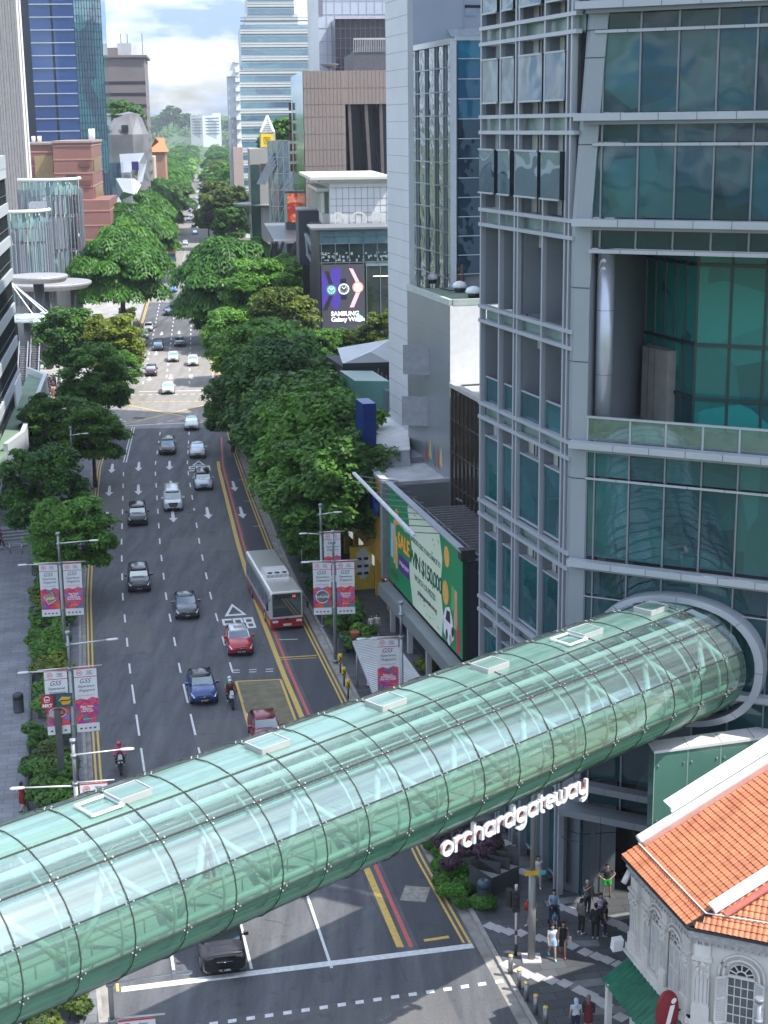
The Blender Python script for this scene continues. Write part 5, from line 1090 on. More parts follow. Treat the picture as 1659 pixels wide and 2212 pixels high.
# stepped banded tower
A, B, C_, D_ = rect(520, 533, 705, 50)
sw = thing('stepped_banded_tower', 'stepped office tower with white bands and blue-green ribbon windows', 'tower', tuple(A))
def colX(x, Yd): return PY(x, 300, Yd).x
steps = [(533, 705, None, 109), (541, 705, 109, 53), (551, 655, 53, 18), (557, 649, 18, -40)]
steps = [(533, 100), (541, 40), (551, 10), (557, -60)]
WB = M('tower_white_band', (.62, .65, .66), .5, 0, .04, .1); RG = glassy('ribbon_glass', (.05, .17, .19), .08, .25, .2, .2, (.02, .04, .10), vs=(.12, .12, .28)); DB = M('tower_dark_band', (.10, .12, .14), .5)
prevz = .1
pxs = [(530, 705, 150), (537, 705, 53), (548, 657, 30), (553, 650, -12)]
for k, (xa, xb, yt) in enumerate(pxs):
 Ak, Bk, Ck, Dk = rect(520+k*.01, xa, xb, 45-k*2); zk = ztop(xa, yt, Ak)
 mb = MB(); mb.prism([Ak, Bk, Ck, Dk], prevz, zk); mb.build('tier', WB, sw)
 fl = 4.15; z = 9.0
 while z < zk-1:
  if z > prevz-1.0:
   o_ = -rdir(520)*.15; m2 = MB(); m2.quad(v3(Ak, z)+o_, v3(Bk, z)+o_, v3(Bk, min(z+1.75, zk)), v3(Ak, min(z+1.75, zk))); oo = m2.build('ribbon_window', RG, sw)
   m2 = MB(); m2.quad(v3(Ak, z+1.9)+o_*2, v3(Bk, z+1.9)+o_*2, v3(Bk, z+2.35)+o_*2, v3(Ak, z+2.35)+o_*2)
   m2.quad(v3(Ak, z+3.0)+o_*2, v3(Bk, z+3.0)+o_*2, v3(Bk, z+3.2)+o_*2, v3(Ak, z+3.2)+o_*2); m2.build('band_shadow', DB, sw)  # two thin dark strips across each white band
  z += fl
 prevz = zk
# slim white slab beside it
A, B, C_, D_ = rect(505, 507, 532, 30); zt = ztop(507, 133, A)
ws = thing('slim_white_slab', 'slim white slab block with small balconies beside the stepped tower', 'building', tuple(A))
mb = MB(); mb.prism([A, B, C_, D_], .1, zt); mb.build('wall', M('blue_white_render', (.55, .59, .66), .6, 0, .05, .1), ws)
mb = MB(); mb.prism([A-Vector((.3, .6, 0)), B-Vector((0, .6, 0)), B, A], zt-4.5, zt-.1); mb.build('crown_band', WHITE, ws)
mb = MB(); mb.prism([A+(B-A)*.2-rdir(505)*.4, A+(B-A)*.62-rdir(505)*.4, A+(B-A)*.62, A+(B-A)*.2], 18, zt-17); mb.build('grey_panel', M('slab_grey', (.33, .34, .37), .6), ws)
for i in range(14):
 m2 = MB(); z = 18+i*2.9; m2.prism([A+(B-A)*.62-rdir(505)*1.2, B-rdir(505)*1.2, B, A+(B-A)*.62], z, z+1.2); m2.build('balcony', WHITE, ws)
A2, B2, C2, D2 = rect(498, 513, 534, 8); mb = MB(); mb.prism([A2, B2, C2, D2], .1, ztop(513, 318, A2)); mb.build('pink_podium', M('pink_stone', (.45, .35, .32), .7), ws)
# spire block with yellow sign
A, B, C_, D_ = rect(420, 548, 612, 26); zt = ztop(548, 322, A)
yb_ = thing('concrete_mall', 'grey concrete mall with dark glazed corner and a leaning strut roof', 'building', tuple(A))
mb = MB(); mb.prism([A, B, C_, D_], .1, zt); mb.build('wall', M('buff_concrete', (.36, .35, .33), .7, 0, .1, .1), yb_)
mb = MB(); o_ = -rdir(420)*.3; mb.prism([A+o_, A+(B-A)*.3+o_, A+(B-A)*.3, A], 6, zt-4); mb.build('corner_glass', glassy('corner_dark_glass', (.03, .07, .06), .1, .15, .2, .2), yb_)
mb = MB(); mb.prism([A+(B-A)*.35+o_, A+(B-A)*.85+o_, A+(B-A)*.85, A+(B-A)*.35], zt-6, zt-3.8); mb.build('long_window', M('brown_window', (.08, .05, .05), .4), yb_)
ys = thing('yellow_square_sign', 'yellow square emblem sign under a white lattice pyramid spire', 'sign', tuple(PY(578, 300, 425)))
c = PY(578, 303, 425); s_ = 1.8; mb = MB(); mb.box(c, (s_*2.3, 3, s_*2.5), .1); mb.build('sign_box', M('pale_sign_box', (.45, .46, .45), .5), ys)
mb = MB(); mb.box(c-Vector((0, 1.7, 0)), (s_*1.75, .3, s_*1.85), .1); mb.build('yellow_panel', M('sign_bright_yellow', (.78, .55, .02), .4, emis=.15), ys)
mb = MB()
for w_, h_ in ((.8, .8), (.3, .3)):
 for sx in (-1, 1): mb.box(c+Vector((sx*w_, -1.95, 0)), (.2, .1, h_*2), .1); mb.box(c+Vector((0, -1.95, sx*h_)), (w_*2, .1, .22), .1)
mb.build('emblem', M('emblem_ochre', (.42, .25, .01), .5), ys)
mb = MB(); ap = PY(577, 250, 425);
for sx in (-1, 1):
 for sy in (-1, 1): mb.beam(c+Vector((sx*1.7, sy*1.7, 2.2)), ap, .42, .42)
for k in range(8):
 t = k/8; q = [(c+Vector((sx*1.7, sy*1.7, 2.2)))*(1-t)+ap*t for sx, sy in ((-1, -1), (1, -1), (1, 1), (-1, 1))]
 for i in range(4): mb.beam(q[i], q[(i+1) % 4], .3, .3)
mb.build('lattice_spire', WHITE, ys)
A, B, C_, D_ = rect(395, 590, 646, 20); zt = ztop(590, 305, A)
gt = thing('glass_lattice_cylinder', 'faceted clear glass lattice tower of the mall entrance', 'building', tuple(A))
cc = (A+B+C_+D_)/4; mb = MB(); r_ = (B-A).length*.5; mb.lathe([(r_, .1), (r_, zt*.5), (r_*1.02, zt)], v3(cc, 0), 14, 0, False); mb.build('glass_skin', glassy('lattice_pale_glass', (.22, .30, .30), .06, .3, .4, .5, (.12, .17, .17)), gt)
mb = MB()
for k in range(14):
 a0, a1 = k*2*math.pi/14, (k+1)*2*math.pi/14
 for z in range(0, 8):
  za, zb_ = zt*z/8, zt*(z+1)/8; P = lambda a, z_: v3(cc, z_)+Vector((math.cos(a), math.sin(a), 0))*(r_*1.025)
  mb.beam(P(a0, za), P(a0, zb_), .16, .16); mb.beam(P(a0, zb_), P(a1, zb_), .16, .16); mb.beam(P(a0, za), P(a1, zb_), .1, .1)
mb.build('lattice', M('lattice_white', (.5, .53, .53), .4), gt)
sl = thing('leaning_struts', 'bundle of pale leaning roof struts beside the glass lattice tower', 'structure', tuple(PY(570, 390, 400)))
mb = MB()
for k in range(4): mb.beam(PY(556+k*5, 398, 402), PY(590+k*2, 330+k*8, 402), .5, .5)
for k in range(3): mb.beam(PY(608+k*9, 412, 380), PY(632+k*8, 378, 380), .4, .4)
mb.build('strut', ALUL, sl)
# ================================================================= LEFT SIDE BUILDINGS
def rectL(Yd, x0, x1, depth, y_ref=500):
 """footprint with front-right corner seen at x1"""
 r = rdir(Yd); a = Vector((r.y, -r.x, 0)); B = v3(PY(x1, y_ref, Yd), 0); A = v3(V(x0, y_ref, B, B-a), 0)
 return A, B, B+r*depth, A+r*depth
# banded green-black glass mall with roof terrace
N1, N0 = vec(-42.6, 178.5), vec(-36.4, 138.5); ND = (N1-N0).normalized(); NN = Vector((ND.y, -ND.x, 0))
nb = thing('banded_glass_mall', 'banded white and dark glass mall front with a green roof terrace, leaning into frame', 'building', tuple(N1))
N0b = N0-ND*8
mb = MB(); mb.prism([N1-NN*.3, N0b-NN*.3, N0b-NN*25, N1-NN*25], .1, 31.8); mb.build('wall', M('mall_grey_wall', (.30, .32, .33), .5, .1), nb)
GBG = glassy('green_black_glass', (.015, .045, .022), .03, .2, .7, .7, (.03, .09, .03), vs=(.3, .5, .3))
lv_ = [31.9, 28.0, 24.3, 20.6, 16.7, 12.9, 9.0]
for k, z in enumerate(lv_):
 mb = MB(); mb.wall(N0b, N1, z-1.0, z+.12, .5, 0, .25); mb.build('white_band', M('white_spandrel', (.56, .60, .65), .4, .2, .04, .3), nb)
 zb = lv_[k+1]+.12 if k < 6 else 6.6
 mb = MB(); mb.quad(v3(N0b, zb), v3(N1, zb), v3(N1, z-1.0), v3(N0b, z-1.0)); mb.build('ribbon_glazing', GBG, nb)
 mb = MB()
 for i in range(34): p = N0b+ND*(i*1.45); mb.beam(v3(p, zb)+NN*.05, v3(p, z-1)+NN*.05, .05, .1, 0, NN)
 mb.beam(v3(N0b, zb+.9)+NN*.08, v3(N1, zb+.9)+NN*.08, .05, .05, 1); mb.build('mullion', [DARK, ALU], nb)
mb = MB(); mb.prism([N0b+NN*.3, N1+NN*.3, N1-NN*6, N0b-NN*6], 31.95, 33.4, 0); mb.build('roof_parapet', M('parapet_blue_grey', (.40, .44, .48), .5), nb)
T = [G(7, 920, 6.5), G(41, 844, 6.5), G(60, 800, 6.5), G(98, 815, 6.5), G(49, 940, 6.5), G(0, 956, 6.5)]
T = [N0b+NN*.1, N1+NN*.1, v3(T[2]), v3(T[3]), v3(T[4]), v3(T[4])-ND*6-NN*1.2, N0b+NN*1.5-ND*2]
mb = MB(); mb.prism(T, 4.6, 6.1, 0, 1); mb.build('terrace', [M('terrace_fascia', (.50, .53, .56), .5, .1), M('green_terrace_paint', (.16, .24, .17), .8, 0, .15, .4)], nb)
mb = MB()
for a, b in ((T[2], T[3]), (T[3], T[4]), (T[4], T[5])):
 mb.beam(v3(a, 5.7), v3(b, 5.7), .45, 2.4)
mb.build('terrace_parapet', M('pale_terrace_wall', (.50, .54, .57), .5, .1, .06, .5), nb)
mb = MB(); mb.wall(N1-ND*9, N1, 6.1, 8.6, .2, 0, .35); mb.build('terrace_screen', WHITE, nb)
mb = MB(); mb.wall(N0b, N1+ND*3, .15, 4.6, .3, 0, -1.0); mb.build('shopfront', MAT['dark_shopfront'], nb)
for i in range(5):
 p = T[4]-ND*(2+i*0)+(T[3]-T[4])*(i/5)-NN*.8; mb = MB(); mb.tube(v3(p, .15), v3(p, 4.7), .3, n=12); mb.build('column', GREYT, nb)
sp_ = thing('plaza_steps', 'grey entrance steps with a steel handrail beside the banded mall', 'steps', tuple(G(30, 1170)))
mb = MB(); a_, b_ = G(0, 1188, .15), G(60, 1180, .15)
for i in range(6): mb.prism([v3(a_)+ND*(i*.7)-NN*2, v3(b_)+ND*(i*.7), v3(b_)+ND*4.6, v3(a_)+ND*4.6-NN*2], .15+i*.14, .15+(i+1)*.14)
mb.build('flight', M('step_granite', (.24, .25, .27), .7, 0, .1), sp_)
mb = MB()
for i in range(4): p = G(22+i*26, 1196-i*.5, .15); mb.tube(p, v3(p, 1.1), .05, n=6)
mb.tube(v3(G(20, 1196, .15), 1.05), v3(G(100, 1194, .15), 1.05), .04, n=6); mb.build('handrail', MET, sp_)
# white ribbed tower
A, B, C_, D_ = rectL(330, -60, 47, 9, 200); zt = 118
wt = thing('white_ribbed_tower', 'white tower with close vertical ribs filling the upper left edge', 'tower', tuple(B))
mb = MB(); mb.prism([A, B, C_, D_], .1, zt); mb.build('wall', M('ivory_cladding', (.78, .76, .75), .6, 0, .04, .1), wt)
mb = MB(); d_ = (B-A)
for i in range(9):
 for dx, w_ in ((0, .42), (.8, .16)): p = A+d_*((i+.4)/8.6)-rdir(330)*.25+vec(dx, 0); mb.beam(v3(p, 8), v3(p, zt), w_, .5, 0, (0, -1, 0))  # dark lines painted as the shade beside the white ribs
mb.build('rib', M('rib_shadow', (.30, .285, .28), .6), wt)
# curved glass-fin building
cb = thing('curved_fin_building', 'curved glass building with tall vertical glass fins and a white scroll roofline', 'building', tuple(PY(90, 620, 280)))
FG1 = glassy('fin_pale_teal', (.26, .42, .43), .08, .3, .2, .2, (.16, .27, .29)); FG2 = M('fin_steel_panel', (.27, .30, .34), .35, .3, .1, .1); FG3 = glassy('fin_dark_glass', (.015, .015, .03), .05, .15, .2, .3)
def curved(cx, Yd, r, a0, a1, z0, z1, seed, parent):
 c = v3(PY(cx, 600, Yd), 0); rn = random.Random(seed); n_ = 22
 for i in range(n_):
  t0, t1 = R_(a0+(a1-a0)*i/n_), R_(a0+(a1-a0)*(i+.92)/n_); P = lambda t, q: c+Vector((math.cos(t), math.sin(t), 0))*q
  for za, zb_, k in ((z0, z0+(z1-z0)*.33, 0), (z0+(z1-z0)*.36, z0+(z1-z0)*.66, 1), (z0+(z1-z0)*.69, z1-2.6, 2), (z1-2.5, z1, 3)):
   m2 = MB(); ch = rn.random(); m_ = FG3 if (12 < i < 20 and k < 3 and parent is not None and seed == 1) else (FG1 if ch < .5 or k == 3 else FG2)
   q = r+rn.uniform(0, .4); m2.quad(P(t0, q)+Vector((0, 0, za)), P(t1, q)+Vector((0, 0, za)), P(t1, q)+Vector((0, 0, zb_)), P(t0, q)+Vector((0, 0, zb_))); m2.build('glass_panel', m_, parent)
 mb = MB()
 for i in range(n_+1):
  t0 = R_(a0+(a1-a0)*i/n_); p = c+Vector((math.cos(t0), math.sin(t0), 0))*(r+.7); mb.beam(v3(p, z0-1), v3(p, z1-1.5), .10, .28, 0, (math.cos(t0), math.sin(t0), 0))
 mb.build('fin', M('steel_fin', (.36, .39, .44), .35, .4), parent)
 mb = MB(); mb.path([c+Vector((math.cos(R_(a0+(a1-a0)*i/16)), math.sin(R_(a0+(a1-a0)*i/16)), 0))*(r+.5)+Vector((0, 0, z1+.3)) for i in range(17)], .32, 6); mb.build('roof_hoop', WHITE, parent)
 mb = MB(); mb.lathe([(r-.3, .2), (r-.3, z1-.5)], c, 26); mb.build('core', GREYT, parent)
curved(118, 290, 5.2, -150, 30, 8, 27, 1, cb); curved(52, 268, 4.5, -150, 20, 7, 22.5, 2, cb)
mb = MB(); a, b = PY(66, 500, 280), PY(105, 500, 284); mb.prism([v3(a), v3(b), v3(b)+vec(-1, 10), v3(a)+vec(-1, 10)], .1, 23.5); mb.build('link_wall', M('fin_steel_panel2', (.30, .33, .38), .4, .3), cb)
# disc and glass canopies
def disc_canopy(name, label, x, y, z, r, zth, matn, legs=1, ell=1.0, ribs=False):
 c = G(x, y, z); t = thing(name, label, 'canopy', (c.x, c.y, 0)); mb = MB()
 mb.lathe([(r*.9, -zth), (r, -zth*.3), (r, 0), (r*.98, .12), (.1, .16)], c, 36, 0, False); mb.build('disc', matn, t)
 for k in range(legs):
  a = k*2.1+.6; p = c+Vector((math.cos(a), math.sin(a), 0))*r*(.0 if legs == 1 else .6); m2 = MB(); m2.tube(v3(p, .1), v3(p, z-zth), .85 if legs == 1 else .45, n=14); m2.build('column', M('dark_column', (.07, .075, .085), .4, .3), t)
 if ribs:
  m2 = MB()
  for k in range(15): o_ = -r+2*r*(k+.5)/15; w_ = math.sqrt(max(0, r*r-o_*o_)); m2.beam(c+Vector((-w_, o_, .22)), c+Vector((w_, o_, .22)), .18, .12)
  m2.build('glass_rib', M('canopy_white_rib', (.60, .64, .64), .4), t)
 return t
DM = M('canopy_zinc', (.36, .355, .365), .45, .3, .1, .15)
disc_canopy('disc_canopy', 'grey zinc disc canopy on one thick dark column', 82, 596, 13.5, 4.7, .9, DM)
disc_canopy('disc_canopy', 'wider lower grey canopy behind the single-column disc', 105, 610, 11.0, 7.2, .9, DM, 3)
gc = disc_canopy('glass_entrance_canopy', 'curved glass entrance canopy over the escalators with white tie rods', 62, 688, 8.2, 4.6, .25, M('canopy_glass_green', (.30, .37, .36), .2, .2), 3, ribs=True)
mb = MB(); c = G(62, 688, 8.2)
mb.path([c+Vector((3.4*math.cos(R_(a)), 3.4*math.sin(R_(a)), .45)) for a in range(-110, 71, 12)], .17, 6)
for a in (-60, -20, 20, 50): mb.beam(c+Vector((3.4*math.cos(R_(a)), 3.4*math.sin(R_(a)), .45)), c+Vector((-3.2, 2.2, 5.6)), .12, .12)
mb.build('tie_rod', WHITE, gc)
gc2 = disc_canopy('glass_entrance_canopy', 'farther curved glass canopy fanned with white tie rods under the fin building', 138, 578, 10, 5.2, .25, MAT['canopy_glass_green'], 2, ribs=True)
mb = MB(); c = G(138, 578, 10)
mb.path([c+Vector((4.9*math.cos(R_(a)), 4.9*math.sin(R_(a)), .4)) for a in range(-110, 71, 12)], .2, 6)
for k, a in enumerate((-100, -70, -40, -10, 20)): mb.beam(c+Vector((4.9*math.cos(R_(a)), 4.9*math.sin(R_(a)), .4)), c+Vector((-6+2.0*k, 4.5+k*.3, 6.5)), .16, .16)
mb.build('tie_rod', WHITE, gc2)
es = thing('escalator', 'pair of dark escalators under the curved glass canopy', 'escalator', tuple(G(62, 800)))
mb = MB(); e0 = G(48, 833, .15); e1 = G(74, 828, .15)
for e in (e0, e1):
 d_ = vec(-.15, 1); mb.beam(e, e+d_*8+Vector((0, 0, 4.4)), 1.1, .3)
 for k in range(16): mb.beam(e+d_*(.5*k)+Vector((-.5, 0, .2+.275*k)), e+d_*(.5*k)+Vector((.5, 0, .2+.275*k)), .1, .12, 1)
mb.build('steps', [DARK, MAT['rib_shadow']], es)  # treads reuse the grey of the tower's rib lines
mb = MB()
for e in (e0, e1):
 for sx in (-.65, .65): mb.beam(e+Vector((sx, 0, .9)), e+vec(-.15, 1)*8+Vector((sx, 0, 5.3)), .12, .3)
mb.build('balustrade', M('escalator_steel', (.42, .44, .46), .3, .6), es)
yb2 = thing('yellow_banner', 'yellow vertical banner with red figures near the canopy columns', 'banner', tuple(G(140, 665)))
c = G(141, 672); mb = MB(); mb.box((c.x, c.y, 3.4), (1.9, .15, 4.8), 0); mb.build('cloth', M('banner_yellow', (.70, .52, .05), .6, emis=.1), yb2)
mb = MB()
for dx, dz in ((-.3, 4.2), (.2, 3.9), (-.1, 3.2), (.3, 2.9)): mb.box((c.x+dx, c.y-.1, dz), (.45, .05, .5), 0, 0, 0, .6)
mb.build('printed_figure', M('banner_red', (.5, .06, .03), .6), yb2)
# red brick hotel/department store
RB = M('red_granite', (.23, .105, .09), .6, 0, .1, .12); RBL = M('rose_band', (.38, .20, .16), .6)
rb_ = thing('red_granite_store', 'stepped red granite department store with gold-tinted windows', 'building', tuple(PY(150, 500, 380)))
def banded(A, B, C_, D_, z0, z1, step, parent, mats=(RB, RBL), nm='wall'):
 mb = MB(); mb.prism([A, B, C_, D_], z0, z1, 0); mb.build(nm, mats[0], parent)
 mb = MB(); z = z0+step
 while z < z1:
  mb.prism([A-vec(.1, .1), B+vec(.1, -.1), C_+vec(.1, 0), D_], z, z+.35); z += step
 mb.build('pale_course', mats[1], parent)
A, B, C_, D_ = rectL(378, 125, 207, 34); zt = ztop(207, 308, B); banded(A, B, C_, D_, .1, zt, 3.2, rb_)
A1, B1_, C1, D1_ = rectL(372, 128, 240, 10); banded(A1, B1_, B1_+rdir(372)*30, A1+rdir(372)*8, .1, ztop(240, 432, B1_), 3.4, rb_, nm='podium_wall')
A2, B2, C2, D2 = rectL(384, 64, 126, 26); z2 = ztop(126, 312, B2); banded(A2, B2, C2, D2, .1, z2, 3.4, rb_, nm='wing_wall')
GW = M('gold_windows', (.30, .19, .07), .35, .3, .15, .3)
for r_ in range(6):
 m2 = MB(); z = z2-5.5-r_*4.3; m2.quad(v3(A2+(B2-A2)*.35, z)-vec(0, .25), v3(B2, z)-vec(0, .25), v3(B2, z+2.6)-vec(0, .25), v3(A2+(B2-A2)*.35, z+2.6)-vec(0, .25)); m2.build('gold_window', GW, rb_)
mb = MB()
for i in range(14): p = A2+(B2-A2)*(.37+i*.045); mb.beam(v3(p, z2-30)-vec(0, .4), v3(p, z2-2.6)-vec(0, .4), .3, .3, 0, (0, -1, 0))
mb.build('gold_pier', M('gold_stone', (.34, .24, .13), .6), rb_)
for k in range(4):
 m2 = MB(); p = A+(B-A)*.45; m2.box(v3(p, zt-9-k*9.2)-vec(0, .15), (2.6, .4, 3.0)); m2.build('square_window', M('store_dark_window', (.05, .05, .06), .3), rb_)
mb = MB(); p = A+(B-A)*.8;
for k in range(9): mb.box(v3(p, zt-5-k*4.4)-vec(0, .1), (2.6, .4, 1.2))
mb.build('ladder_vent', M('vent_red', (.15, .06, .05), .6), rb_)
mb = MB(); p, q = B, C_
for k in range(5): mb.quad(v3(p+(q-p)*.1, zt-7-k*7)+vec(.15, 0), v3(p+(q-p)*.9, zt-7-k*7)+vec(.15, 0), v3(p+(q-p)*.9, zt-3.5-k*7)+vec(.15, 0), v3(p+(q-p)*.1, zt-3.5-k*7)+vec(.15, 0))
mb.build('side_windows', GW, rb_)
mb = MB(); mb.prism([A-vec(.4, .4), B+vec(.4, -.4), C_+vec(.4, 0), D_], zt, zt+.5); mb.prism([A2-vec(.4, .4), B2+vec(.4, -.4), C2, D2], z2, z2+.5); mb.build('roof', M('red_store_roof', (.30, .24, .22), .8), rb_)
for k, x in enumerate((72, 85, 196, 201)):
 m2 = MB(); p = PY(x, 300, 392); m2.tube(v3(p, zt), v3(p, zt+(1.6 if k < 2 else 3.2)), .5, n=8); m2.build('roof_flue', WHITE, rb_)
# blue glass tower
A, B, C_, D_ = rectL(430, 74, 168, 40, 200); zt = 118
bt = thing('blue_glass_tower', 'tall cobalt blue glass tower with thin white floor lines and a dark centre seam', 'tower', tuple(B))
mb = MB(); mb.prism([A-vec(5, -3), A, B, B+vec(6.4, 5), C_+vec(6, 0), D_-vec(5, 0)], .1, zt); mb.build('wall', M('navy_tower_wall', (.015, .025, .05), .25, .2, .2, .1), bt)
BLU = glassy('cobalt_glass', (.008, .045, .19), .06, .09, .15, .1, (.005, .035, .15), vs=(.05, .3, .28))
z = 26.0; k = 0
o_ = -rdir(430)*.2
while z < 75:
 for f0, f1 in ((0, .475), (.53, 1)):
  m2 = MB(); m2.quad(v3(A+(B-A)*f0, z)+o_, v3(A+(B-A)*f1, z)+o_, v3(A+(B-A)*f1, z+3.0)+o_, v3(A+(B-A)*f0, z+3.0)+o_); m2.build('floor_glazing', BLU, bt)
 m2 = MB(); m2.beam(v3(A, z+3.1)+o_*1.6, v3(B, z+3.1)+o_*1.6, .2, .22); m2.build('floor_line', M('white_floor_line', (.42, .50, .62), .4), bt)
 z += 3.27
TQ = glassy('teal_mosaic_glass', (.02, .13, .16), .04, .2, .4, .25, (.008, .02, .05), vs=(.25, .25, .12))
Bq = B+vec(6.4, 5); face_grid(B+vec(.1, -.1), Bq+vec(.1, -.1), 10, 117, 10, 54, TQ, M('tiny_navy_joint', (.01, .03, .05), .4), bt, .1, .1, .1)
mb = MB(); mb.quad(v3(Bq, .1)+vec(.1, 0), v3(C_+vec(6.1, 0), .1), v3(C_+vec(6.1, 0), 117), v3(Bq, 117)+vec(.1, 0)); mb.build('side_glazing', glassy('pale_side_glass', (.14, .22, .24), .05, .3, .3, .3), bt)
# brown banded tower
A, B, C_, D_ = rectL(560, 222, 315, 30, 200); zt = ztop(315, 122, B)
bb_t = thing('brown_banded_tower', 'brown-grey office tower of heavy horizontal bands behind the blue tower', 'tower', tuple(B))
mb = MB(); mb.prism([A, B, C_, D_], .1, zt); mb.build('wall', M('brown_grey_stone', (.185, .155, .16), .7, 0, .08, .15), bb_t)
mb = MB(); z = 12
while z < zt-6: mb.prism([A-vec(.05, .06), B+vec(.05, -.06), C_+vec(.05, 0), D_], z, z+1.1); z += 3.9
mb.build('window_band', M('brown_black_window', (.035, .03, .04), .3), bb_t)
mb = MB(); mb.prism([A-vec(.5, .8), B+vec(1.0, -.8), C_+vec(1.0, 0), D_], zt-.3, zt+.5); mb.prism([A+vec(1, 3), A+(B-A)*.35+vec(0, 3), A+(B-A)*.35+vec(0, 16), A+vec(1, 16)], zt, zt+3.2); mb.prism([A+(B-A)*.36+vec(0, 3), A+(B-A)*.68+vec(0, 3), A+(B-A)*.68+vec(0, 16), A+(B-A)*.36+vec(0, 16)], zt, zt+4.6, 1); mb.build('roof', [MAT['brown_grey_stone'], GREYT], bb_t)
mb = MB()
for x in (262, 276, 308): p = PY(x, 108, 566); mb.beam(v3(p, zt), v3(p, zt+8), .2, .2)
mb.build('mast', DARK, bb_t)
# grey mesh dome building with rooftop trees
mg = thing('grey_mesh_building', 'faceted grey mesh clad building with a peaked dome roof', 'building', tuple(PY(280, 330, 500)))
A, B, C_, D_ = rectL(500, 222, 312, 30, 300); zt = ztop(300, 262, B); MG = M('grey_mesh_cladding', (.20, .20, .215), .45, .3, .35, .12, detail=8)
mb = MB(); mb.prism([A, A+(B-A)*.72, A+(B-A)*.93+vec(0, 3), B+vec(0, 9), C_, D_], .1, zt-4);
ap = PY(278, 241, 508); r1 = [A, A+(B-A)*.72, A+(B-A)*.93+vec(0, 3), B+vec(0, 9), C_, D_]; r2 = [A+vec(3, 5), A+(B-A)*.62+vec(0, 3), A+(B-A)*.78+vec(0, 6), A+(B-A)*.85+vec(0, 11), C_-vec(8, 3), D_+vec(3, 0)]
for i in range(6): mb.quad(v3(r1[i], zt-4), v3(r1[(i+1) % 6], zt-4), v3(r2[(i+1) % 6], zt+(2.5 if i in (0, 1) else 1)), v3(r2[i], zt+(1 if i in (0, 5) else 2.5)))
for i in range(6): mb.quad(v3(r2[i], zt+2), v3(r2[(i+1) % 6], zt+2), ap)
mb.build('mesh_wall', MG, mg)
for i, (x, y) in enumerate(((237, 302), (252, 303), (270, 278), (238, 318))): m2 = MB(); p = PY(x, y, 499.4); m2.box(p, (2.2, .4, 2.2)); m2.build('small_window', DARK, mg)
# blue-white angular building cluster
an = thing('angular_glass_building', 'angular white and blue glass building with pointed folded roofs', 'building', tuple(PY(260, 400, 455)))
for (x0, x1, yt, Yd, dp, m_, nm) in ((225, 262, 352, 452, 18, glassy('slate_blue_glass', (.05, .09, .16), .05, .2, .3, .25), 'blue_wing'), (262, 282, 372, 456, 12, M('pale_metal_fold', (.36, .38, .42), .4, .4, .08, .2), 'metal_wing'), (226, 236, 400, 446, 10, M('navy_wing', (.03, .045, .09), .3), 'navy_wing')):
 A, B, C_, D_ = rectL(Yd, x0, x1, dp, 380); mb = MB(); mb.prism([A, B, C_, D_], .1, ztop(x1, yt, B)); mb.build(nm, m_, an)
mb = MB(); P = [PY(250, 385, 440), PY(283, 386, 440), PY(300, 400, 440), PY(290, 420, 438), PY(262, 432, 438), PY(250, 436, 438), PY(266, 414, 434)]
mb.quad(P[0], P[1], P[6]); mb.quad(P[1], P[2], P[3], P[6]); mb.quad(P[0], P[6], P[5]); mb.quad(P[6], P[3], P[4], P[5]); mb.quad(*[p+vec(0, 4) for p in (P[0], P[1], P[2], P[3], P[4], P[5])]); mb.build('folded_facade', MAT['pale_metal_fold'], an)
mb = MB(); P = [PY(258, 333, 470), PY(312, 330, 470), PY(300, 352, 466), PY(280, 372, 462), PY(262, 372, 462)]
mb.quad(*P); mb.quad(P[1], P[1]+vec(0, 9, -9), P[3], P[2]); mb.quad(P[1], PY(318, 345, 475), PY(308, 392, 462), PY(296, 398, 460), P[2]); mb.quad(*[v3(p, 8) for p in P]); mb.build('folded_roof', M('folded_zinc', (.32, .34, .38), .4, .4, .1, .15), an)
mb = MB(); mb.box(PY(292, 358, 455), (2, .3, 2.4)); mb.build('purple_sign', M('purple_sign', (.06, .03, .20), .5), an)
A, B, C_, D_ = rectL(600, 310, 332, 20, 330); rf2 = thing('cream_shophouse_row', 'pale cream low block with an orange tiled roof at the end of the left trees', 'building', tuple(B))
mb = MB(); mb.prism([A, B, C_, D_], .1, ztop(332, 338, B)); mb.build('wall', M('cream_wall', (.48, .43, .35), .7), rf2)
A, B, C_, D_ = rectL(640, 322, 356, 30, 330); z_ = ztop(356, 328, B); mb = MB(); mb.prism([A, B, C_, D_], .1, z_, 1); m_ = (A+B+C_+D_)/4;
ro = [A-vec(1, 1), B+vec(1, -1), C_+vec(1, 1), D_+vec(-1, 1)]; rg_ = [(A+D_)/2+vec(6, 0), (B+C_)/2-vec(4, 0)]
mb.build('red_wall', M('terracotta_wall', (.35, .17, .12), .7), rf2)
mb = MB(); mb.quad(v3(ro[0], z_), v3(ro[1], z_), v3(rg_[1], z_+5.5), v3(rg_[0], z_+5.5)); mb.quad(v3(ro[1], z_), v3(ro[2], z_), v3(rg_[1], z_+5.5)); mb.quad(v3(ro[0], z_), v3(rg_[0], z_+5.5), v3(ro[3], z_)); mb.quad(v3(ro[2], z_), v3(ro[3], z_), v3(rg_[0], z_+5.5), v3(rg_[1], z_+5.5)); mb.build('roof', M('orange_roof', (.50, .16, .06), .7), rf2)
A, B, C_, D_ = rectL(405, 242, 268, 8, 450); wh = thing('white_glass_porch', 'small white framed glass porch half hidden behind the bright rain trees', 'porch', tuple(B)); z_ = ztop(268, 455, B)
mb = MB(); mb.prism([A, B, C_, D_], .1, z_); mb.build('wall', WHITE, wh); mb = MB(); m_ = (A+B+C_+D_)/4
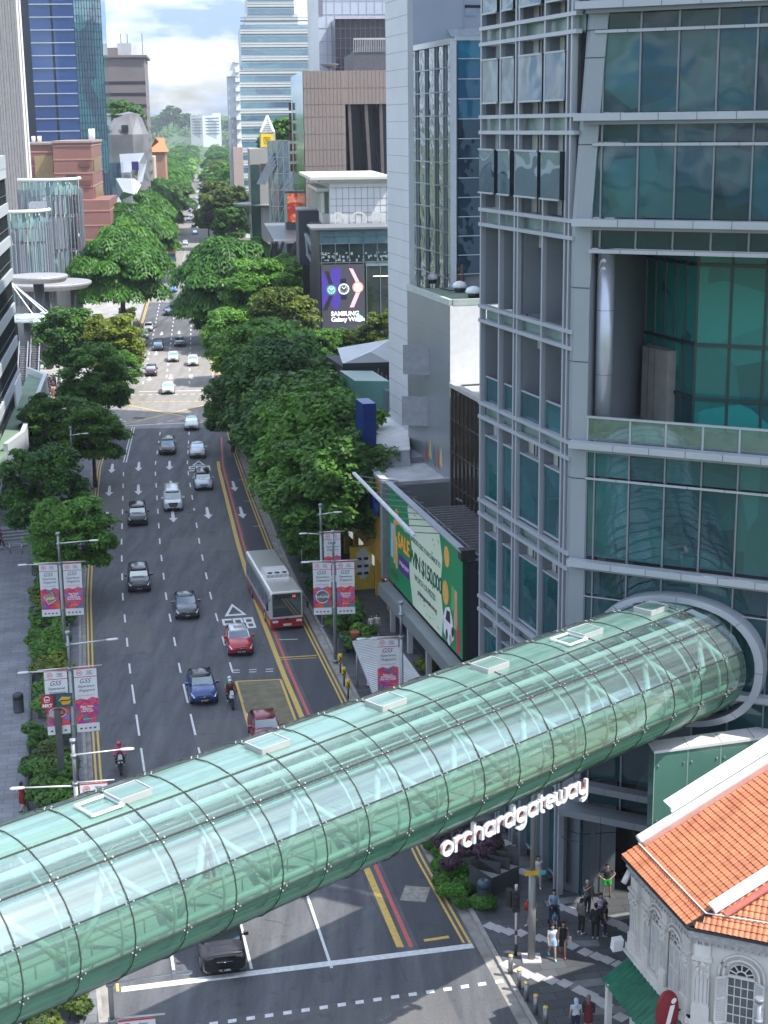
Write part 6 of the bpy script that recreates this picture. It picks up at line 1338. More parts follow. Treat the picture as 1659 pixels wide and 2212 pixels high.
for p, q in ((A, B), (B, C_), (C_, D_), (D_, A)): mb.quad(v3(p, z_), v3(q, z_), v3(m_, z_+3.5))
mb.build('glass_roof', M('porch_roof', (.25, .30, .36), .3), wh)
# white far blocks on the horizon
for x0, x1, yt, Yd, lab in ((438, 478, 250, 1900, 'white apartment block half sunk in the trees on the skyline'), (412, 440, 252, 2050, 'grey-white apartment block left of the brightest one on the skyline')):
 A, B, C_, D_ = rect(Yd, x0, x1, 20, 280); t = thing('far_apartment_block', lab, 'building', tuple(A)); z_ = ztop(x0, yt, A)
 mb = MB(); mb.prism([A, B, C_, D_], .1, z_); mb.prism([A+(B-A)*.55, B, C_, A+(B-A)*.55+vec(0, 20)], z_, z_+3); mb.build('wall', WHITE if x0 > 430 else GREYT, t)
 for k in range(6):
  m2 = MB(); m2.box(v3((A+B)/2, z_-3-k*3.6)-vec(0, .6), ((B-A).length*.8, .4, 1.2)); m2.build('window', M('far_window', (.16, .19, .24), .5), t)
# ================================================================= TREES AND PLANTING
LEAF_D = leafmat('leaves_deep_green', (.026, .085, .015), (.13, .30, .036))
LEAF_B = leafmat('leaves_bright_green', (.016, .075, .010), (.10, .27, .026))
LEAF_O = leafmat('leaves_olive_green', (.035, .075, .010), (.20, .25, .03))
LEAF_M = leafmat('leaves_mid_green', (.030, .10, .017), (.135, .30, .04))
BARK = M('bark', (.075, .06, .045), .9, 0, .3, 3, .4)
def leafq(vs_, fs, p, n, s, rn, asp=1.5):
 t = Vector((rn.gauss(0, 1), rn.gauss(0, 1), rn.gauss(0, 1))); a = n.cross(t);
 if a.length < 1e-4: return
 a.normalize(); b = n.cross(a).normalized(); a = a*s*.5*asp; b = b*s*.5; o = len(vs_)
 vs_ += [p-a, p-b*.9, p+a, p+b*.9]; fs.append((o, o+1, o+2, o+3))
def crown_round(seed, R, H, ncl, nl, ls):
 rn = random.Random(seed); vs_, fs = [], []; cl = []
 for i in range(ncl):
  u = rn.uniform(-.75, 1); th = i*2.39996+rn.uniform(-.3, .3); rr = math.sqrt(max(0, 1-u*u)); k = rn.uniform(.62, 1.0)
  cl.append((Vector((rr*math.cos(th)*R*k, rr*math.sin(th)*R*k, u*H*k)), R*rn.uniform(.15, .30)))
 for c, r in cl:
  out = c.normalized() if c.length > 0 else Vector((0, 0, 1))
  for j in range(nl):
   d = Vector((rn.gauss(0, 1), rn.gauss(0, 1), rn.gauss(0, 1))).normalized()
   if d.z < -.35 and rn.random() < .7: d.z = -d.z
   q = r*(rn.uniform(.55, 1.08)); p = c+Vector((d.x*q*1.15, d.y*q*1.15, d.z*q*.62))
   n = (d*.55+Vector((0, 0, .75))+Vector((rn.gauss(0, .45), rn.gauss(0, .45), rn.gauss(0, .45)))).normalized()
   leafq(vs_, fs, p, n, ls*rn.uniform(.6, 1.25), rn)
 return vs_, fs, cl
def crown_rain(seed, R, H, ncl, nfr, ls):
 rn = random.Random(seed); vs_, fs = [], []; cl = []
 for i in range(ncl):
  th = i*2.39996; k = math.sqrt((i+.5)/ncl); u = 1-.9*k*k;
  c = Vector((k*R*math.cos(th)*.85, k*R*math.sin(th)*.85, H*u*rn.uniform(.6, 1.08)-(.75*H if rn.random() < .38 else 0)))
  r = R*rn.uniform(.20, .40); cl.append((c, r))
  for f in range(nfr):
   a = f*2*math.pi/nfr+rn.uniform(-.3, .3); L_ = r*rn.uniform(.8, 1.3); dirv = Vector((math.cos(a), math.sin(a), 0)); side = Vector((-dirv.y, dirv.x, 0))
   up = rn.uniform(.25, .55); nseg = 6
   for s_ in range(nseg):
    t = (s_+.5)/nseg; p = c+dirv*(L_*t)+Vector((0, 0, r*up*(1.2*t)-r*1.25*t*t)); sl = r*(up*1.2-2.5*t)
    tang = (dirv*L_+Vector((0, 0, sl))).normalized(); nn = side.cross(tang);
    if nn.z < 0: nn = -nn
    for sg in (-1, 0, 1):
     w = side*sg*ls*(1.15-t*.5)*1.1; n = (nn+side*sg*.4+Vector((rn.gauss(0, .2), rn.gauss(0, .2), rn.gauss(0, .2)))).normalized()
     q = p+w-Vector((0, 0, abs(sg)*ls*.3)); a_ = (tang*.55+side*sg*.6).normalized()*ls*rn.uniform(.8, 1.2); b_ = n.cross(a_).normalized()*ls*.36
     o = len(vs_); vs_ += [q-a_*.6, q-b_, q+a_*.9-Vector((0, 0, ls*.2)), q+b_]; fs.append((o, o+1, o+2, o+3))
 return vs_, fs, cl
def mk_mesh(name, vs_, fs, mat):
 me = D.meshes.new(name); me.from_pydata([tuple(v) for v in vs_], [], fs); me.materials.append(mat); me.update(); return me
def trunk_mesh(cl, R, zc, H0, rn, r0=.28, nlimb=9):
 mb = MB(); fork = H0*.42
 mb.path([(0, 0, -.1), (.08, .05, fork*.5), (0, 0, fork)], [r0*1.25, r0, r0*.85], 8)
 for c, r in rn.sample(cl, min(nlimb, len(cl))):
  e = c+Vector((0, 0, zc)); m = Vector((e.x*.35, e.y*.35, fork+(e.z-fork)*.5)); mb.path([(0, 0, fork-.1), m, e], [r0*.6, r0*.38, r0*.12], 6)
 return mb.mesh('trunk', BARK)
PRO = {}
def proto(key):
 if key in PRO: return PRO[key]
 kind, seed, lod = key; rn = random.Random(seed*7+3)
 if kind in ('D', 'O', 'M'):
  R, H, zc, H0 = 4.4, 4.5, 7.0, 11.5
  ncl, nl, ls = ((92, 270, .31), (60, 100, .62), (34, 36, 1.3))[lod]; vs_, fs, cl = crown_round(seed, R, H, ncl, nl, ls)
  mat = {'D': LEAF_D, 'O': LEAF_O, 'M': LEAF_M}[kind]
 else:
  R, H, zc, H0 = 8.5, 6.2, 10.5, 17.0
  ncl, nf, ls = ((74, 30, .60), (56, 18, .95), (36, 10, 1.7))[lod]; vs_, fs, cl = crown_rain(seed, R, H, ncl, nf, ls); mat = LEAF_B
 vs_ = [v+Vector((0, 0, zc)) for v in vs_]
 PRO[key] = (mk_mesh('crown', vs_, fs, mat), trunk_mesh(cl, R, zc, H0, rn, .25 if kind != 'R' else .42), R, zc); return PRO[key]
TREE_N = {'D': 'street_tree', 'O': 'street_tree', 'M': 'street_tree', 'R': 'rain_tree'}
def tree(x, y, kind='D', sc=1.0, lod=0, seed=0, label=None, group=None, z=.1, szc=1.0):
 cr, tr, R, zc = proto((kind, seed, lod)); t = thing(TREE_N[kind], label, 'tree', (x, y, z), group, random.Random(x*3.1+y).uniform(0, 6.28)); t.scale = (sc, sc, sc*szc)
 for nm, me in (('crown', cr), ('trunk', tr)):
  o = D.objects.new(nm, me); COL.objects.link(o); o.parent = t
 return t
def tree_px(x, y, rpx, kind, lod, seed, label, group, zfac=1.0):
 """crown centre seen at (x, y) with radius rpx; solve for a tree whose proportions fit"""
 _, _, R, zc = proto((kind, seed, lod)); sc = 1.0
 for _ in range(12):
  p = G(x, y, zc*sc); dep = p.y*_cp-(p.z-CAMH)*_sp; sc = .5*sc+.5*(rpx*dep/FOC)/R; sc = min(max(sc, .6), 1.75)
 return tree(p.x, p.y, kind, sc, lod, seed, label, group)
LG, RG_ = 'street trees along the left kerb', 'street trees along the right kerb'
LT = [(155, 1160, 74, 'D', 'nearest dark green street tree on the left kerb above the banner lamp'), (92, 1060, 78, 'M', 'bushy street tree bulging over the left pavement behind the nearest one'), (200, 945, 58, 'D', 'dark street tree at the left kerb just before the yellow box junction'), (118, 925, 62, 'M', 'street tree beside the terrace parapet on the left pavement'),
      (205, 820, 62, 'D', 'darkest dense tree in the left clump past the junction'), (150, 735, 58, 'D', 'street tree nearest the escalator canopy on the left'), (242, 745, 56, 'O', 'olive tinged street tree leaning to the road on the left clump'), (262, 800, 34, 'M', 'small young tree at the left kerb where a white van is parked')]
for i, (x, y, r, k, lab) in enumerate(LT): tree_px(x, y, r*1.2, k, 0, i % 3, lab, LG)
RT = [(500, 880, 62, 'D', 'street tree reaching out over the junction on the right kerb'), (590, 850, 72, 'D', 'broad dark crown at the back of the right clump after the junction'), (700, 880, 78, 'M', 'broad tree crown touching the blue sign pylon'), (690, 820, 60, 'D', 'tree in front of the green glass kiosk'), (560, 640, 78, 'D', 'dark tree in front of the bright rain tree on the right'), (640, 610, 62, 'D', 'dark tree next to the tilted advertising frame'), (610, 700, 78, 'O', 'olive-dark tree in front of the watch screen corner'), (500, 730, 62, 'D', 'dark tree on the right kerb beyond the junction'), (660, 650, 44, 'D', 'dark tree beside the lit watch screen'), (545, 790, 62, 'D', 'tree behind the right side-street corner'), (620, 780, 62, 'M', 'tree beside the white roofed pavilion'), (450, 690, 34, 'D', 'small tree at the bus lane start past the junction')]
for i, (x, y, r, k, lab) in enumerate(RT): tree_px(x, y, r, k, 0, (i+1) % 3, lab, RG_)
for i, (Yd, of, sc, k) in enumerate(((119, 3.0, 1.12, 'D'), (127.5, 3.6, 1.28, 'D'), (136, 3.3, 1.28, 'M'), (145, 3.6, 1.2, 'D'), (154, 3.0, 1.3, 'M'), (164, 3.4, 1.26, 'D'), (174, 3.0, 1.3, 'D'), (184, 5.0, 1.2, 'M'))):
 tree(KRx(Yd)+of, Yd, k, sc, 0, i % 3, ('nearest right street tree, behind the waiting bus', 'tall tree in front of the blue store letters', 'broad crown over the yellow store wall', 'tree touching the blue sign pylon', 'tall tree over the far BUS marking', 'dark crown at the double white arrows end of the bus lane', 'second last tree before the side street on the right', 'last tree at the corner of the right side street')[i], RG_)
RR = 'bright rain trees arching over the avenue'
for i, (x, y, r, lab, kd) in enumerate([(262, 575, 106, 'big bright rain tree with open branches left of the road', 'R'), (492, 600, 118, 'big bright rain tree with drooping fronds right of the road', 'R'), (555, 560, 60, 'smaller rain tree shoulder behind the big right-hand one', 'R'), (318, 495, 66, 'rain tree behind the big left one, by the orange truck', 'R'), (350, 445, 50, 'rain tree next up the left kerb beyond the orange truck', 'R'), (300, 425, 44, 'rain tree over the white glass porch', 'R'), (385, 420, 38, 'rain tree leaning over the queue of traffic on the left', 'R'), (330, 385, 40, 'rain tree in front of the angular glass building', 'R'), (262, 490, 52, 'rain tree in front of the red granite store', 'R'), (178, 505, 38, 'small pale rain tree against the curved fin building', 'R')]):
 tree_px(x, y, r, kd, 0 if i < 2 else 1, i % 3, lab, RR)
for i, (x, y, r, k, lab) in enumerate([(490, 455, 52, 'O', 'yellow-green tree right of the road, lit on top'), (500, 480, 40, 'D', 'dark lower tree under the yellow-green crown on the right'), (545, 430, 42, 'D', 'dark tree by the glass lattice tower'), (465, 425, 34, 'O', 'yellowish tree at the right kerb in the middle distance'), (525, 395, 40, 'D', 'dark tree in front of the concrete mall'), (480, 385, 36, 'O', 'orange-tipped tree farther along the right kerb'), (450, 470, 30, 'D', 'thin dark tree over the far right lane'), (545, 475, 36, 'D', 'dark tree above the crowded corner')]):
 tree_px(x, y, r, k, 1, i % 3, lab, 'trees right of the avenue in the middle distance')
rn = random.Random(77)
Y = 372
while Y < 1750:
 for off in (-6, -17, -28):
  if (Y < 430 and off == -17) or (off == -28 and (Y < 470 or Y > 1300)): continue
  tree(KLx(Y)+off+rn.uniform(-1.5, 1.5), Y+rn.uniform(-3, 3), 'R', rn.uniform(.88, 1.08), 1 if Y < 620 else 2, rn.randrange(3), 'rain tree in the continuous left row that runs to the horizon', 'continuous row of rain trees on the left of the avenue')
 if Y > 560:
  for off in (7, 19):
   tree(KRx(Y)+off+rn.uniform(-2, 2), Y+rn.uniform(-3, 3), 'R' if rn.random() < .45 else 'D', rn.uniform(.8, 1.0) if rn.random() < .5 else 1.15, 1 if Y < 620 else 2, rn.randrange(3), 'tree in the distant right row along the avenue', 'distant row of trees on the right of the avenue')
 Y += 12.5+Y*.006
# rooftop trees
def roof_tree(x, y, Yd, sc, lab, grp, kind='D'):
 p = PY(x, y, Yd); return tree(p.x, p.y, kind, sc, 1, rn.randrange(3), lab, grp, p.z-7*sc)
for i, (x, y) in enumerate(((232, 262), (245, 258), (262, 260), (282, 258), (250, 250))): roof_tree(x, y, 520, 1.15, ('leftmost', 'second', 'middle', 'rightmost', 'tallest rear')[i]+' tree on the roof of the grey mesh building', 'trees on the grey mesh roof', 'M')
for i, (x, y) in enumerate(((590, 318), (603, 312), (618, 308), (632, 310), (612, 290), (628, 288))): roof_tree(x, y, 440, 1.0, ('lowest left', 'second lower', 'third lower', 'lower right', 'upper left', 'upper right')[i]+' tree of the roof garden beside the lattice spire', 'roof garden trees by the spire', 'D')
for (x, y, s_, lab) in ((722, 752, .62, 'pale shrub tree below the watch screen'), (760, 752, .6, 'round pale green tree before the watch screen'), (832, 722, .75, 'bright young tree at the foot of the tiled tower'), (700, 745, .5, 'small shrub tree beside the screen wall')):
 p = PY(x, y, 215); tree(p.x, p.y, 'O' if 'bright' in lab or 'round' in lab else 'M', s_, 0, 1, lab, 'young trees on the low roof garden', p.z-7*s_)
ORD2 = ['tall tree'+q for q in (' at the left foot', ' just left of the summit', ' left of the summit', ' nearly at the summit', ' at the summit', ' on the slope right of the summit', ' left of the white flats', ' over the left end of the white flats', ' behind the middle of the white flats', ' over the right end of the white flats', ' beside the slim white slab', ' hidden half by the slim white slab', ' lowest at far left')]
# far woodland: one mass nobody could count
def leafmass(name, n, place, ls, mat, kind='stuff', label=None):
 rr = random.Random(hash(name) % 1000 if False else len(name)*13); vs_, fs = [], []
 for i in range(n):
  c, r, nl = place(rr)
  for j in range(nl):
   d = Vector((rr.gauss(0, 1), rr.gauss(0, 1), abs(rr.gauss(0, 1)))).normalized(); p = c+Vector((d.x*r, d.y*r, d.z*r*.7))*rr.uniform(.7, 1.05)
   nrm = (d+Vector((rr.gauss(0, .4), rr.gauss(0, .4), .6))).normalized(); leafq(vs_, fs, p, nrm, ls*rr.uniform(.6, 1.2), rr)
 o = D.objects.new(name, mk_mesh(name, vs_, fs, mat)); COL.objects.link(o); o['kind'] = kind
 if label: o['label'] = label
 return o
def pl1(rr):
 Yd = rr.uniform(560, 2300)**1.0; X = rr.uniform(-.215, .02)*Yd
 while KLx(min(Yd, 1999))-22 < X < KRx(min(Yd, 1999))+22 and Yd < 1750: X = rr.uniform(-.215, .02)*Yd
 while X < KLx(min(Yd, 1999)) and Yd < 700: Yd = rr.uniform(700, 2300)
 return Vector((X, Yd, rr.uniform(5, 11))), rr.uniform(7, 11), 60
leafmass('woodland', 900, pl1, 2.6, LEAF_M, label='hazy wooded park rolling to the horizon')
def pl2(rr):
 u = rr.uniform(-.25, .48); v_ = rr.uniform(-.9, .1); h = 42*max(0, 1-u*u)**.7*max(0, 1-v_*v_)**.8
 return Vector((-420+u*900, 2700+v_*350, h+5)), rr.uniform(9, 14), 60
leafmass('hill_forest', 620, pl2, 3.6, LEAF_M, label='forest covering the low hill on the horizon')
for i, (x, y) in enumerate(((338, 268), (350, 258), (362, 252), (375, 248), (388, 254), (400, 262), (428, 260), (448, 258), (458, 256), (468, 258), (490, 262), (502, 258), (330, 275))):
 p = PY(x, y+14, 2250); t = tree(p.x, p.y, 'D', (2.6, 2.0, 2.4)[i % 3] if x < 405 else 1.7, 2, i % 3, ORD2[i]+' silhouetted on the skyline hill', 'tall skyline trees', p.z-8)
# planting strips
def shrub(name, cx, cy, lx, ly, h, rz, n, ls, mat, label, group=None, z0=.15, cat='shrub'):
 rr = random.Random(int(cx*17+cy*31)); vs_, fs = [], []; cs, sn = math.cos(rz), math.sin(rz)
 ncl = max(3, int(lx*ly*1.6)); cl = [(rr.uniform(-.5, .5)*lx, rr.uniform(-.5, .5)*ly, rr.uniform(.45, .9)*h, rr.uniform(.35, .6)) for _ in range(ncl)]
 for i in range(n):
  a, b, c, r = rr.choice(cl); d = Vector((rr.gauss(0, 1), rr.gauss(0, 1), rr.gauss(0, 1))).normalized()
  x = a+d.x*r; y = b+d.y*r; z = max(.05, c+d.z*r*.6); p = Vector((x*cs-y*sn, x*sn+y*cs, z))
  nrm = (Vector((d.x*cs-d.y*sn, d.x*sn+d.y*cs, d.z))*.6+Vector((rr.gauss(0, .4), rr.gauss(0, .4), .7))).normalized(); leafq(vs_, fs, p, nrm, ls*rr.uniform(.6, 1.2), rr)
 t = thing(name, label, cat, (cx, cy, z0), group)
 o = D.objects.new('foliage', mk_mesh('foliage', vs_, fs, mat)); COL.objects.link(o); o.parent = t
 m2 = MB()
 for k in range(5): a, b, c, r = rr.choice(cl); q = Vector((a*cs-b*sn, a*sn+b*cs, 0)); m2.tube(q*.6, q+Vector((0, 0, c)), .03, .015, 5)
 st_ = D.objects.new('stem', m2.mesh('stem', BARK)); COL.objects.link(st_); st_.parent = t
 return t
rz_ = .19
ORD = 'first second third fourth fifth sixth seventh eighth ninth tenth eleventh twelfth thirteenth fourteenth fifteenth sixteenth seventeenth eighteenth'.split()
for i in range(17):
 y = 73+i*3.55; x = KLx(y)-2.1+(.0 if i % 3 else -.25)
 m_ = (LEAF_M, LEAF_D, LEAF_M, LEAF_O)[i % 4]
 shrub('hedge', x, y, 2.5, 3.5, 1.1+.35*(i % 3), rz_, 2300, .22, m_, ORD[i]+' hedge clump of the left planting strip counting from the bridge', 'hedge clumps in the left planting strip', cat='hedge')
for i in range(5):
 y = 50+i*3.2; shrub('hedge', KLx(y)-1.9, y, 2.3, 3.2, 1.2, rz_, 2300, .2, (LEAF_O, LEAF_M)[i % 2], ORD[i]+' yellow-green hedge clump below the bridge counting from the camera', 'hedge clumps below the bridge', cat='hedge')
for i in range(18):
 y = 104+i*4.3; x = KRx(y)+1.9; shrub('hedge', x, y, 2.6, 4.3, 1.2+.4*(i % 2), rz_, 2300, .25, (LEAF_D, LEAF_D, LEAF_M)[i % 3], ORD[i]+' hedge clump along the bus lane counting from the bus stop', 'hedge clumps along the right kerb', cat='hedge')
for i in range(10):
 y = 222+i*9; shrub('hedge', KLx(y)-2.6, y, 2.6, 9, 1.5, .14, 2300, .4, (LEAF_M, LEAF_O)[i % 2], ORD[i]+' light green hedge clump counting on from the box junction', 'hedge clumps beyond the junction', cat='hedge')
for i, (x, y, w_, l_, m_, lab) in enumerate(((962, 1870, 1.6, 2.6, LEAF_B, 'bright grassy groundcover beside the kerb under the lettering'), (985, 1915, 1.6, 2.6, LEAF_B, 'bright grassy groundcover nearest the planter wall'), (942, 1838, 1.4, 2.2, LEAF_B, 'bright grassy groundcover emerging from under the bridge'), (1008, 1945, 1.5, 2.0, LEAF_B, 'bright grassy groundcover tip by the blue-lidded bin'))):
 c = G(x, y, .15); shrub('groundcover', c.x, c.y, w_, l_, .45, .25, 2600, .16, m_, lab, cat='groundcover')
c = G(1015, 1862, .15); PURP = leafmat('leaves_purple', (.03, .014, .026), (.12, .06, .09))
shrub('purple_bush', c.x, c.y, 3.0, 5.2, 1.5, .25, 9000, .14, PURP, 'dark purple clipped bush under the bridge lettering'); c = G(1062, 1850, .15); shrub('green_bush', c.x, c.y, 1.0, 3.2, 1.4, .25, 1800, .16, LEAF_M, 'green bush on the far side of the purple bush')
c = G(930, 1452, .15); shrub('green_bush', c.x, c.y, 1.6, 1.2, 1.0, .25, 900, .2, LEAF_O, 'light green bush beside the white shelter roof'); c = G(745, 1360, .15); shrub('green_bush', c.x, c.y, 2.4, 1.8, 1.0, .25, 1400, .22, LEAF_O, 'pale bush at the foot of the right banner lamp')
mb = MB()
for y0, y1 in ((56, 62), (70, 88), (90, 132)):
 for off in (-.9, -3.45):
  p = line_pts(lambda q: KLx(q)+off, y0, y1, 6)
  for a, b in zip(p, p[1:]): mb.beam((a[0], a[1], .3), (b[0], b[1], .3), .14, .34)
tag(mb.build('planter_edge', M('dark_planter_granite', (.10, .105, .115), .7)), 'low dark granite edging round the left planting strip', 'planter edge')
# ================================================================= WHITE COLONIAL SHOPHOUSE AND GREEN GLASS SCREEN WALL
CW = M('old_white_plaster', (.60, .58, .55), .7, 0, .12, 1.2, .1); CWD = M('grey_plaster_relief', (.40, .40, .41), .75, 0, .2, 6, .4)
CGL = M('fanlight_dark', (.02, .025, .035), .2); TILE = None
def tilemat():
 m = D.materials.new('terracotta_tile'); m.use_nodes = True; n = m.node_tree; b = n.nodes['Principled BSDF']; b.inputs['Roughness'].default_value = .65
 t = n.nodes.new('ShaderNodeTexCoord'); no = n.nodes.new('ShaderNodeTexNoise'); no.inputs['Scale'].default_value = 1.2; no.inputs['Detail'].default_value = 8; n.links.new(t.outputs['Object'], no.inputs[0])
 v_ = n.nodes.new('ShaderNodeTexVoronoi'); v_.inputs['Scale'].default_value = 3.6; n.links.new(t.outputs['Object'], v_.inputs[0])
 cr = n.nodes.new('ShaderNodeValToRGB'); cr.color_ramp.elements[0].position = .2; cr.color_ramp.elements[1].position = .85; cr.color_ramp.elements[0].color = (.25, .075, .035, 1); cr.color_ramp.elements[1].color = (.50, .175, .08, 1)
 s_ = n.nodes.new('ShaderNodeSeparateColor'); n.links.new(v_.outputs['Color'], s_.inputs[0]); a_ = n.nodes.new('ShaderNodeMath'); a_.operation = 'MULTIPLY_ADD'; a_.inputs[1].default_value = .35; n.links.new(s_.outputs[0], a_.inputs[0]); n.links.new(no.outputs[0], a_.inputs[2])
 n.links.new(a_.outputs[0], cr.inputs[0]); n.links.new(cr.outputs[0], b.inputs['Base Color']); return m
TILE = tilemat()
EZ = 8.2
Ea, Eb, Ec = G(1344, 1848, EZ), G(1487, 2003, EZ), G(1658, 2037, EZ)
cd_ = (Eb-Ea).normalized(); cn_ = Vector((-cd_.y, cd_.x, 0)); ce_ = (Ec-Eb).normalized(); cn2 = Vector((-ce_.y, ce_.x, 0))
sh_ = thing('colonial_shophouse', 'ornate white colonial corner house with a bright orange pantiled roof', 'building', tuple(v3(Eb, 0)))
def tiled(O, U, Vv, lu, lv, clip=None, name='roof', du=.205, dv=.26):
 """pantiles: U along the eave, Vv up the slope (unit vectors)"""
 N = U.cross(Vv).normalized(); N = N if N.z > 0 else -N; mb = MB(); nu = int(lu/du)*6; nv = int(lv/dv)
 rows = []
 for j in range(nv):
  for e in (0, 1):
   rows.append((j*dv+e*(dv-.001), .035 if e == 0 else .0))
 vs_ = []
 for vv, hh in rows:
  for i in range(nu+1):
   u = i*du/6; p = O+U*u+Vv*vv+N*(hh+.045*abs(math.cos(math.pi*(u/du))))
   vs_.append(p)
 fs = []
 for j in range(len(rows)-1):
  for i in range(nu):
   u = (i+.5)*du/6; vv = (rows[j][0]+rows[j+1][0])/2
   if clip is None or clip(u, vv): fs.append((j*(nu+1)+i, j*(nu+1)+i+1, (j+1)*(nu+1)+i+1, (j+1)*(nu+1)+i))
 mb.add(vs_, fs, 0, False); return mb.build(name, TILE, sh_)
up1 = (cn_+Vector((0, 0, .5))).normalized(); LU = (Eb-Ea).length
tiled(Ea, cd_, up1, LU, 12.5)
# front slope: spanned by the front eave and the hip bar
hipv = (cn_+Vector((0, 0, .5))); hn = ce_.cross(hipv).normalized(); up2 = hn.cross(ce_).normalized(); up2 = up2 if up2.z > 0 else -up2
hd = hipv.normalized(); ku, kv = hd.dot(ce_), hd.dot(up2)
tiled(Eb, ce_, up2, 7.0, 8.0, clip=lambda u, v_: u > v_*ku/kv+.12)
mb = MB(); h0, h1 = Eb+hd*1.0+Vector((0, 0, .16)), Eb+hd*12.5+Vector((0, 0, .16)); mb.beam(h0, h1, .42, .24); mb.build('white_hip_bar', M('hip_white_mortar', (.66, .67, .69), .6, 0, .08, 2), sh_)
mb = MB(); mb.beam(h0+ce_*.42-Vector((0, 0, .10)), h1+ce_*.42-Vector((0, 0, .1)), .55, .06); mb.build('red_flashing', M('red_flashing', (.42, .13, .10), .6), sh_)
mb = MB(); q0 = Ea+hd*.9-cd_*.0+Vector((0, 0, .15)); mb.beam(q0+cd_*-.1, q0+hd*12-cd_*.1, .38, .22); mb.tube(q0+cd_*-.1-hd*.1, q0-cd_*.1+hd*.05, .2, n=12); mb.build('party_bar', MAT['hip_white_mortar'], sh_)
mb = MB(); mb.beam(q0+cd_*.22-Vector((0, 0, .08)), q0+hd*12+cd_*.22-Vector((0, 0, .08)), .4, .05); mb.build('pink_flashing', M('pink_flashing', (.40, .20, .16), .6), sh_)
mb = MB()
for k in range(2):
 pass
mb.beam(Ea+up1*.75+Vector((0, 0, .12)), Eb+hd*.75+Vector((0, 0, .12)), .035, .035); mb.beam(Eb+hd*.75+Vector((0, 0, .12)), Eb+up2*.75+ce_*6+Vector((0, 0, .12)), .035, .035); mb.build('lightning_tape', WHITE, sh_)
mb = MB(); mb.beam(Ea-Vector((0, 0, .06)), Eb-Vector((0, 0, .06)), .06, .10); mb.beam(Eb-Vector((0, 0, .06)), Eb+ce_*7-Vector((0, 0, .06)), .06, .1); mb.build('gutter', DARK, sh_)
# walls
Wa, Wb = Ea+cn_*.45-cd_*-.1, Eb+cn_*.45; Fb = Eb+cn2*.5+ce_*.12
def wl_(s_, z, o=0.0): p = Ea+cn_*.45+cd_*s_-cn_*o; return Vector((p.x, p.y, z))
def fr_(s_, z, o=0.0): p = Eb+cn2*.5+ce_*s_-cn2*o; return Vector((p.x, p.y, z))
crn = fr_(.1, 0); e_end = wl_(5.55, 0)
mb = MB(); foot_ = [wl_(.15, 0), e_end, crn, fr_(7, 0), fr_(7, 0)+cn2*6, wl_(.15, 0)+cn_*10]; mb.prism(foot_, .15, 8.05); mb.build('wall', CW, sh_)
for nm, f, L0 in (('cornice', wl_, (.0, 5.7)), ('cornice', fr_, (-.05, 7))):
 mb = MB(); mb.prism([f(L0[0], 0, -.02), f(L0[1], 0, -.02), f(L0[1], 0, .16), f(L0[0], 0, .16)], 7.55, 7.72); mb.prism([f(L0[0], 0, -.02), f(L0[1], 0, -.02), f(L0[1], 0, .28), f(L0[0], 0, .28)], 7.72, 8.0)
 k = L0[0]
 while k < L0[1]: mb.prism([f(k, 0, 0), f(k+.1, 0, 0), f(k+.1, 0, .14), f(k, 0, .14)], 7.4, 7.54); k += .24
 mb.build(nm, CWD, sh_)
 mb = MB(); mb.prism([f(L0[0], 0, -.02), f(L0[1], 0, -.02), f(L0[1], 0, .22), f(L0[0], 0, .22)], 4.15, 4.4); mb.prism([f(L0[0], 0, -.02), f(L0[1], 0, -.02), f(L0[1], 0, .3), f(L0[0], 0, .3)], 4.02, 4.14); mb.build('string_course', CW, sh_)
def pilaster(f, s0, s1):
 mb = MB(); mb.prism([f(s0, 0, 0), f(s1, 0, 0), f(s1, 0, .14), f(s0, 0, .14)], 4.4, 7.4)
 nfl = 4
 for i in range(nfl): s_ = s0+(s1-s0)*(i+.5)/nfl; mb.beam(f(s_, 5.1, .145), f(s_, 6.1, .145), .025, .03, 1, (0, -1, 0))
 mb.prism([f(s0-.04, 0, 0), f(s1+.04, 0, 0), f(s1+.04, 0, .2), f(s0-.04, 0, .2)], 4.4, 4.95); mb.prism([f(s0-.07, 0, 0), f(s1+.07, 0, 0), f(s1+.07, 0, .24), f(s0-.07, 0, .24)], 6.8, 6.92)
 rn = random.Random(int(s0*10));
 for i in range(14):
  s_ = s0+(s1-s0)*rn.random(); z = 6.2+.55*rn.random(); mb.box(f(s_, z, .17), (.09, .09, .12), rn.random()*3)
 for i in range(3): s_ = s0+(s1-s0)*(i+.5)/3; mb.box(f(s_, 6.3, .17), (.10, .10, .16), 0); mb.box(f(s_, 6.62, .19), (.12, .12, .1), .4)
 mb.build('pilaster', [CW, CWD], sh_)
for s0, s1 in ((.2, .85), (1.5, 1.95), (3.05, 3.45), (4.75, 5.3)): pilaster(wl_, s0, s1)
for s0, s1 in ((.18, .76), (3.05, 3.6)): pilaster(fr_, s0, s1)
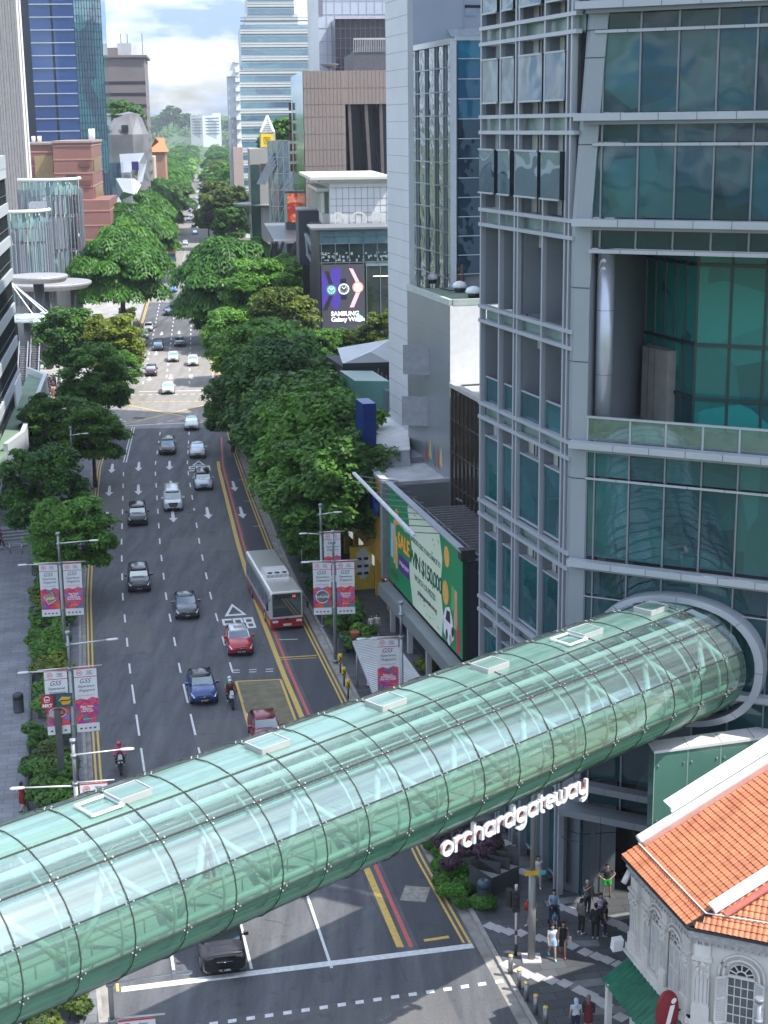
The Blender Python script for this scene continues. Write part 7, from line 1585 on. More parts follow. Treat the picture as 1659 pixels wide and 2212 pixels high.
def arch_window(f, sc, w_, z0, zs, open_=False):
 r = w_/2; mb = MB()
 for rr, o0, wd in ((r+.34, .05, .10), (r+.16, .10, .09)):
  pts = [f(sc-rr, z0, o0)]+[f(sc-rr*math.cos(R_(a)), zs+rr*math.sin(R_(a)), o0) for a in range(0, 181, 12)]+[f(sc+rr, z0, o0)]
  mb.path(pts, wd*.6, 5)
 wf = mb.build('window_arch', CW, sh_)
 mb = MB(); pts = [f(sc-r, zs, .02)]+[f(sc-r*math.cos(R_(a)), zs+r*math.sin(R_(a)), .02) for a in range(12, 180, 12)]+[f(sc+r, zs, .02)]; mb.add(pts, [tuple(range(len(pts)))]); fan = mb.build('fanlight', CGL, sh_)
 mb = MB()
 for a in (20, 55, 90, 125, 160): mb.beam(f(sc-r*.35*math.cos(R_(a)), zs+r*.35*math.sin(R_(a)), .04), f(sc-r*math.cos(R_(a)), zs+r*math.sin(R_(a)), .04), .035, .04)
 for rr in (r*.4, r*.97): mb.path([f(sc-rr*math.cos(R_(a)), zs+rr*math.sin(R_(a)), .045) for a in range(0, 181, 15)], .03, 5)
 mb.beam(f(sc-r, zs-.05, .06), f(sc+r, zs-.05, .06), .08, .1); mb.build('fanlight_bars', CW, fan)
 mb = MB(); mb.quad(f(sc-r, z0, .015), f(sc+r, z0, .015), f(sc+r, zs-.1, .015), f(sc-r, zs-.1, .015)); mb.build('casement_glass', M('casement_dim', (.10, .11, .12), .25), sh_)
 mb = MB()
 for i in range(5): mb.beam(f(sc-r+w_*i/4, z0, .03), f(sc-r+w_*i/4, zs-.1, .03), .03, .03, 0, (0, -1, 0))
 for i in range(6): mb.beam(f(sc-r, z0+(zs-.1-z0)*i/5, .03), f(sc+r, z0+(zs-.1-z0)*i/5, .03), .03, .03)
 mb.build('glazing_bars', CW, sh_)
 for sg in (-1, 1):
  if open_:
   p = f(sc+sg*r, 0, .05); dirr = (f(sc+sg*(r+1), 0, .75)-f(sc+sg*r, 0, 0)).normalized(); dirr = v3(dirr, 0); wd = w_*.52
  else:
   p = f(sc+sg*r, 0, .07); dirr = (f(sc, 0, .07)-p).normalized(); wd = r*.97
  mb = MB(); nn = Vector((dirr.y, -dirr.x, 0));
  for a, b in (((0, z0), (wd, z0)), ((0, zs-.15), (wd, zs-.15)), ((0, (z0+zs)/2), (wd, (z0+zs)/2))): mb.beam(p+dirr*a[0]+Vector((0, 0, a[1]+.04)), p+dirr*b[0]+Vector((0, 0, b[1]+.04)), .05, .09)
  for q in (.03, wd-.03): mb.beam(p+dirr*q+Vector((0, 0, z0)), p+dirr*q+Vector((0, 0, zs-.12)), .06, .05, 0, nn)
  k = z0+.1
  while k < zs-.2: mb.beam(p+dirr*.04+Vector((0, 0, k)), p+dirr*(wd-.04)+Vector((0, 0, k)), .02, .035, 0); k += .075
  mb.quad(p+nn*.012+Vector((0, 0, z0)), p+dirr*wd+nn*.012+Vector((0, 0, z0)), p+dirr*wd+nn*.012+Vector((0, 0, zs-.15)), p+nn*.012+Vector((0, 0, zs-.15)), mi=1)
  mb.build('shutter', [CW, M('shutter_shade_grey', (.42, .44, .46), .6)], sh_)  # second material: plain grey sheet behind the slats
arch_window(wl_, 2.5, .85, 4.45, 6.5); arch_window(wl_, 4.1, .85, 4.45, 6.5); arch_window(fr_, 1.88, .95, 4.45, 6.42, True); arch_window(fr_, 4.7, .95, 4.45, 6.42, True)
# green pantile awning, downpipe column, white box
mb = MB(); n_ = 20
for i in range(n_):
 s0_, s1_ = -.2+i*.31, -.2+(i+1)*.31; sm = (s0_+s1_)/2
 mb.add([wl_(s0_, 3.55, 0), wl_(sm, 3.63, 0), wl_(s1_, 3.55, 0), wl_(s1_, 2.75, 1.15), wl_(sm, 2.84, 1.15), wl_(s0_, 2.75, 1.15)], [(0, 1, 4, 5), (1, 2, 3, 4)])
mb.build('green_awning', M('green_glazed_tile', (.012, .12, .07), .3, 0, .25, 2), sh_)
for s_ in (.3, 5.6): mb = MB(); p = wl_(s_, 0, 1.0); mb.box((p.x, p.y, 1.5), (.22, .22, 2.7), .3); mb.build('awning_post', CW, sh_)
mb = MB(); mb.box(wl_(-.25, 4.2, .45), (.42, .28, .55), .3, 0, .2); mb.build('white_duct_box', WHITE, sh_)
mb = MB(); mb.tube(wl_(.0, 7.0, .35), wl_(.0, 7.5, .1), .12, n=8); mb.build('lamp_bracket', WHITE, sh_)
isg = thing('information_sign', 'oval dark red projecting sign with a white letter i on the colonial wall', 'sign', tuple(wl_(4.9, 0)))
c = wl_(5.0, 4.35, .75); u = (-cn_+cd_*.15).normalized(); nn = Vector((-u.y, u.x, 0)); nn = nn if nn.y < 0 else -nn
mb = MB(); rim = []
for o_ in (-.07, .07): rim.append([c+u*(.46*abs(math.cos(a))**.8*(1 if math.cos(a) > 0 else -1))+Vector((0, 0, .86*math.sin(a)))+nn*o_ for a in [k*2*math.pi/32 for k in range(32)]])
mb.loft(rim, 0, False); mb.build('disc', M('dark_red_sign', (.22, .012, .02), .4), isg)
text('letter_i', 'i', c+nn*.085+Vector((0, 0, .02)), -u if (-u).cross(Vector((0, 0, 1))).dot(nn) > 0 else u, (0, 0, 1), 1.5, WHITE, isg, ext=.01, bold=.03, shear=.25)
mb = MB(); mb.beam(c+cn_*.4, c+cn_*.8, .06, .06); mb.build('bracket', DARK, isg)
# green glass screen wall with white coping
gw = thing('green_glass_screen_wall', 'tall green glass clad screen wall with a white coping behind the orange roof', 'wall', (11.3, 60.3, 0))
g0, g1 = vec(11.28, 60.35), vec(21.5, 63.3); gt_ = vec(-.05, 1.05)
mb = MB(); mb.prism([g0, g1, g1+gt_, g0+gt_], .15, 10.4); mb.build('glass_cladding', M('sage_glass_cladding', (.085, .20, .16), .18, .1, .1, .35, coat=.4), gw)
mb = MB(); a_ = (g1-g0).normalized(); ng = Vector((a_.y, -a_.x, 0))
mb.prism([g0+ng*.06-a_*.05, g1+ng*.06, g1+gt_, g0+gt_-a_*.05], 10.4, 10.52)
for k in range(1, 7): mb.beam(v3(g0+a_*k*1.55, 10.525)+ng*.06, v3(g0+a_*k*1.55+gt_, 10.525), .02, .006, 1)
mb.build('coping', [M('white_coping', (.60, .60, .60), .6, 0, .06, 1), DARK], gw)
mb = MB()
for k in range(0, 7): mb.beam(v3(g0+a_*k*1.55, 3)+ng*.006, v3(g0+a_*k*1.55, 10.38)+ng*.006, .035, .01, 0, ng)
mb.build('glass_joint', M('pale_joint', (.28, .38, .33), .5), gw)
mb = MB()
for k in range(0, 7):
 for dx in (.18, 1.37):
  for z in (9.8, 7.3): p = v3(g0+a_*(k*1.55+dx), z); mb.tube(p, p+ng*.05, .045, n=8)
mb.build('glass_fixing', MET, gw)
mb = MB(); a2 = Ea+hd*2.4-cd_*.55+Vector((0, 0, .55)); mb.beam(a2, a2+hd*10, .75, .06); mb.beam(a2+Vector((0, 0, -.12))+cd_*.3, a2+hd*10+cd_*.3-Vector((0, 0, .12)), .1, .14); mb.build('white_roof_flashing', WHITE, sh_)
for k in range(14):
 pass
# ================================================================= VEHICLES
TYRE = M('tyre_rubber', (.018, .018, .02), .8); RIM = M('alloy_rim', (.40, .41, .43), .3, .8, .05); WSG = glassy('windscreen_glass', (.012, .016, .02), .03, .22, .0, .3, (.02, .03, .035))
HLM = M('headlamp_lens', (.72, .76, .80), .1, .2, .1, 8); PLATE = M('black_plate', (.012, .012, .014), .4); GRILL = M('black_grille', (.015, .016, .018), .35, .3); CHR = M('chrome_trim', (.60, .62, .64), .2, .9, .03)
def paintm(name, col): return M(name, col, .28, .25, .03, .5, coat=.7)
SIZES = {'hatch': (4.15, 1.78, 1.52), 'sedan': (4.65, 1.82, 1.46), 'suv': (4.45, 1.84, 1.66), 'mpv': (4.95, 1.86, 1.92), 'van': (5.6, 2.0, 2.45), 'minivan': (4.4, 1.7, 1.95)}
PROF = {  # x from front (0..1), hood/body top z ; greenhouse stations (x, roof z fraction)
 'hatch': dict(hood=.66, cowl=.30, rf=.47, rr=.80, tail=.97, belt=.64), 'sedan': dict(hood=.66, cowl=.29, rf=.44, rr=.68, tail=.84, belt=.65),
 'suv': dict(hood=.64, cowl=.27, rf=.41, rr=.86, tail=.97, belt=.62), 'mpv': dict(hood=.56, cowl=.18, rf=.34, rr=.92, tail=.985, belt=.56),
 'van': dict(hood=.50, cowl=.17, rf=.30, rr=.96, tail=.99, belt=.52), 'minivan': dict(hood=.50, cowl=.12, rf=.26, rr=.95, tail=.99, belt=.52)}
def car(label, kind, col, x, y, cat='car', roofcol=None, name='car', rot=0, taxi=False, group='cars on the avenue', plate=None, far=False):
 Ln, Wd, Ht = SIZES[kind]; P = PROF[kind]; bl_ = kind in ('van', 'mpv'); pm = paintm('car_paint_%02d%02d%02d' % tuple(int(c*99) for c in col), col)
 rm = pm if roofcol is None else paintm('car_paint_%02d%02d%02d' % tuple(int(c*99) for c in roofcol), roofcol)
 t = thing(name, label, cat, (0, 0, 0), group)
 hw = Wd/2; zb = .22; zh = P['hood']*Ht; zc_ = P['belt']*Ht*1.04
 def X(f): return -Ln/2+f*Ln       # front at -x
 # body: loft of closed sections along the length
 st = [(0.0, .72, .42, zh*.62), (.015, .86, .28, zh*.80), (.06, .95, .22, zh*.90), (.16, 1.0, .2, zh*.97), (P['cowl'], 1.0, .2, zh*1.02), (P['rf'], 1.0, .2, zc_), (P['rr'], 1.0, .2, zc_*1.01), (P['tail'] if P['tail'] < .9 else .93, .98, .22, zc_*(1.0 if kind != 'sedan' else .99)), (.975, .93, .26, zc_*.95), (1.0, .84, .38, zc_*.78)]
 if kind in ('van', 'minivan', 'mpv'): st[0] = (0.0, .84, .4, zh*.78); st[1] = (.012, .94, .28, zh*.90); st[2] = (.04, .98, .22, zh*.97)
 secs = []
 for f, wf, z0, z1 in st:
  w_ = hw*wf; x_ = X(f); zm = z0+(z1-z0)*.55
  secs.append([(x_, -w_*.86, z0), (x_, -w_*.99, z0+.12), (x_, -w_, zm), (x_, -w_*.95, z1-.07), (x_, -w_*.80, z1), (x_, -w_*.4, z1+.025), (x_, w_*.4, z1+.025), (x_, w_*.80, z1), (x_, w_*.95, z1-.07), (x_, w_, zm), (x_, w_*.99, z0+.12), (x_, w_*.86, z0)])
 mb = MB(); mb.loft(secs, 0, True); mb.build('body', pm, t)
 # greenhouse (glass) and roof
 zr = Ht; gw_ = .83; xw = X(P['cowl']); xr = X(P['rf']); xe = X(P['rr']); xt = X(P['tail'])
 g0 = [(xw, -hw*.86, zc_*.96), (xw, hw*.86, zc_*.96)]; tw = hw*.70
 lowp = [(xw+.02, -hw*.84, zh*1.0), (xw+.02, hw*.84, zh*1.0), (xt-.05, hw*.84, zc_*.98), (xt-.05, -hw*.84, zc_*.98)]; top = [(xr, -tw, zr-.07), (xr, tw, zr-.07), (xe, tw, zr-.07), (xe, -tw, zr-.07)]
 mid = [((a[0]*.45+b[0]*.55), (a[1]*.45+b[1]*.55)*1.03, a[2]*.45+b[2]*.55) for a, b in zip(lowp, top)]
 mb = MB(); mb.quad(lowp[0], lowp[1], mid[1], mid[0]); mb.quad(mid[0], mid[1], top[1], top[0]); mb.build('windscreen', WSG, t)
 mb = MB(); mb.quad(lowp[2], lowp[3], mid[3], mid[2]); mb.quad(mid[2], mid[3], top[3], top[2]); mb.build('rear_window', WSG, t)
 for s_, (i, j) in ((1, (1, 2)), (-1, (3, 0))):
  mb = MB(); mb.quad(lowp[i], lowp[j], mid[j], mid[i]); mb.quad(mid[i], mid[j], top[j], top[i]); mb.build('side_window', WSG, t)
 mb = MB()
 for i in range(4): mb.path([lowp[i], mid[i], top[i]], .05, 5)
 for s_ in (0, 1):
  a, b = (lowp[0], lowp[3]) if s_ == 0 else (lowp[1], lowp[2]); c_, d_ = (top[0], top[3]) if s_ == 0 else (top[1], top[2])
  mb.beam([(a[k]+b[k])/2 for k in range(3)], [(c_[k]+d_[k])/2 for k in range(3)], .07, .05)
 mb.build('pillar', rm if roofcol else pm, t)
 rs_ = []
 for f_, dz, wf in ((-.10, -.12, .93), (0, -.035, 1.0), (.25, .0, 1.0), (.75, .0, 1.0), (1.0, -.045, .98), (1.06, -.12, .93)):
  x_ = xr+(xe-xr)*f_; rs_.append([(x_, -tw*1.04*wf, zr-.09+dz), (x_, -tw*.9*wf, zr-.01+dz), (x_, 0, zr+.02+dz), (x_, tw*.9*wf, zr-.01+dz), (x_, tw*1.04*wf, zr-.09+dz), (x_, 0, zr-.14+dz)])
 mb = MB(); mb.loft(rs_, 0, True); mb.build('roof', rm, t)
 if not far:
  mb = MB(); mb.quad((X(.0)-.012, -hw*.38, .52), (X(.0)-.012, hw*.38, .52), (X(.008)-(.06 if bl_ else .015), hw*.5, zh*(.86 if bl_ else .72)), (X(.008)-(.06 if bl_ else .015), -hw*.5, zh*(.86 if bl_ else .72))); mb.beam((X(0)-.02, -hw*.62, .33), (X(0)-.02, hw*.62, .33), .03, .16); mb.build('grille', GRILL, t)
  mb = MB(); mb.beam((X(.0)-.03, -hw*.36, zh*.66), (X(.0)-.03, hw*.36, zh*.66), .02, .035); mb.lathe([(.02, -.02), (.085, 0), (.02, .02)], (X(0)-.035, 0, zh*.66), 10); mb.build('badge_trim', CHR, t)
 for s_ in (-1, 1):
  mb = MB(); mb.loft([[(X(.01)-.03, s_*hw*.52, zh*.60), (X(.01)-.03, s_*hw*.80, zh*.62), (X(.02)-.02, s_*hw*.84, zh*.76), (X(.02)-.02, s_*hw*.55, zh*.72)], [(X(.07), s_*hw*.6, zh*.66), (X(.07), s_*hw*.965, zh*.70), (X(.08), s_*hw*.95, zh*.86), (X(.08), s_*hw*.62, zh*.86)]], 0, True); mb.build('headlight', HLM, t)
  if not far:
   mb = MB(); mb.box((xw+.30, s_*(hw+.10), zc_+.05), (.14, .22, .16), 0); mb.beam((xw+.30, s_*hw*.9, zc_), (xw+.3, s_*(hw+.05), zc_+.02), .06, .05); mb.build('wing_mirror', pm, t)
   mb = MB(); mb.box((X(1.0)-.03, s_*hw*.68, zc_*.8), (.08, .28, .2)); mb.build('tail_light', M('tail_lamp', (.30, .01, .01), .3), t)
  for f_ in (.17, .80):
   cx = X(f_); r = .33 if kind != 'van' else .37; y0 = s_*(hw-.20); y1 = s_*(hw+.005)
   mb = MB(); mb.tube((cx, y0, r), (cx, y1, r), r, n=16); w_ = mb.build('wheel', TYRE, t)
   if not far: m2 = MB(); m2.tube((cx, y1-s_*.02, r), (cx, y1+s_*.012, r), r*.62, n=14); m2.build('rim', RIM, w_)
 if not far:
  mb = MB(); mb.box((X(0)-.05, 0, .42), (.02, .52, .12)); mb.build('number_plate', PLATE, t)
  for s_ in (-1, 1): m2 = MB(); m2.beam((xw+.06, s_*.2-.15, zh*1.04), (xw+.02+.0, s_*.2+.35, zh*1.045), .02, .02); m2.build('wiper', BLACK, t)
 if taxi: mb = MB(); mb.box((xr+.3, 0, zr+.09), (.22, .6, .14)); mb.build('roof_sign', M('taxi_sign', (.55, .57, .60), .5), t)
 if plate: text('plate_text', plate, (X(0)-.065, 0, .42), (0, -1, 0), (0, 0, 1), .13, WHITE, t, ext=.002)
 # place: front bumper centre at the surveyed point, nose towards the camera along the road
 c = G(x, y); rd = rdir(c.y); t.location = c+rd*(Ln/2); t.rotation_euler.z = math.atan2(rd.y, rd.x)+rot
 return t
BK = (.012, .013, .016)
car('black passenger van with silver star badge waiting at the near stop line', 'van', (.022, .020, .024), 487, 2113, 'van', name='van', group=None, plate='PC 1688L')
car('blue hatchback with a black roof beside the motorcyclist in red', 'hatch', (.012, .045, .20), 443, 1526, roofcol=BK, plate='SJT 8587')
car('red car with a white roof in front of the large BUS marking', 'hatch', (.42, .008, .018), 522, 1420, roofcol=(.62, .63, .64), taxi=True, plate='SHD 2398')
car('dark red car half hidden behind the tube on the yellow box', 'hatch', (.20, .006, .015), 583, 1624)
car('dark grey sport utility car with lit headlamps in the left lane', 'suv', (.035, .04, .048), 302, 1282, plate='SLU 47')
car('dark blue-grey saloon in the middle lane ahead of the blue hatchback', 'sedan', (.05, .06, .072), 406, 1341, plate='SGH 5')
car('white people carrier with a tall chrome grille', 'mpv', (.66, .67, .68), 375, 1106, plate='SLP 1')
car('black compact car left of the white people carrier', 'suv', (.014, .014, .022), 298, 1138)
car('silver-blue crossover with a dark sunroof beside the bus lane', 'suv', (.48, .54, .58), 441, 1061, roofcol=BK)
car('silver saloon just above the farther BUS marking', 'sedan', (.50, .51, .52), 427, 991)
car('bronze-grey compact car level with the silver saloon', 'suv', (.13, .125, .125), 362, 984)
car('pale blue-white saloon entering from the yellow box junction', 'sedan', (.56, .60, .58), 414, 931)
car('white saloon alone on the far side of the box junction', 'sedan', (.66, .68, .70), 363, 853)
car('maroon hatchback waiting past the junction', 'hatch', (.05, .008, .014), 326, 814)
car('white compact car on the yellow bay past the junction', 'hatch', (.68, .68, .68), 417, 792)
car('pale silver saloon with driver visible past the junction', 'sedan', (.56, .58, .60), 374, 783)
car('dark grey saloon behind the maroon hatchback', 'sedan', (.06, .07, .075), 341, 759)
car('dark slate saloon near the small right-hand tree', 'sedan', (.08, .09, .11), 388, 750)
car('silver hatchback first in the left line beyond the junction', 'hatch', (.42, .45, .48), 320, 717)
car('blue-grey car behind the silver hatchback by the hedge', 'hatch', (.20, .26, .30), 310, 733)
car('dark red car by the left hedge', 'hatch', (.22, .015, .02), 305, 752)
car('silver-green car half under the left trees', 'hatch', (.38, .42, .43), 304, 775)
car('black car alone on the bright stretch of road', 'sedan', (.012, .013, .018), 364, 683)
car('blue car on the far bright stretch', 'sedan', (.03, .12, .30), 374, 633)
car('white van parked under the left trees past the junction', 'minivan', (.62, .63, .63), 287, 812, 'van', name='van')
car('white hatchback poking out of the side street on the left', 'hatch', (.64, .65, .65), 268, 858)
rnv = random.Random(12); tones = [(.6, .61, .62), (.02, .02, .025), (.35, .37, .4), (.5, .52, .55), (.12, .13, .15), (.3, .02, .03), (.62, .62, .6), (.05, .07, .12)]
nmt = ['white', 'black', 'grey', 'silver', 'charcoal', 'red', 'pearl white', 'navy']
base = None
spots = [(421, 507, 0), (419, 492, 1), (421, 482, 0), (407, 478, 4), (411, 470, 2), (424, 471, 3), (428, 462, 6), (417, 462, 5), (411, 458, 1), (431, 453, 0), (420, 452, 7), (424, 445, 2), (430, 440, 6), (419, 440, 1), (435, 433, 3), (426, 431, 0), (433, 424, 4), (437, 418, 2), (428, 418, 0), (436, 410, 6), (430, 408, 1), (438, 402, 3), (432, 399, 0), (400, 530, 3)]
for i, (x, y, k) in enumerate(spots):
 car('%s vehicle in the distant queue, %s' % (nmt[k], ('at the head of the queue on its own', 'close behind the lone white car', 'third back in the queue', 'hugging the left trees', 'fifth back in the queue', 'beside the right-hand trees', 'behind the middle of the queue')[i % 7] if i < 7 else 'far down the avenue'), ('sedan', 'mpv', 'sedan', 'hatch', 'suv')[i % 5], tones[k], x, y, far=True, group='distant queue of traffic')
# bus
def bus():
 t = thing('bus', 'white and red single-deck bus waiting in the bus lane bay', 'bus', (0, 0, 0)); Ln, hw, H_ = 11.8, 1.24, 3.05
 WP = paintm('bus_white', (.55, .54, .51)); RP = paintm('bus_red', (.36, .02, .03))
 def sec(x, w_, z0, z1, r=.16): return [(x, -w_, z0), (x, -w_, z1-r), (x, -w_+r*.4, z1-r*.35), (x, -w_+r*1.2, z1), (x, w_-r*1.2, z1), (x, w_-r*.4, z1-r*.35), (x, w_, z1-r), (x, w_, z0)]
 mb = MB(); mb.loft([sec(-Ln/2+.0, hw*.93, .95, H_-.12), sec(-Ln/2+.12, hw, .95, H_-.02), sec(-Ln/2+.8, hw, .95, H_), sec(Ln/2-.1, hw, .95, H_), sec(Ln/2, hw*.96, .95, H_-.1)], 0, False); mb.build('body', WP, t)
 mb = MB(); mb.loft([[(x, -w_, .28), (x, -w_, .96), (x, w_, .96), (x, w_, .28)] for x, w_ in ((-Ln/2-.02, hw*.92), (-Ln/2+.12, hw*1.005), (Ln/2-.1, hw*1.005), (Ln/2, hw*.96))], 0, False); mb.build('lower_panel', [RP], t)
 mb = MB(); mb.quad((-Ln/2-.012, -hw*.86, 1.12), (-Ln/2-.012, hw*.86, 1.12), (-Ln/2-.0, hw*.86, 2.86), (-Ln/2-.0, -hw*.86, 2.86)); mb.build('windscreen', WSG, t)
 mb = MB(); mb.quad((-Ln/2-.03, -hw*.6, 2.5), (-Ln/2-.03, hw*.7, 2.5), (-Ln/2-.02, hw*.7, 2.78), (-Ln/2-.02, -hw*.6, 2.78)); ds_ = mb.build('destination_display', BLACK, t)
 text('route_number', '65', (-Ln/2-.045, -.55, 2.64), (0, -1, 0), (0, 0, 1), .26, M('led_red', (.9, .15, .08), .5, emis=.8), t, ext=.003)
 for s_ in (-1, 1):
  for k in range(6):
   m2 = MB(); x0 = -Ln/2+.9+k*1.75; m2.quad((x0, s_*(hw+.012), 1.35), (x0+1.62, s_*(hw+.012), 1.35), (x0+1.62, s_*(hw+.012), 2.55), (x0, s_*(hw+.012), 2.55)); m2.build('side_window', WSG, t)
  m2 = MB(); m2.box((-Ln/2-.02, s_*hw*.72, .75), (.08, .42, .16)); m2.build('headlight', HLM, t)
  m2 = MB(); m2.beam((-Ln/2+.05, s_*hw, 2.5), (-Ln/2-.25, s_*(hw+.25), 2.3), .05, .05); m2.box((-Ln/2-.27, s_*(hw+.27), 2.0), (.1, .14, .5)); m2.build('wing_mirror', BLACK, t)
  for x_ in (-Ln/2+2.6, Ln/2-3.0):
   m2 = MB(); m2.tube((x_, s_*(hw-.28), .48), (x_, s_*(hw+.02), .48), .48, n=18); w_ = m2.build('wheel', TYRE, t); m3 = MB(); m3.tube((x_, s_*hw, .48), (x_, s_*(hw+.03), .48), .27, n=14); m3.build('rim', RIM, w_)
 m2 = MB(); m2.loft([[(x, -w_, H_-.02), (x, -w_*.92, z), (x, w_*.92, z), (x, w_, H_-.02)] for x, w_, z in ((-2.7, .85, H_+.02), (-2.45, .95, H_+.28), (-.2, .95, H_+.32), (.0, .9, H_+.02))], 0, False); m2.build('roof_cooler', M('cooler_white', (.60, .60, .59), .5, 0, .06), t)
 m2 = MB()
 for s_ in (-.55, 0, .55): m2.lathe([(.2, 0), (.2, .02), (.02, .025)], (-1.95, s_, H_+.30), 14)
 for k in range(18): m2.beam((-2.62, -.85+k*.1, H_+.12), (-2.42, -.85+k*.1, H_+.30), .04, .03)
 m2.build('cooler_fans', BLACK, t)
 m2 = MB(); m2.box((-Ln/2-.05, 0, .48), (.04, .6, .16)); m2.build('number_plate', M('yellow_white_plate', (.5, .55, .5), .5), t)
 m2 = MB(); m2.quad((-Ln/2-.028, -.16, .78), (-Ln/2-.028, .16, .78), (-Ln/2-.028, .12, .98), (-Ln/2-.028, -.12, .98)); m2.build('badge', BLACK, t)
 c = G(621, 1362); rd = rdir(c.y); rd = Vector((-.235, .972, 0)).normalized(); t.location = c+rd*(Ln/2); t.rotation_euler.z = math.atan2(rd.y, rd.x); return t
bus()
# works truck
t = thing('works_truck', 'orange and blue works truck parked at the left kerb under the rain tree', 'truck', (0, 0, 0))
OR = paintm('truck_orange', (.55, .10, .02)); BLp = paintm('truck_blue', (.06, .16, .30)); YEp = paintm('truck_yellow', (.60, .36, .03))
mb = MB(); mb.box((0, -3.2, 1.3), (2.2, 1.9, 1.9), 0); mb.box((0, -3.5, 2.3), (2.0, 1.2, .4)); mb.build('cab', BLp, t)
mb = MB(); mb.quad((-.95, -4.17, 1.5), (.95, -4.17, 1.5), (.9, -4.16, 2.2), (-.9, -4.16, 2.2)); mb.build('windscreen', WSG, t)
mb = MB(); mb.box((0, .6, 1.1), (2.2, 5.6, .35)); mb.box((0, 3.3, 1.8), (2.2, .15, 1.2)); mb.build('flatbed', YEp, t)
mb = MB(); mb.box((0, .2, 2.2), (1.8, 2.2, 1.8)); mb.beam((0, 1.2, 3.0), (0, -1.8, 4.6), .4, .4); mb.box((0, -2.0, 4.8), (1.3, 1.0, .9)); mb.build('lift', OR, t)
mb = MB(); mb.box((0, 2.4, 1.9), (1.9, 1.6, 1.2)); mb.build('load', BLp, t)
for sx in (-1, 1):
 for y_ in (-3.2, 1.0, 2.4): m2 = MB(); m2.tube((sx*.85, y_, .45), (sx*1.12, y_, .45), .45, n=14); m2.build('wheel', TYRE, t)
c = G(371, 566); rd = rdir(c.y); t.location = c+rd*4; t.rotation_euler.z = math.atan2(rd.y, rd.x)-math.pi/2
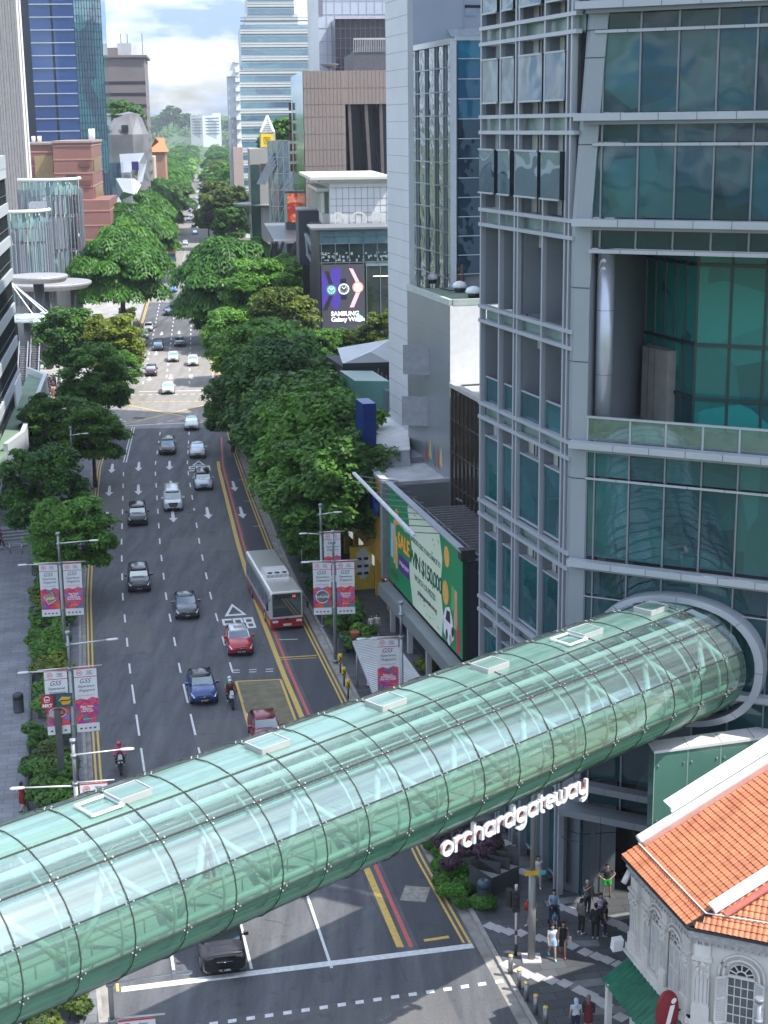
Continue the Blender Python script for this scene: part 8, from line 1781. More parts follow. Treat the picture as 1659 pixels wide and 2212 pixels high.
# ================================================================= PEOPLE
def limb(mb, pts, rads, mi=0): mb.path(pts, rads, 10, mi)
def remeshed(mb, name, mat, vox=.022):
 me = mb.mesh('tmp', mat); o = D.objects.new('tmp', me); COL.objects.link(o); m = o.modifiers.new('r', 'REMESH'); m.mode = 'VOXEL'; m.voxel_size = vox; m.use_smooth_shade = True
 s = o.modifiers.new('s', 'SMOOTH'); s.iterations = 2; s.factor = .5
 r = D.meshes.new_from_object(o.evaluated_get(bpy.context.evaluated_depsgraph_get())); D.objects.remove(o); D.meshes.remove(me); r.name = name
 r.materials.clear(); r.materials.append(mat)
 for p in r.polygons: p.use_smooth = True
 return r
POSES = {}
def figure(pose):
 """joint positions, facing -y; returns meshes body, top, bottom, hair, shoes"""
 if pose in POSES: return POSES[pose]
 V_ = Vector; hipz = .92; J = dict(hipL=V_((.10, 0, hipz)), hipR=V_((-.10, 0, hipz)), shL=V_((.18, .0, 1.42)), shR=V_((-.18, 0, 1.42)))
 leg = dict(kL=V_((.11, -.03, .49)), aL=V_((.11, .02, .08)), kR=V_((-.11, -.03, .49)), aR=V_((-.11, .02, .08)))
 arm = dict(eL=V_((.25, .03, 1.14)), wL=V_((.24, -.06, .88)), eR=V_((-.25, .03, 1.14)), wR=V_((-.24, -.06, .88)))
 lean = V_((0, 0, 0)); drop = 0
 if pose == 'walk': leg.update(kL=V_((.10, -.18, .50)), aL=V_((.10, -.28, .10)), kR=V_((-.10, .02, .50)), aR=V_((-.10, .30, .14))); arm.update(eL=V_((.24, .14, 1.15)), wL=V_((.23, .10, .90)), eR=V_((-.24, -.10, 1.15)), wR=V_((-.23, -.25, .94)))
 if pose == 'akimbo': leg.update(kL=V_((.15, -.02, .49)), aL=V_((.18, .02, .08)), kR=V_((-.15, -.02, .49)), aR=V_((-.18, .02, .08))); arm.update(eL=V_((.42, .06, 1.16)), wL=V_((.20, -.06, 1.0)), eR=V_((-.42, .06, 1.16)), wR=V_((-.20, -.06, 1.0)))
 if pose == 'raise': arm.update(eR=V_((-.30, -.20, 1.36)), wR=V_((-.12, -.34, 1.56)))
 if pose == 'fold': arm.update(eL=V_((.27, -.02, 1.15)), wL=V_((.02, -.24, 1.16)), eR=V_((-.27, -.02, 1.15)), wR=V_((-.02, -.25, 1.22)))
 if pose == 'push': arm.update(eL=V_((.25, -.12, 1.16)), wL=V_((.18, -.38, 1.02)), eR=V_((-.25, -.12, 1.16)), wR=V_((-.18, -.38, 1.02))); leg.update(kL=V_((.10, -.14, .50)), aL=V_((.10, -.18, .09)), aR=V_((-.10, .2, .12)))
 if pose == 'ride': leg.update(kL=V_((.24, -.42, .78)), aL=V_((.22, -.18, .40)), kR=V_((-.24, -.42, .78)), aR=V_((-.22, -.18, .40))); arm.update(eL=V_((.34, -.24, 1.16)), wL=V_((.30, -.50, 1.02)), eR=V_((-.34, -.24, 1.16)), wR=V_((-.30, -.50, 1.02))); lean = V_((0, -.12, 0))
 if pose == 'sit': leg.update(kL=V_((.13, -.44, .50)), aL=V_((.13, -.42, .08)), kR=V_((-.13, -.44, .50)), aR=V_((-.13, -.42, .08))); drop = .42; arm.update(eL=V_((.25, -.06, 1.14)), wL=V_((.14, -.32, 1.02)), eR=V_((-.25, -.06, 1.14)), wR=V_((-.14, -.32, 1.02)))
 dz = V_((0, 0, -drop)); hips = {k: J[k]+dz for k in ('hipL', 'hipR')}; sh = {k: J[k]+dz+lean for k in ('shL', 'shR')}; arm = {k: v+dz+lean*.8 for k, v in arm.items()}
 pel = V_((0, .01, hipz+.03))+dz; wai = V_((0, .0, 1.10))+dz+lean*.4; che = V_((0, -.01, 1.30))+dz+lean*.9; nk = V_((0, .01, 1.47))+dz+lean; hd = V_((0, -.02, 1.62))+dz+lean*1.15
 def torso(mb, g=0.0):
  secs = []
  for p, a, b in ((pel-V_((0, 0, .06)), .15, .11), (pel+V_((0, 0, .04)), .165, .115), (wai, .135, .10), (che, .17, .115), (che+V_((0, 0, .10)), .165, .10), (nk-V_((0, 0, .02)), .07, .06)):
   secs.append([(p.x+(a+g)*math.cos(t*math.pi/8), p.y+(b+g)*math.sin(t*math.pi/8), p.z) for t in range(16)])
  mb.loft(secs, 0, True)
 def arms(mb, g=0.0, full=True):
  for s_ in 'LR':
   limb(mb, [sh['sh'+s_]*.9+che*.1, sh['sh'+s_], arm['e'+s_]] if full else [sh['sh'+s_]*.9+che*.1, sh['sh'+s_], sh['sh'+s_]*.45+arm['e'+s_]*.55], [.055+g, .052+g, .04+g])
   if full: limb(mb, [arm['e'+s_], arm['w'+s_]], [.039+g, .028+g])
 def legs(mb, g=0.0, frac=1.0):
  for s_ in 'LR':
   h, k, a = hips['hip'+s_], leg['k'+s_], leg['a'+s_]
   if frac >= 1: limb(mb, [h, h*.5+k*.5, k, k*.6+a*.4, a], [.088+g, .078+g, .055+g, .055+g, .036+g])
   else: limb(mb, [h, h*(1-frac)+k*frac], [.09+g, .085+g])
 b = MB(); torso(b); arms(b); legs(b); limb(b, [nk-V_((0, 0, .06)), hd-V_((0, 0, .06))], [.055, .05])
 b.loft([[(hd.x+r*.82*math.cos(t*math.pi/6), hd.y+o+r*math.sin(t*math.pi/6), hd.z+z) for t in range(12)] for z, r, o in ((-.13, .03, -.03), (-.10, .06, -.02), (-.05, .083, -.005), (.0, .093, .0), (.05, .095, .005), (.09, .08, .01), (.12, .03, .01))], 0, True)
 limb(b, [hd+V_((0, -.085, .0)), hd+V_((0, -.112, -.025))], [.012, .014])                       # nose
 for s_ in (-1, 1): limb(b, [hd+V_((s_*.078, .01, .01)), hd+V_((s_*.09, .012, -.03))], [.018, .014])   # ears
 for s_ in 'LR':                                                                         # hand: palm, thumb, fingers
  e, w_ = arm['e'+s_], arm['w'+s_]; d_ = (w_-e).normalized(); sd = 1 if s_ == 'L' else -1; ax = d_.cross(V_((0, -1, 0)) if abs(d_.y) < .9 else V_((0, 0, 1))).normalized()
  limb(b, [w_, w_+d_*.04, w_+d_*.085], [.026, .036, .034])
  for f_ in (-1.5, -.5, .5, 1.5): q = w_+d_*.08+ax*f_*.017; limb(b, [q, q+d_*(.04-.004*abs(f_)), q+d_*(.06-.008*abs(f_))+V_((0, -.012, 0))], [.0105, .0105, .0095])
  limb(b, [w_+d_*.03-ax*.03, w_+d_*.06-ax*.05], [.012, .011])
 SK = M('skin_tan', (.42, .25, .17), .55, 0, .05, 3)
 out = {'body': remeshed(b, 'person', SK, .016)}
 m = MB(); torso(m, .016); arms(m, .014, False); out['top'] = remeshed(m, 'shirt', SK, .026)
 m = MB(); torso(m, .016); arms(m, .014, True); out['long'] = remeshed(m, 'shirt', SK, .026)
 m = MB(); legs(m, .016); secs = [[(pel.x+a*math.cos(t*math.pi/8), pel.y+b_*math.sin(t*math.pi/8), pel.z+z) for t in range(16)] for z, a, b_ in ((-.10, .17, .125), (.0, .185, .135), (.09, .165, .125))]; m.loft(secs); out['trousers'] = remeshed(m, 'trousers', SK, .026)
 m = MB(); legs(m, .028, .62); m.loft(secs); out['shorts'] = remeshed(m, 'shorts', SK, .026)
 m = MB(); m.loft([[(pel.x+a*math.cos(t*math.pi/8), pel.y+b_*math.sin(t*math.pi/8), pel.z+z) for t in range(16)] for z, a, b_ in ((-.46, .21, .17), (-.2, .20, .155), (.0, .19, .14), (.12, .165, .125))]); torso(m, .018); out['dress'] = remeshed(m, 'dress', SK, .026)
 m = MB(); c = hd+V_((0, .015, .03)); m.loft([[(c.x+r*.9*math.cos(t*math.pi/6), c.y+o+r*math.sin(t*math.pi/6), c.z+z) for t in range(12)] for z, r, o in ((-.09, .05, .055), (-.04, .085, .03), (.01, .105, .012), (.06, .10, .008), (.10, .07, .005), (.115, .03, .0))], 0, True); out['hair'] = m.mesh('hair', SK)
 m = MB(); c = hd+V_((0, .02, .03)); m.loft([[(c.x+r*.95*math.cos(t*math.pi/6), c.y+o+r*math.sin(t*math.pi/6), c.z+z) for t in range(12)] for z, r, o in ((-.30, .07, .07), (-.18, .09, .06), (-.05, .10, .035), (.02, .108, .012), (.07, .10, .008), (.105, .06, .0), (.118, .03, .0))], 0, True); out['longhair'] = m.mesh('hair', SK)
 m = MB()
 for s_ in 'LR':
  a = leg['a'+s_]; m.loft([[(a.x+w_*math.cos(t*math.pi/4), a.y+.03-y_, a.z-.075+h_*(.5+.5*math.sin(t*math.pi/4))) for t in range(8)] for y_, w_, h_ in ((-.05, .03, .05), (-.02, .042, .10), (.06, .045, .09), (.14, .045, .06), (.19, .025, .04))], 0, True)
 out['shoes'] = m.mesh('shoes', SK); POSES[pose] = out; return out
def cmat(col): return M('cloth_%02d%02d%02d' % tuple(int(c*99) for c in col), col, .8, 0, .1, 5)
HAIRC = (.012, .01, .009)
def person(loc, ang, pose, label, parts, sc=1.0, group=None, hair='hair', hairc=HAIRC, shoes=(.5, .5, .5), skin=None):
 F = figure(pose); t = thing('person', label, 'person', tuple(loc), group, ang); t.scale = (sc,)*3
 o = D.objects.new('body', F['body']); COL.objects.link(o); o.parent = t
 for nm, col in parts+[(hair, hairc), ('shoes', shoes)]:
  me = F[nm].copy(); me.materials.clear(); me.materials.append(cmat(col)); o = D.objects.new({'top': 'shirt', 'long': 'shirt', 'longhair': 'hair'}.get(nm, nm), me); COL.objects.link(o); o.parent = t
 return t
O5 = (941.2, 1669.9); K5 = .2562          # third survey close-up
def gp(x, y, z=.15): return G(O5[0]+x*K5, O5[1]+y*K5, z)
BKc, GRc, WHc, NVc = (.02, .02, .022), (.16, .16, .17), (.6, .6, .62), (.02, .025, .05)
person(gp(980, 1560), .1, 'walk', 'woman in pale blue T-shirt and light blue shorts walking with a friend in black', [('top', (.55, .62, .72)), ('shorts', (.30, .45, .62))], .95, hair='longhair', shoes=(.25, .55, .75))
person(gp(1072, 1535), -.1, 'walk', 'woman in short black dress carrying a white bag', [('dress', (.012, .012, .014))], .95, hair='longhair', shoes=(.55, .05, .07))
tb = thing('shopping_bag', 'white paper shopping bag in the hand of the woman in black', 'bag', tuple(gp(1118, 1500))); c = gp(1118, 1500); mb = MB(); mb.box(c+Vector((0, 0, .52)), (.26, .1, .34), .1); mb.beam(c+Vector((-.06, 0, .69)), c+Vector((0, 0, .80)), .012, .012); mb.beam(c+Vector((.06, 0, .69)), c+Vector((0, 0, .80)), .012, .012); mb.build('bag', WHITE, tb)
person(gp(1225, 1350), 2.2, 'stand', 'man in olive-grey shirt, black trousers and white trainers at the left of the group', [('long', (.12, .12, .10)), ('trousers', BKc)], 1.0, shoes=WHc)
person(gp(1345, 1392), 3.0, 'stand', 'person in black top and trousers seen from behind in the group', [('long', (.025, .025, .028)), ('trousers', (.02, .02, .03))], 1.0, shoes=(.4, .4, .42))
person(gp(1425, 1372), 1.4, 'stand', 'woman in black vest and jeans with long hair at the right of the group', [('top', BKc), ('trousers', NVc)], .97, hair='longhair', shoes=(.4, .4, .4))
person(gp(1385, 1290), .2, 'fold', 'woman in lilac blouse facing us in the middle of the group', [('long', (.52, .46, .58)), ('trousers', NVc)], .96, hair='longhair')
person(gp(1275, 1190), .5, 'raise', 'grey-haired man in grey shirt raising one hand to his face', [('top', GRc), ('trousers', (.05, .05, .055))], 1.0, hairc=(.35, .35, .35), shoes=BKc)
person(gp(1440, 1045), .1, 'akimbo', 'man with hands on hips in black T-shirt and bright green shorts', [('top', (.03, .03, .032)), ('shorts', (.03, .50, .06))], 1.0, shoes=(.05, .05, .05))
person(gp(862, 955), .0, 'walk', 'woman in white top and beige trousers walking behind the big lamp column', [('top', (.50, .49, .47)), ('trousers', (.33, .30, .27))], .93, hair='longhair', shoes=WHc)
person(gp(995, 660), .0, 'walk', 'person in dark patterned dress in the shade by the tower wall', [('dress', (.035, .035, .03)), ('longhair', HAIRC)], .95)
person(gp(995, 1250), .0, 'push', 'woman in light denim jacket pushing a pushchair', [('long', (.26, .34, .44)), ('trousers', (.10, .13, .2))], .93, hair='longhair')
person(gp(808, 1275), -1.2, 'walk', 'person in blue top half hidden behind the lamp column', [('top', (.05, .12, .35)), ('shorts', (.10, .08, .07))], .96)
tb = thing('handbag', 'red shoulder bag carried behind the lamp column', 'bag', tuple(gp(770, 1270))); c = gp(775, 1275); mb = MB(); mb.loft([[(c.x+a*math.cos(t*.7854), c.y+.1*math.sin(t*.7854), c.z+z) for t in range(8)] for z, a in ((.75, .14), (.85, .2), (1.05, .18), (1.12, .1))]); mb.beam(c+Vector((-.1, 0, 1.1)), c+Vector((.15, 0, 1.4)), .03, .02); mb.build('bag', M('red_leather', (.30, .03, .02), .5), tb)
pr_ = thing('pushchair', 'dark blue pushchair with a small child in a blue top', 'pushchair', tuple(gp(1003, 1290))); c = gp(1003, 1300)
mb = MB()
for sx in (-.24, .24):
 mb.tube(c+Vector((sx, -.1, .15)), c+Vector((sx, .5, .95)), .018, n=6); mb.tube(c+Vector((sx, .35, .12)), c+Vector((sx, -.05, .6)), .018, n=6)
mb.build('frame', DARK, pr_)
for sx in (-.26, .26):
 for sy in (-.15, .38): m2 = MB(); m2.tube(c+Vector((sx-.02, sy, .1)), c+Vector((sx+.02, sy, .1)), .1, n=12); m2.build('wheel', TYRE, pr_)
m2 = MB(); m2.loft([[c+Vector((x, y_, z)) for x in (-.22, .22)]+[c+Vector((.22, y_+.03, z+.03)), c+Vector((-.22, y_+.03, z+.03))] for y_, z in ((-.12, .42), (.12, .38), (.3, .7), (.28, .95), (.05, 1.02))], 0, False, True); m2.build('seat', M('navy_canvas', (.015, .02, .05), .8), pr_)
ch = person(c+Vector((0, -.02, .12)), 0, 'sit', 'small child in a bright blue top sitting in the pushchair', [('top', (.03, .22, .45)), ('shorts', (.1, .1, .12))], .52)
person(G(1243, 2235, .15), 3.3, 'stand', 'person in pale hooded scarf and white top at the bottom edge', [('top', (.45, .50, .55)), ('trousers', NVc)], .95, hair='longhair', hairc=(.38, .45, .52))
person(G(1270, 2228, .15), 3.0, 'stand', 'person in brown headscarf and dark red dress at the bottom edge', [('dress', (.12, .015, .02)), ('long', (.03, .03, .03))], .95, hair='longhair', hairc=(.16, .11, .09))
person(G(803, 1374, .15), .3, 'stand', 'woman in white top and black trousers near the shelter roof', [('top', (.5, .48, .46)), ('trousers', BKc)], .95, hair='longhair')
person(G(815, 1372, .15), -.3, 'stand', 'woman in pale shirt standing on the right beside her friend', [('top', (.45, .44, .44)), ('shorts', (.2, .2, .22))], .95, hair='longhair')
person(G(50, 1752, .15), 2.6, 'walk', 'woman in a dark red dress carrying a black bag on the left pavement', [('dress', (.16, .008, .012))], .98, hair='longhair', shoes=BKc)
person(G(3, 1185, .15), 1.2, 'walk', 'person in purple top at the foot of the left steps', [('top', (.20, .03, .16)), ('trousers', BKc)], 1.0)
person(G(797, 1497, .15), 1.5, 'sit', 'person in white shirt sitting under the shelter edge', [('top', (.42, .45, .5)), ('trousers', BKc)], 1.0)
person(G(812, 1508, .15), 1.5, 'sit', 'person in olive top sitting under the shelter edge', [('top', (.15, .14, .06)), ('trousers', BKc)], 1.0)
person(PY(67, 745, 236)-Vector((0, 0, 0)), 0, 'walk', 'person in pale orange top riding down the escalator', [('top', (.65, .35, .28)), ('shorts', (.5, .45, .42))], 1.0)
person(G(85, 803, .15), 0, 'walk', 'person in black walking below the escalators', [('top', BKc), ('trousers', BKc)], 1.0)
# inside the bridge
for t_, o_, lab, ps in ((5.4, .6, 'woman in dark clothes walking inside the glass bridge', [('dress', (.08, .10, .12))]), (5.9, .1, 'man in red shirt walking inside the glass bridge', [('top', (.45, .05, .06)), ('trousers', (.05, .06, .08))])):
 p = TS+TD*t_+TN*o_; person((p.x, p.y, fz), .8, 'walk', lab, ps, 1.0)
# crowd at the far corner and by the terrace: counted figures, shared meshes
rc = random.Random(9); CC = [(.5, .5, .52), (.03, .03, .04), (.45, .08, .06), (.5, .3, .22), (.1, .15, .3), (.55, .45, .35), (.3, .3, .32)]
P0 = [person((0, 0, -60), 0, ('walk', 'stand')[i % 2], 'pedestrian in the dense crowd at the corner under the dark canopy', [('top', CC[i]), ('trousers', CC[(i*3+1) % 7])], 1.0, 'crowd at the canopy corner') for i in range(7)]
def scatter(n, fx, label, group):
 for i in range(n):
  s = P0[i % 7]; c = copy_tree(s); c.location = fx(rc); c.rotation_euler.z = rc.uniform(0, 6.28); c['label'] = label; c['group'] = group
scatter(90, lambda r: G(r.uniform(552, 598), r.uniform(497, 562), .15), 'pedestrian in the dense crowd at the corner under the dark canopy', 'crowd at the canopy corner')
scatter(22, lambda r: G(r.uniform(100, 130), r.uniform(830, 862), .15), 'pedestrian in the crowd beside the green terrace', 'crowd beside the terrace')
scatter(9, lambda r: G(r.uniform(85, 110), r.uniform(690, 790), .15), 'pedestrian on the pale pavement past the junction', 'pedestrians past the junction')
for p in P0:
 for ch in list(p.children): D.objects.remove(ch)
 D.objects.remove(p)
# motorcycles with riders
def motorcycle(x, y, mlabel, rlabel, mcol, parts, helmet, pill=None, pcol=None):
 c = G(x, y); rd = rdir(c.y); ang = math.atan2(rd.y, rd.x)-math.pi/2; t = thing('motorcycle', mlabel, 'motorcycle', (0, 0, 0), 'motorcycles')
 for nm, yy in (('front_wheel', -.68), ('rear_wheel', .68)):
  mb = MB(); mb.lathe([(.18, -.05), (.29, -.06), (.32, 0), (.29, .06), (.18, .05)], (0, 0, 0), 20); me = mb.mesh(nm, TYRE); me.transform(Matrix.Translation((0, yy, .32)) @ Matrix.Rotation(math.pi/2, 4, 'Y')); o = D.objects.new('wheel', me); COL.objects.link(o); o.parent = t
 mb = MB(); mb.loft([[(w_*math.cos(a*.7854), yy, z+h_*math.sin(a*.7854)) for a in range(8)] for yy, w_, z, h_ in ((-.75, .06, .8, .05), (-.55, .2, .82, .17), (-.3, .17, .78, .22), (0, .17, .72, .18), (.35, .13, .8, .1), (.85, .07, .9, .05))]); mb.build('fairing', paintm('moto_%d' % int(mcol[0]*99), mcol), t)
 mb = MB(); mb.box((0, .05, .45), (.3, .5, .35)); mb.beam((-.09, -.68, .32), (-.12, -.45, .95), .05, .05); mb.beam((.09, -.68, .32), (.12, -.45, .95), .05, .05); mb.beam((0, .68, .32), (0, .1, .5), .08, .08); mb.build('engine', DARK, t)
 mb = MB(); mb.tube((-.36, -.42, 1.0), (.36, -.42, 1.0), .02, n=6);
 for s_ in (-1, 1): mb.tube((s_*.2, -.45, 1.0), (s_*.3, -.5, 1.16), .012, n=5); mb.box((s_*.32, -.5, 1.18), (.12, .03, .08))
 mb.build('handlebar', BLACK, t)
 for s_ in (-1, 1): mb = MB(); mb.box((s_*.09, -.76, .84), (.10, .04, .06), 0, 0, 0, s_*.4); mb.build('headlight', HLM, t)
 mb = MB(); mb.quad((-.14, -.66, .98), (.14, -.66, .98), (.1, -.48, 1.22), (-.1, -.48, 1.22)); mb.build('windshield', WSG, t)
 t.location = c+rd*.85; t.rotation_euler.z = ang
 def rider(off, label, ps, hc, hz=0):
  p = person(c+rd*(.85+off)+Vector((0, 0, hz)), ang, 'ride', label, ps, 1.0, 'motorcycle riders');
  mb = MB(); mb.lathe([(.03, -.16), (.10, -.15), (.135, -.06), (.14, .03), (.11, .11), (.03, .145)], (0, -.15, 1.65), 16); o = mb.build('helmet', paintm('helmet_%d%d' % (int(hc[0]*99), int(hc[1]*99)), hc), None, org=(0, 0, 0)); o.parent = p
  mb = MB(); mb.quad((-.09, -.285, 1.62), (.09, -.285, 1.62), (.08, -.28, 1.70), (-.08, -.28, 1.70)); o = mb.build('visor', WSG, None, org=(0, 0, 0)); o.parent = p
 rider(.28, rlabel, parts, helmet)
 if pill: rider(.68, pill, pcol, (.6, .6, .6), .06)
motorcycle(503, 1535, 'light front motorcycle filtering beside the blue hatchback', 'rider in dark red jacket and white helmet beside the blue hatchback', (.35, .35, .33), [('long', (.16, .02, .02)), ('trousers', BKc)], (.62, .6, .58), 'green-shirted pillion passenger behind the rider in red', [('long', (.03, .25, .14)), ('trousers', BKc)])
motorcycle(262, 1678, 'black sports motorcycle alone in the left lane near the bridge', 'rider in bright pink jacket on the black sports motorcycle', (.015, .015, .018), [('long', (.62, .05, .14)), ('trousers', BKc)], (.5, .06, .12))
# ================================================================= STREET FURNITURE
POLE = M('galvanised_pole', (.30, .32, .34), .45, .5, .08, 1); ARMW = M('pale_lamp_arm', (.58, .59, .60), .4, .3, .05); LENS = M('lamp_lens', (.62, .64, .64), .3)
def bannermat(seed):
 m = D.materials.new('banner_art_%d' % seed); m.use_nodes = True; n = m.node_tree; b = n.nodes['Principled BSDF']; b.inputs['Roughness'].default_value = .6
 t = n.nodes.new('ShaderNodeTexCoord'); mp_ = n.nodes.new('ShaderNodeMapping'); mp_.inputs['Location'].default_value = (seed*3.1, seed*1.7, seed); n.links.new(t.outputs['Object'], mp_.inputs[0])
 no = n.nodes.new('ShaderNodeTexNoise'); no.inputs['Scale'].default_value = 1.3; no.inputs['Detail'].default_value = 2; no.inputs['Distortion'].default_value = .8; n.links.new(mp_.outputs[0], no.inputs[0])
 cr = n.nodes.new('ShaderNodeValToRGB'); cr.color_ramp.elements[0].position = .34; cr.color_ramp.elements[0].color = (.02, .30, .20, 1); cr.color_ramp.elements[1].position = .70; cr.color_ramp.elements[1].color = (.10, .25, .50, 1)
 for p_, c_ in ((.41, (.02, .28, .18, 1)), (.44, (.35, .03, .30, 1)), (.49, (.60, .03, .12, 1)), (.54, (.72, .16, .03, 1)), (.60, (.55, .04, .22, 1))): e = cr.color_ramp.elements.new(p_); e.color = c_
 n.links.new(no.outputs[0], cr.inputs[0]); n.links.new(cr.outputs[0], b.inputs['Base Color']); return m
BAN = [bannermat(i) for i in range(3)]; BWH = M('banner_white', (.66, .67, .70), .6, 0, .03); BRED = M('banner_red_line', (.52, .03, .05), .6); INK = M('banner_ink', (.03, .05, .07), .6); PINK = M('banner_white_ink', (.72, .72, .72), .6)
def banner(parent, o, xd, w_, h_, seed, words, motif, nrm):
 """o: top-left corner of the banner, xd: along its width; hangs down"""
 Z = Vector((0, 0, -1))
 def q(u, v_, k=.0): return o+xd*(u*w_)+Z*(v_*h_)+nrm*k
 mb = MB(); mb.prism([q(0, 0), q(1, 0), q(1, 0)-nrm*.015, q(0, 0)-nrm*.015], q(0, 1).z, q(0, 0).z); b = mb.build('banner', BWH, parent)
 mb = MB(); mb.quad(q(0, .0, .004), q(1, .0, .004), q(1, .018, .004), q(0, .018, .004)); mb.quad(q(0, .135, .004), q(1, .135, .004), q(1, .146, .004), q(0, .146, .004)); mb.build('red_line', BRED, b)
 mb = MB(); mb.quad(q(0, .50, .005), q(.25, .47, .005), q(.5, .50, .005), q(.75, .46, .005), q(1, .49, .005), q(1, .87, .005), q(0, .87, .005)); mb.build('colour_field', BAN[seed % 3], b)
 mb = MB(); pts = [q(.24+.12*math.cos(a*.5236), .075+.12*w_/h_*math.sin(a*.5236), .006) for a in range(13)]; mb.path(pts, .012, 4); mb.build('sg_ring', BRED, b)
 def tx(s, u, v_, sz, m_, **k): text('print', s, q(u, v_, .008), xd, (0, 0, 1), sz*w_, m_, b, ext=.0015, **k)
 tx('SG', .24, .075, .12, BRED, bold=.003); tx('Passion\nMade\nPossible', .68, .075, .085, INK, line=.8)
 tx('GSS', .45, .205, .30, INK, shear=.35); tx('Experience', .5, .285, .17, INK, shear=.35, space=.95); tx('Singapore', .52, .35, .18, INK, shear=.35); tx('21 June to 28 July 2019', .5, .43, .075, BRED)
 if motif:
  mb = MB(); sh = {'SHOP': 4, 'DINE': 3, 'EXPLORE': 20}[motif]; N_ = sh
  pts = [q(.5+.36*math.cos(a*2*math.pi/N_+(.3 if N_ == 4 else 0)), .66+.36*w_/h_*math.sin(a*2*math.pi/N_+(.3 if N_ == 4 else 0)), .008) for a in range(N_)] if motif != 'DINE' else [q(.5+.38*math.cos(a*.3142), .66+.24*w_/h_*math.sin(a*.3142), .008) for a in range(20)]
  mb.add(pts, [tuple(range(len(pts)))]); mb.path(pts+[pts[0]], .03, 4, 1); mb.build('motif', [M('motif_%s' % motif.lower(), {'SHOP': (.35, .28, .12), 'DINE': (.35, .06, .02), 'EXPLORE': (.16, .18, .2)}[motif], .6, 0, .5, 5), PINK], b); tx(motif, .5, .665, .17, PINK, bold=.006)
 else: tx(words, .5, .64, .125, PINK, bold=.006, line=.85); tx('gss.sra.org.sg', .5, .80, .07, PINK)
 for i, c_ in enumerate((INK, BRED, INK, INK)): mb = MB(); mb.quad(q(.14+.2*i, .935, .006), q(.24+.2*i, .935, .006), q(.24+.2*i, .96, .006), q(.14+.2*i, .96, .006)); mb.build('sponsor_mark', c_, b)
def lamp(x, y, label, base=None, armL=2.2, armR=2.1, bl=None, br_=None, ang=.18, H_=9.4, cut=None, roadL=False):
 """banner lamp: top of the pole seen at (x, y)"""
 p = G(x, y, H_) if base is None else base; t = thing('street_lamp', label, 'street lamp', (p.x, p.y, .15), 'double-arm banner lamps'); xd = Vector((math.cos(ang), math.sin(ang), 0)); nr = Vector((xd.y, -xd.x, 0))
 B = v3(p, .15)
 mb = MB(); mb.tube(B, v3(B, H_-2.0), .13, .105, 14); mb.tube(v3(B, H_-2.0), v3(B, H_), .085, .08, 14);
 for z in (H_-.02, H_-.75, H_-2.1, H_-5.4): mb.tube(v3(B, z), v3(B, z+.14), .14, n=14)
 mb.tube(B, v3(B, .3), .26, n=14); mb.build('pole', POLE, t)
 for s_, L_, z in ((1, armR, H_-.65), (-1, armL, H_-2.15)):
  if L_ <= 0: continue
  a = v3(B, z)+xd*s_*.1; e = v3(B, z-.0)+xd*s_*L_+Vector((0, 0, .10))
  m2 = MB(); m2.tube(a, e, .045, .035, 8); m2.build('arm', ARMW, t)
  m2 = MB(); m2.loft([[e+xd*s_*u+nr*w_*math.cos(k*.7854)+Vector((0, 0, h_*math.sin(k*.7854))) for k in range(8)] for u, w_, h_ in ((-.05, .05, .04), (.1, .13, .06), (.5, .14, .06), (.62, .08, .03))]); lh = m2.build('lamp_head', ARMW, t)
 zb = H_-2.0
 for s_, spec in ((-1, bl), (1, br_)):
  if spec is None: continue
  m2 = MB(); m2.tube(v3(B, zb)+xd*s_*.1, v3(B, zb)+xd*s_*1.75, .035, n=6); m2.build('banner_rail', BRED if False else ARMW, t)
  o = v3(B, zb-.06)+xd*(.18 if s_ > 0 else -1.42)+nr*.03; banner(t, o, xd, 1.24, 3.75, spec[0], spec[1], spec[2], nr)
  m2 = MB(); m2.tube(o+Vector((0, 0, -3.75)), o+xd*1.24+Vector((0, 0, -3.75)), .02, n=6); m2.build('bottom_rail', ARMW, t)
 return t
lamp(125, 1154, 'banner lamp on the left strip carrying SHOP and Get Ready banners', bl=(0, '', 'SHOP'), br_=(1, 'Get Ready\nFor An\nEXPERIENCE\nLike No Other', None), ang=.13)
lamp(146, 1368, 'banner lamp on the left strip carrying DINE and Live It Up banners', bl=(1, '', 'DINE'), br_=(2, 'Shop. Dine.\nExplore.\nLive It Up!', None), ang=.22)
lamp(157, 1602, 'banner lamp just behind the bridge on the left with one partly hidden banner', armL=2.3, br_=(0, 'Get Ready\nFor An\nEXPERIENCE', None), ang=.16)
lamp(235, 2085, 'banner lamp under the near end of the bridge', armL=2.2, br_=(2, 'Enjoy An\nEXPERIENCE', None), ang=.16)
lamp(719, 1150, 'banner lamp on the right kerb carrying EXPLORE and Kampong Gelam banners', armL=1.6, armR=0, bl=(2, '', 'EXPLORE'), br_=(1, 'Experience\nKampong\nGelam', None), ang=.06)
lamp(866, 1303, 'banner lamp over the shelter roof carrying one Enjoy An Experience banner', armL=2.0, armR=0, bl=(0, 'Enjoy An\nEXPERIENCE\nLike No Other', None), ang=.12)
lamp(152, 925, 'banner lamp hidden among trees beside the green terrace', armL=1, armR=1, bl=(1, '', 'SHOP'), ang=.13)
lamp(692, 1092, 'banner lamp hidden in the right-hand trees showing a red banner', armL=1, armR=1, br_=(1, 'Experience', None), ang=.13)
lamp(1640, 2163, 'lamp at the bottom right corner with a white arm across the colonial house', armL=2.3, armR=0, ang=.16)
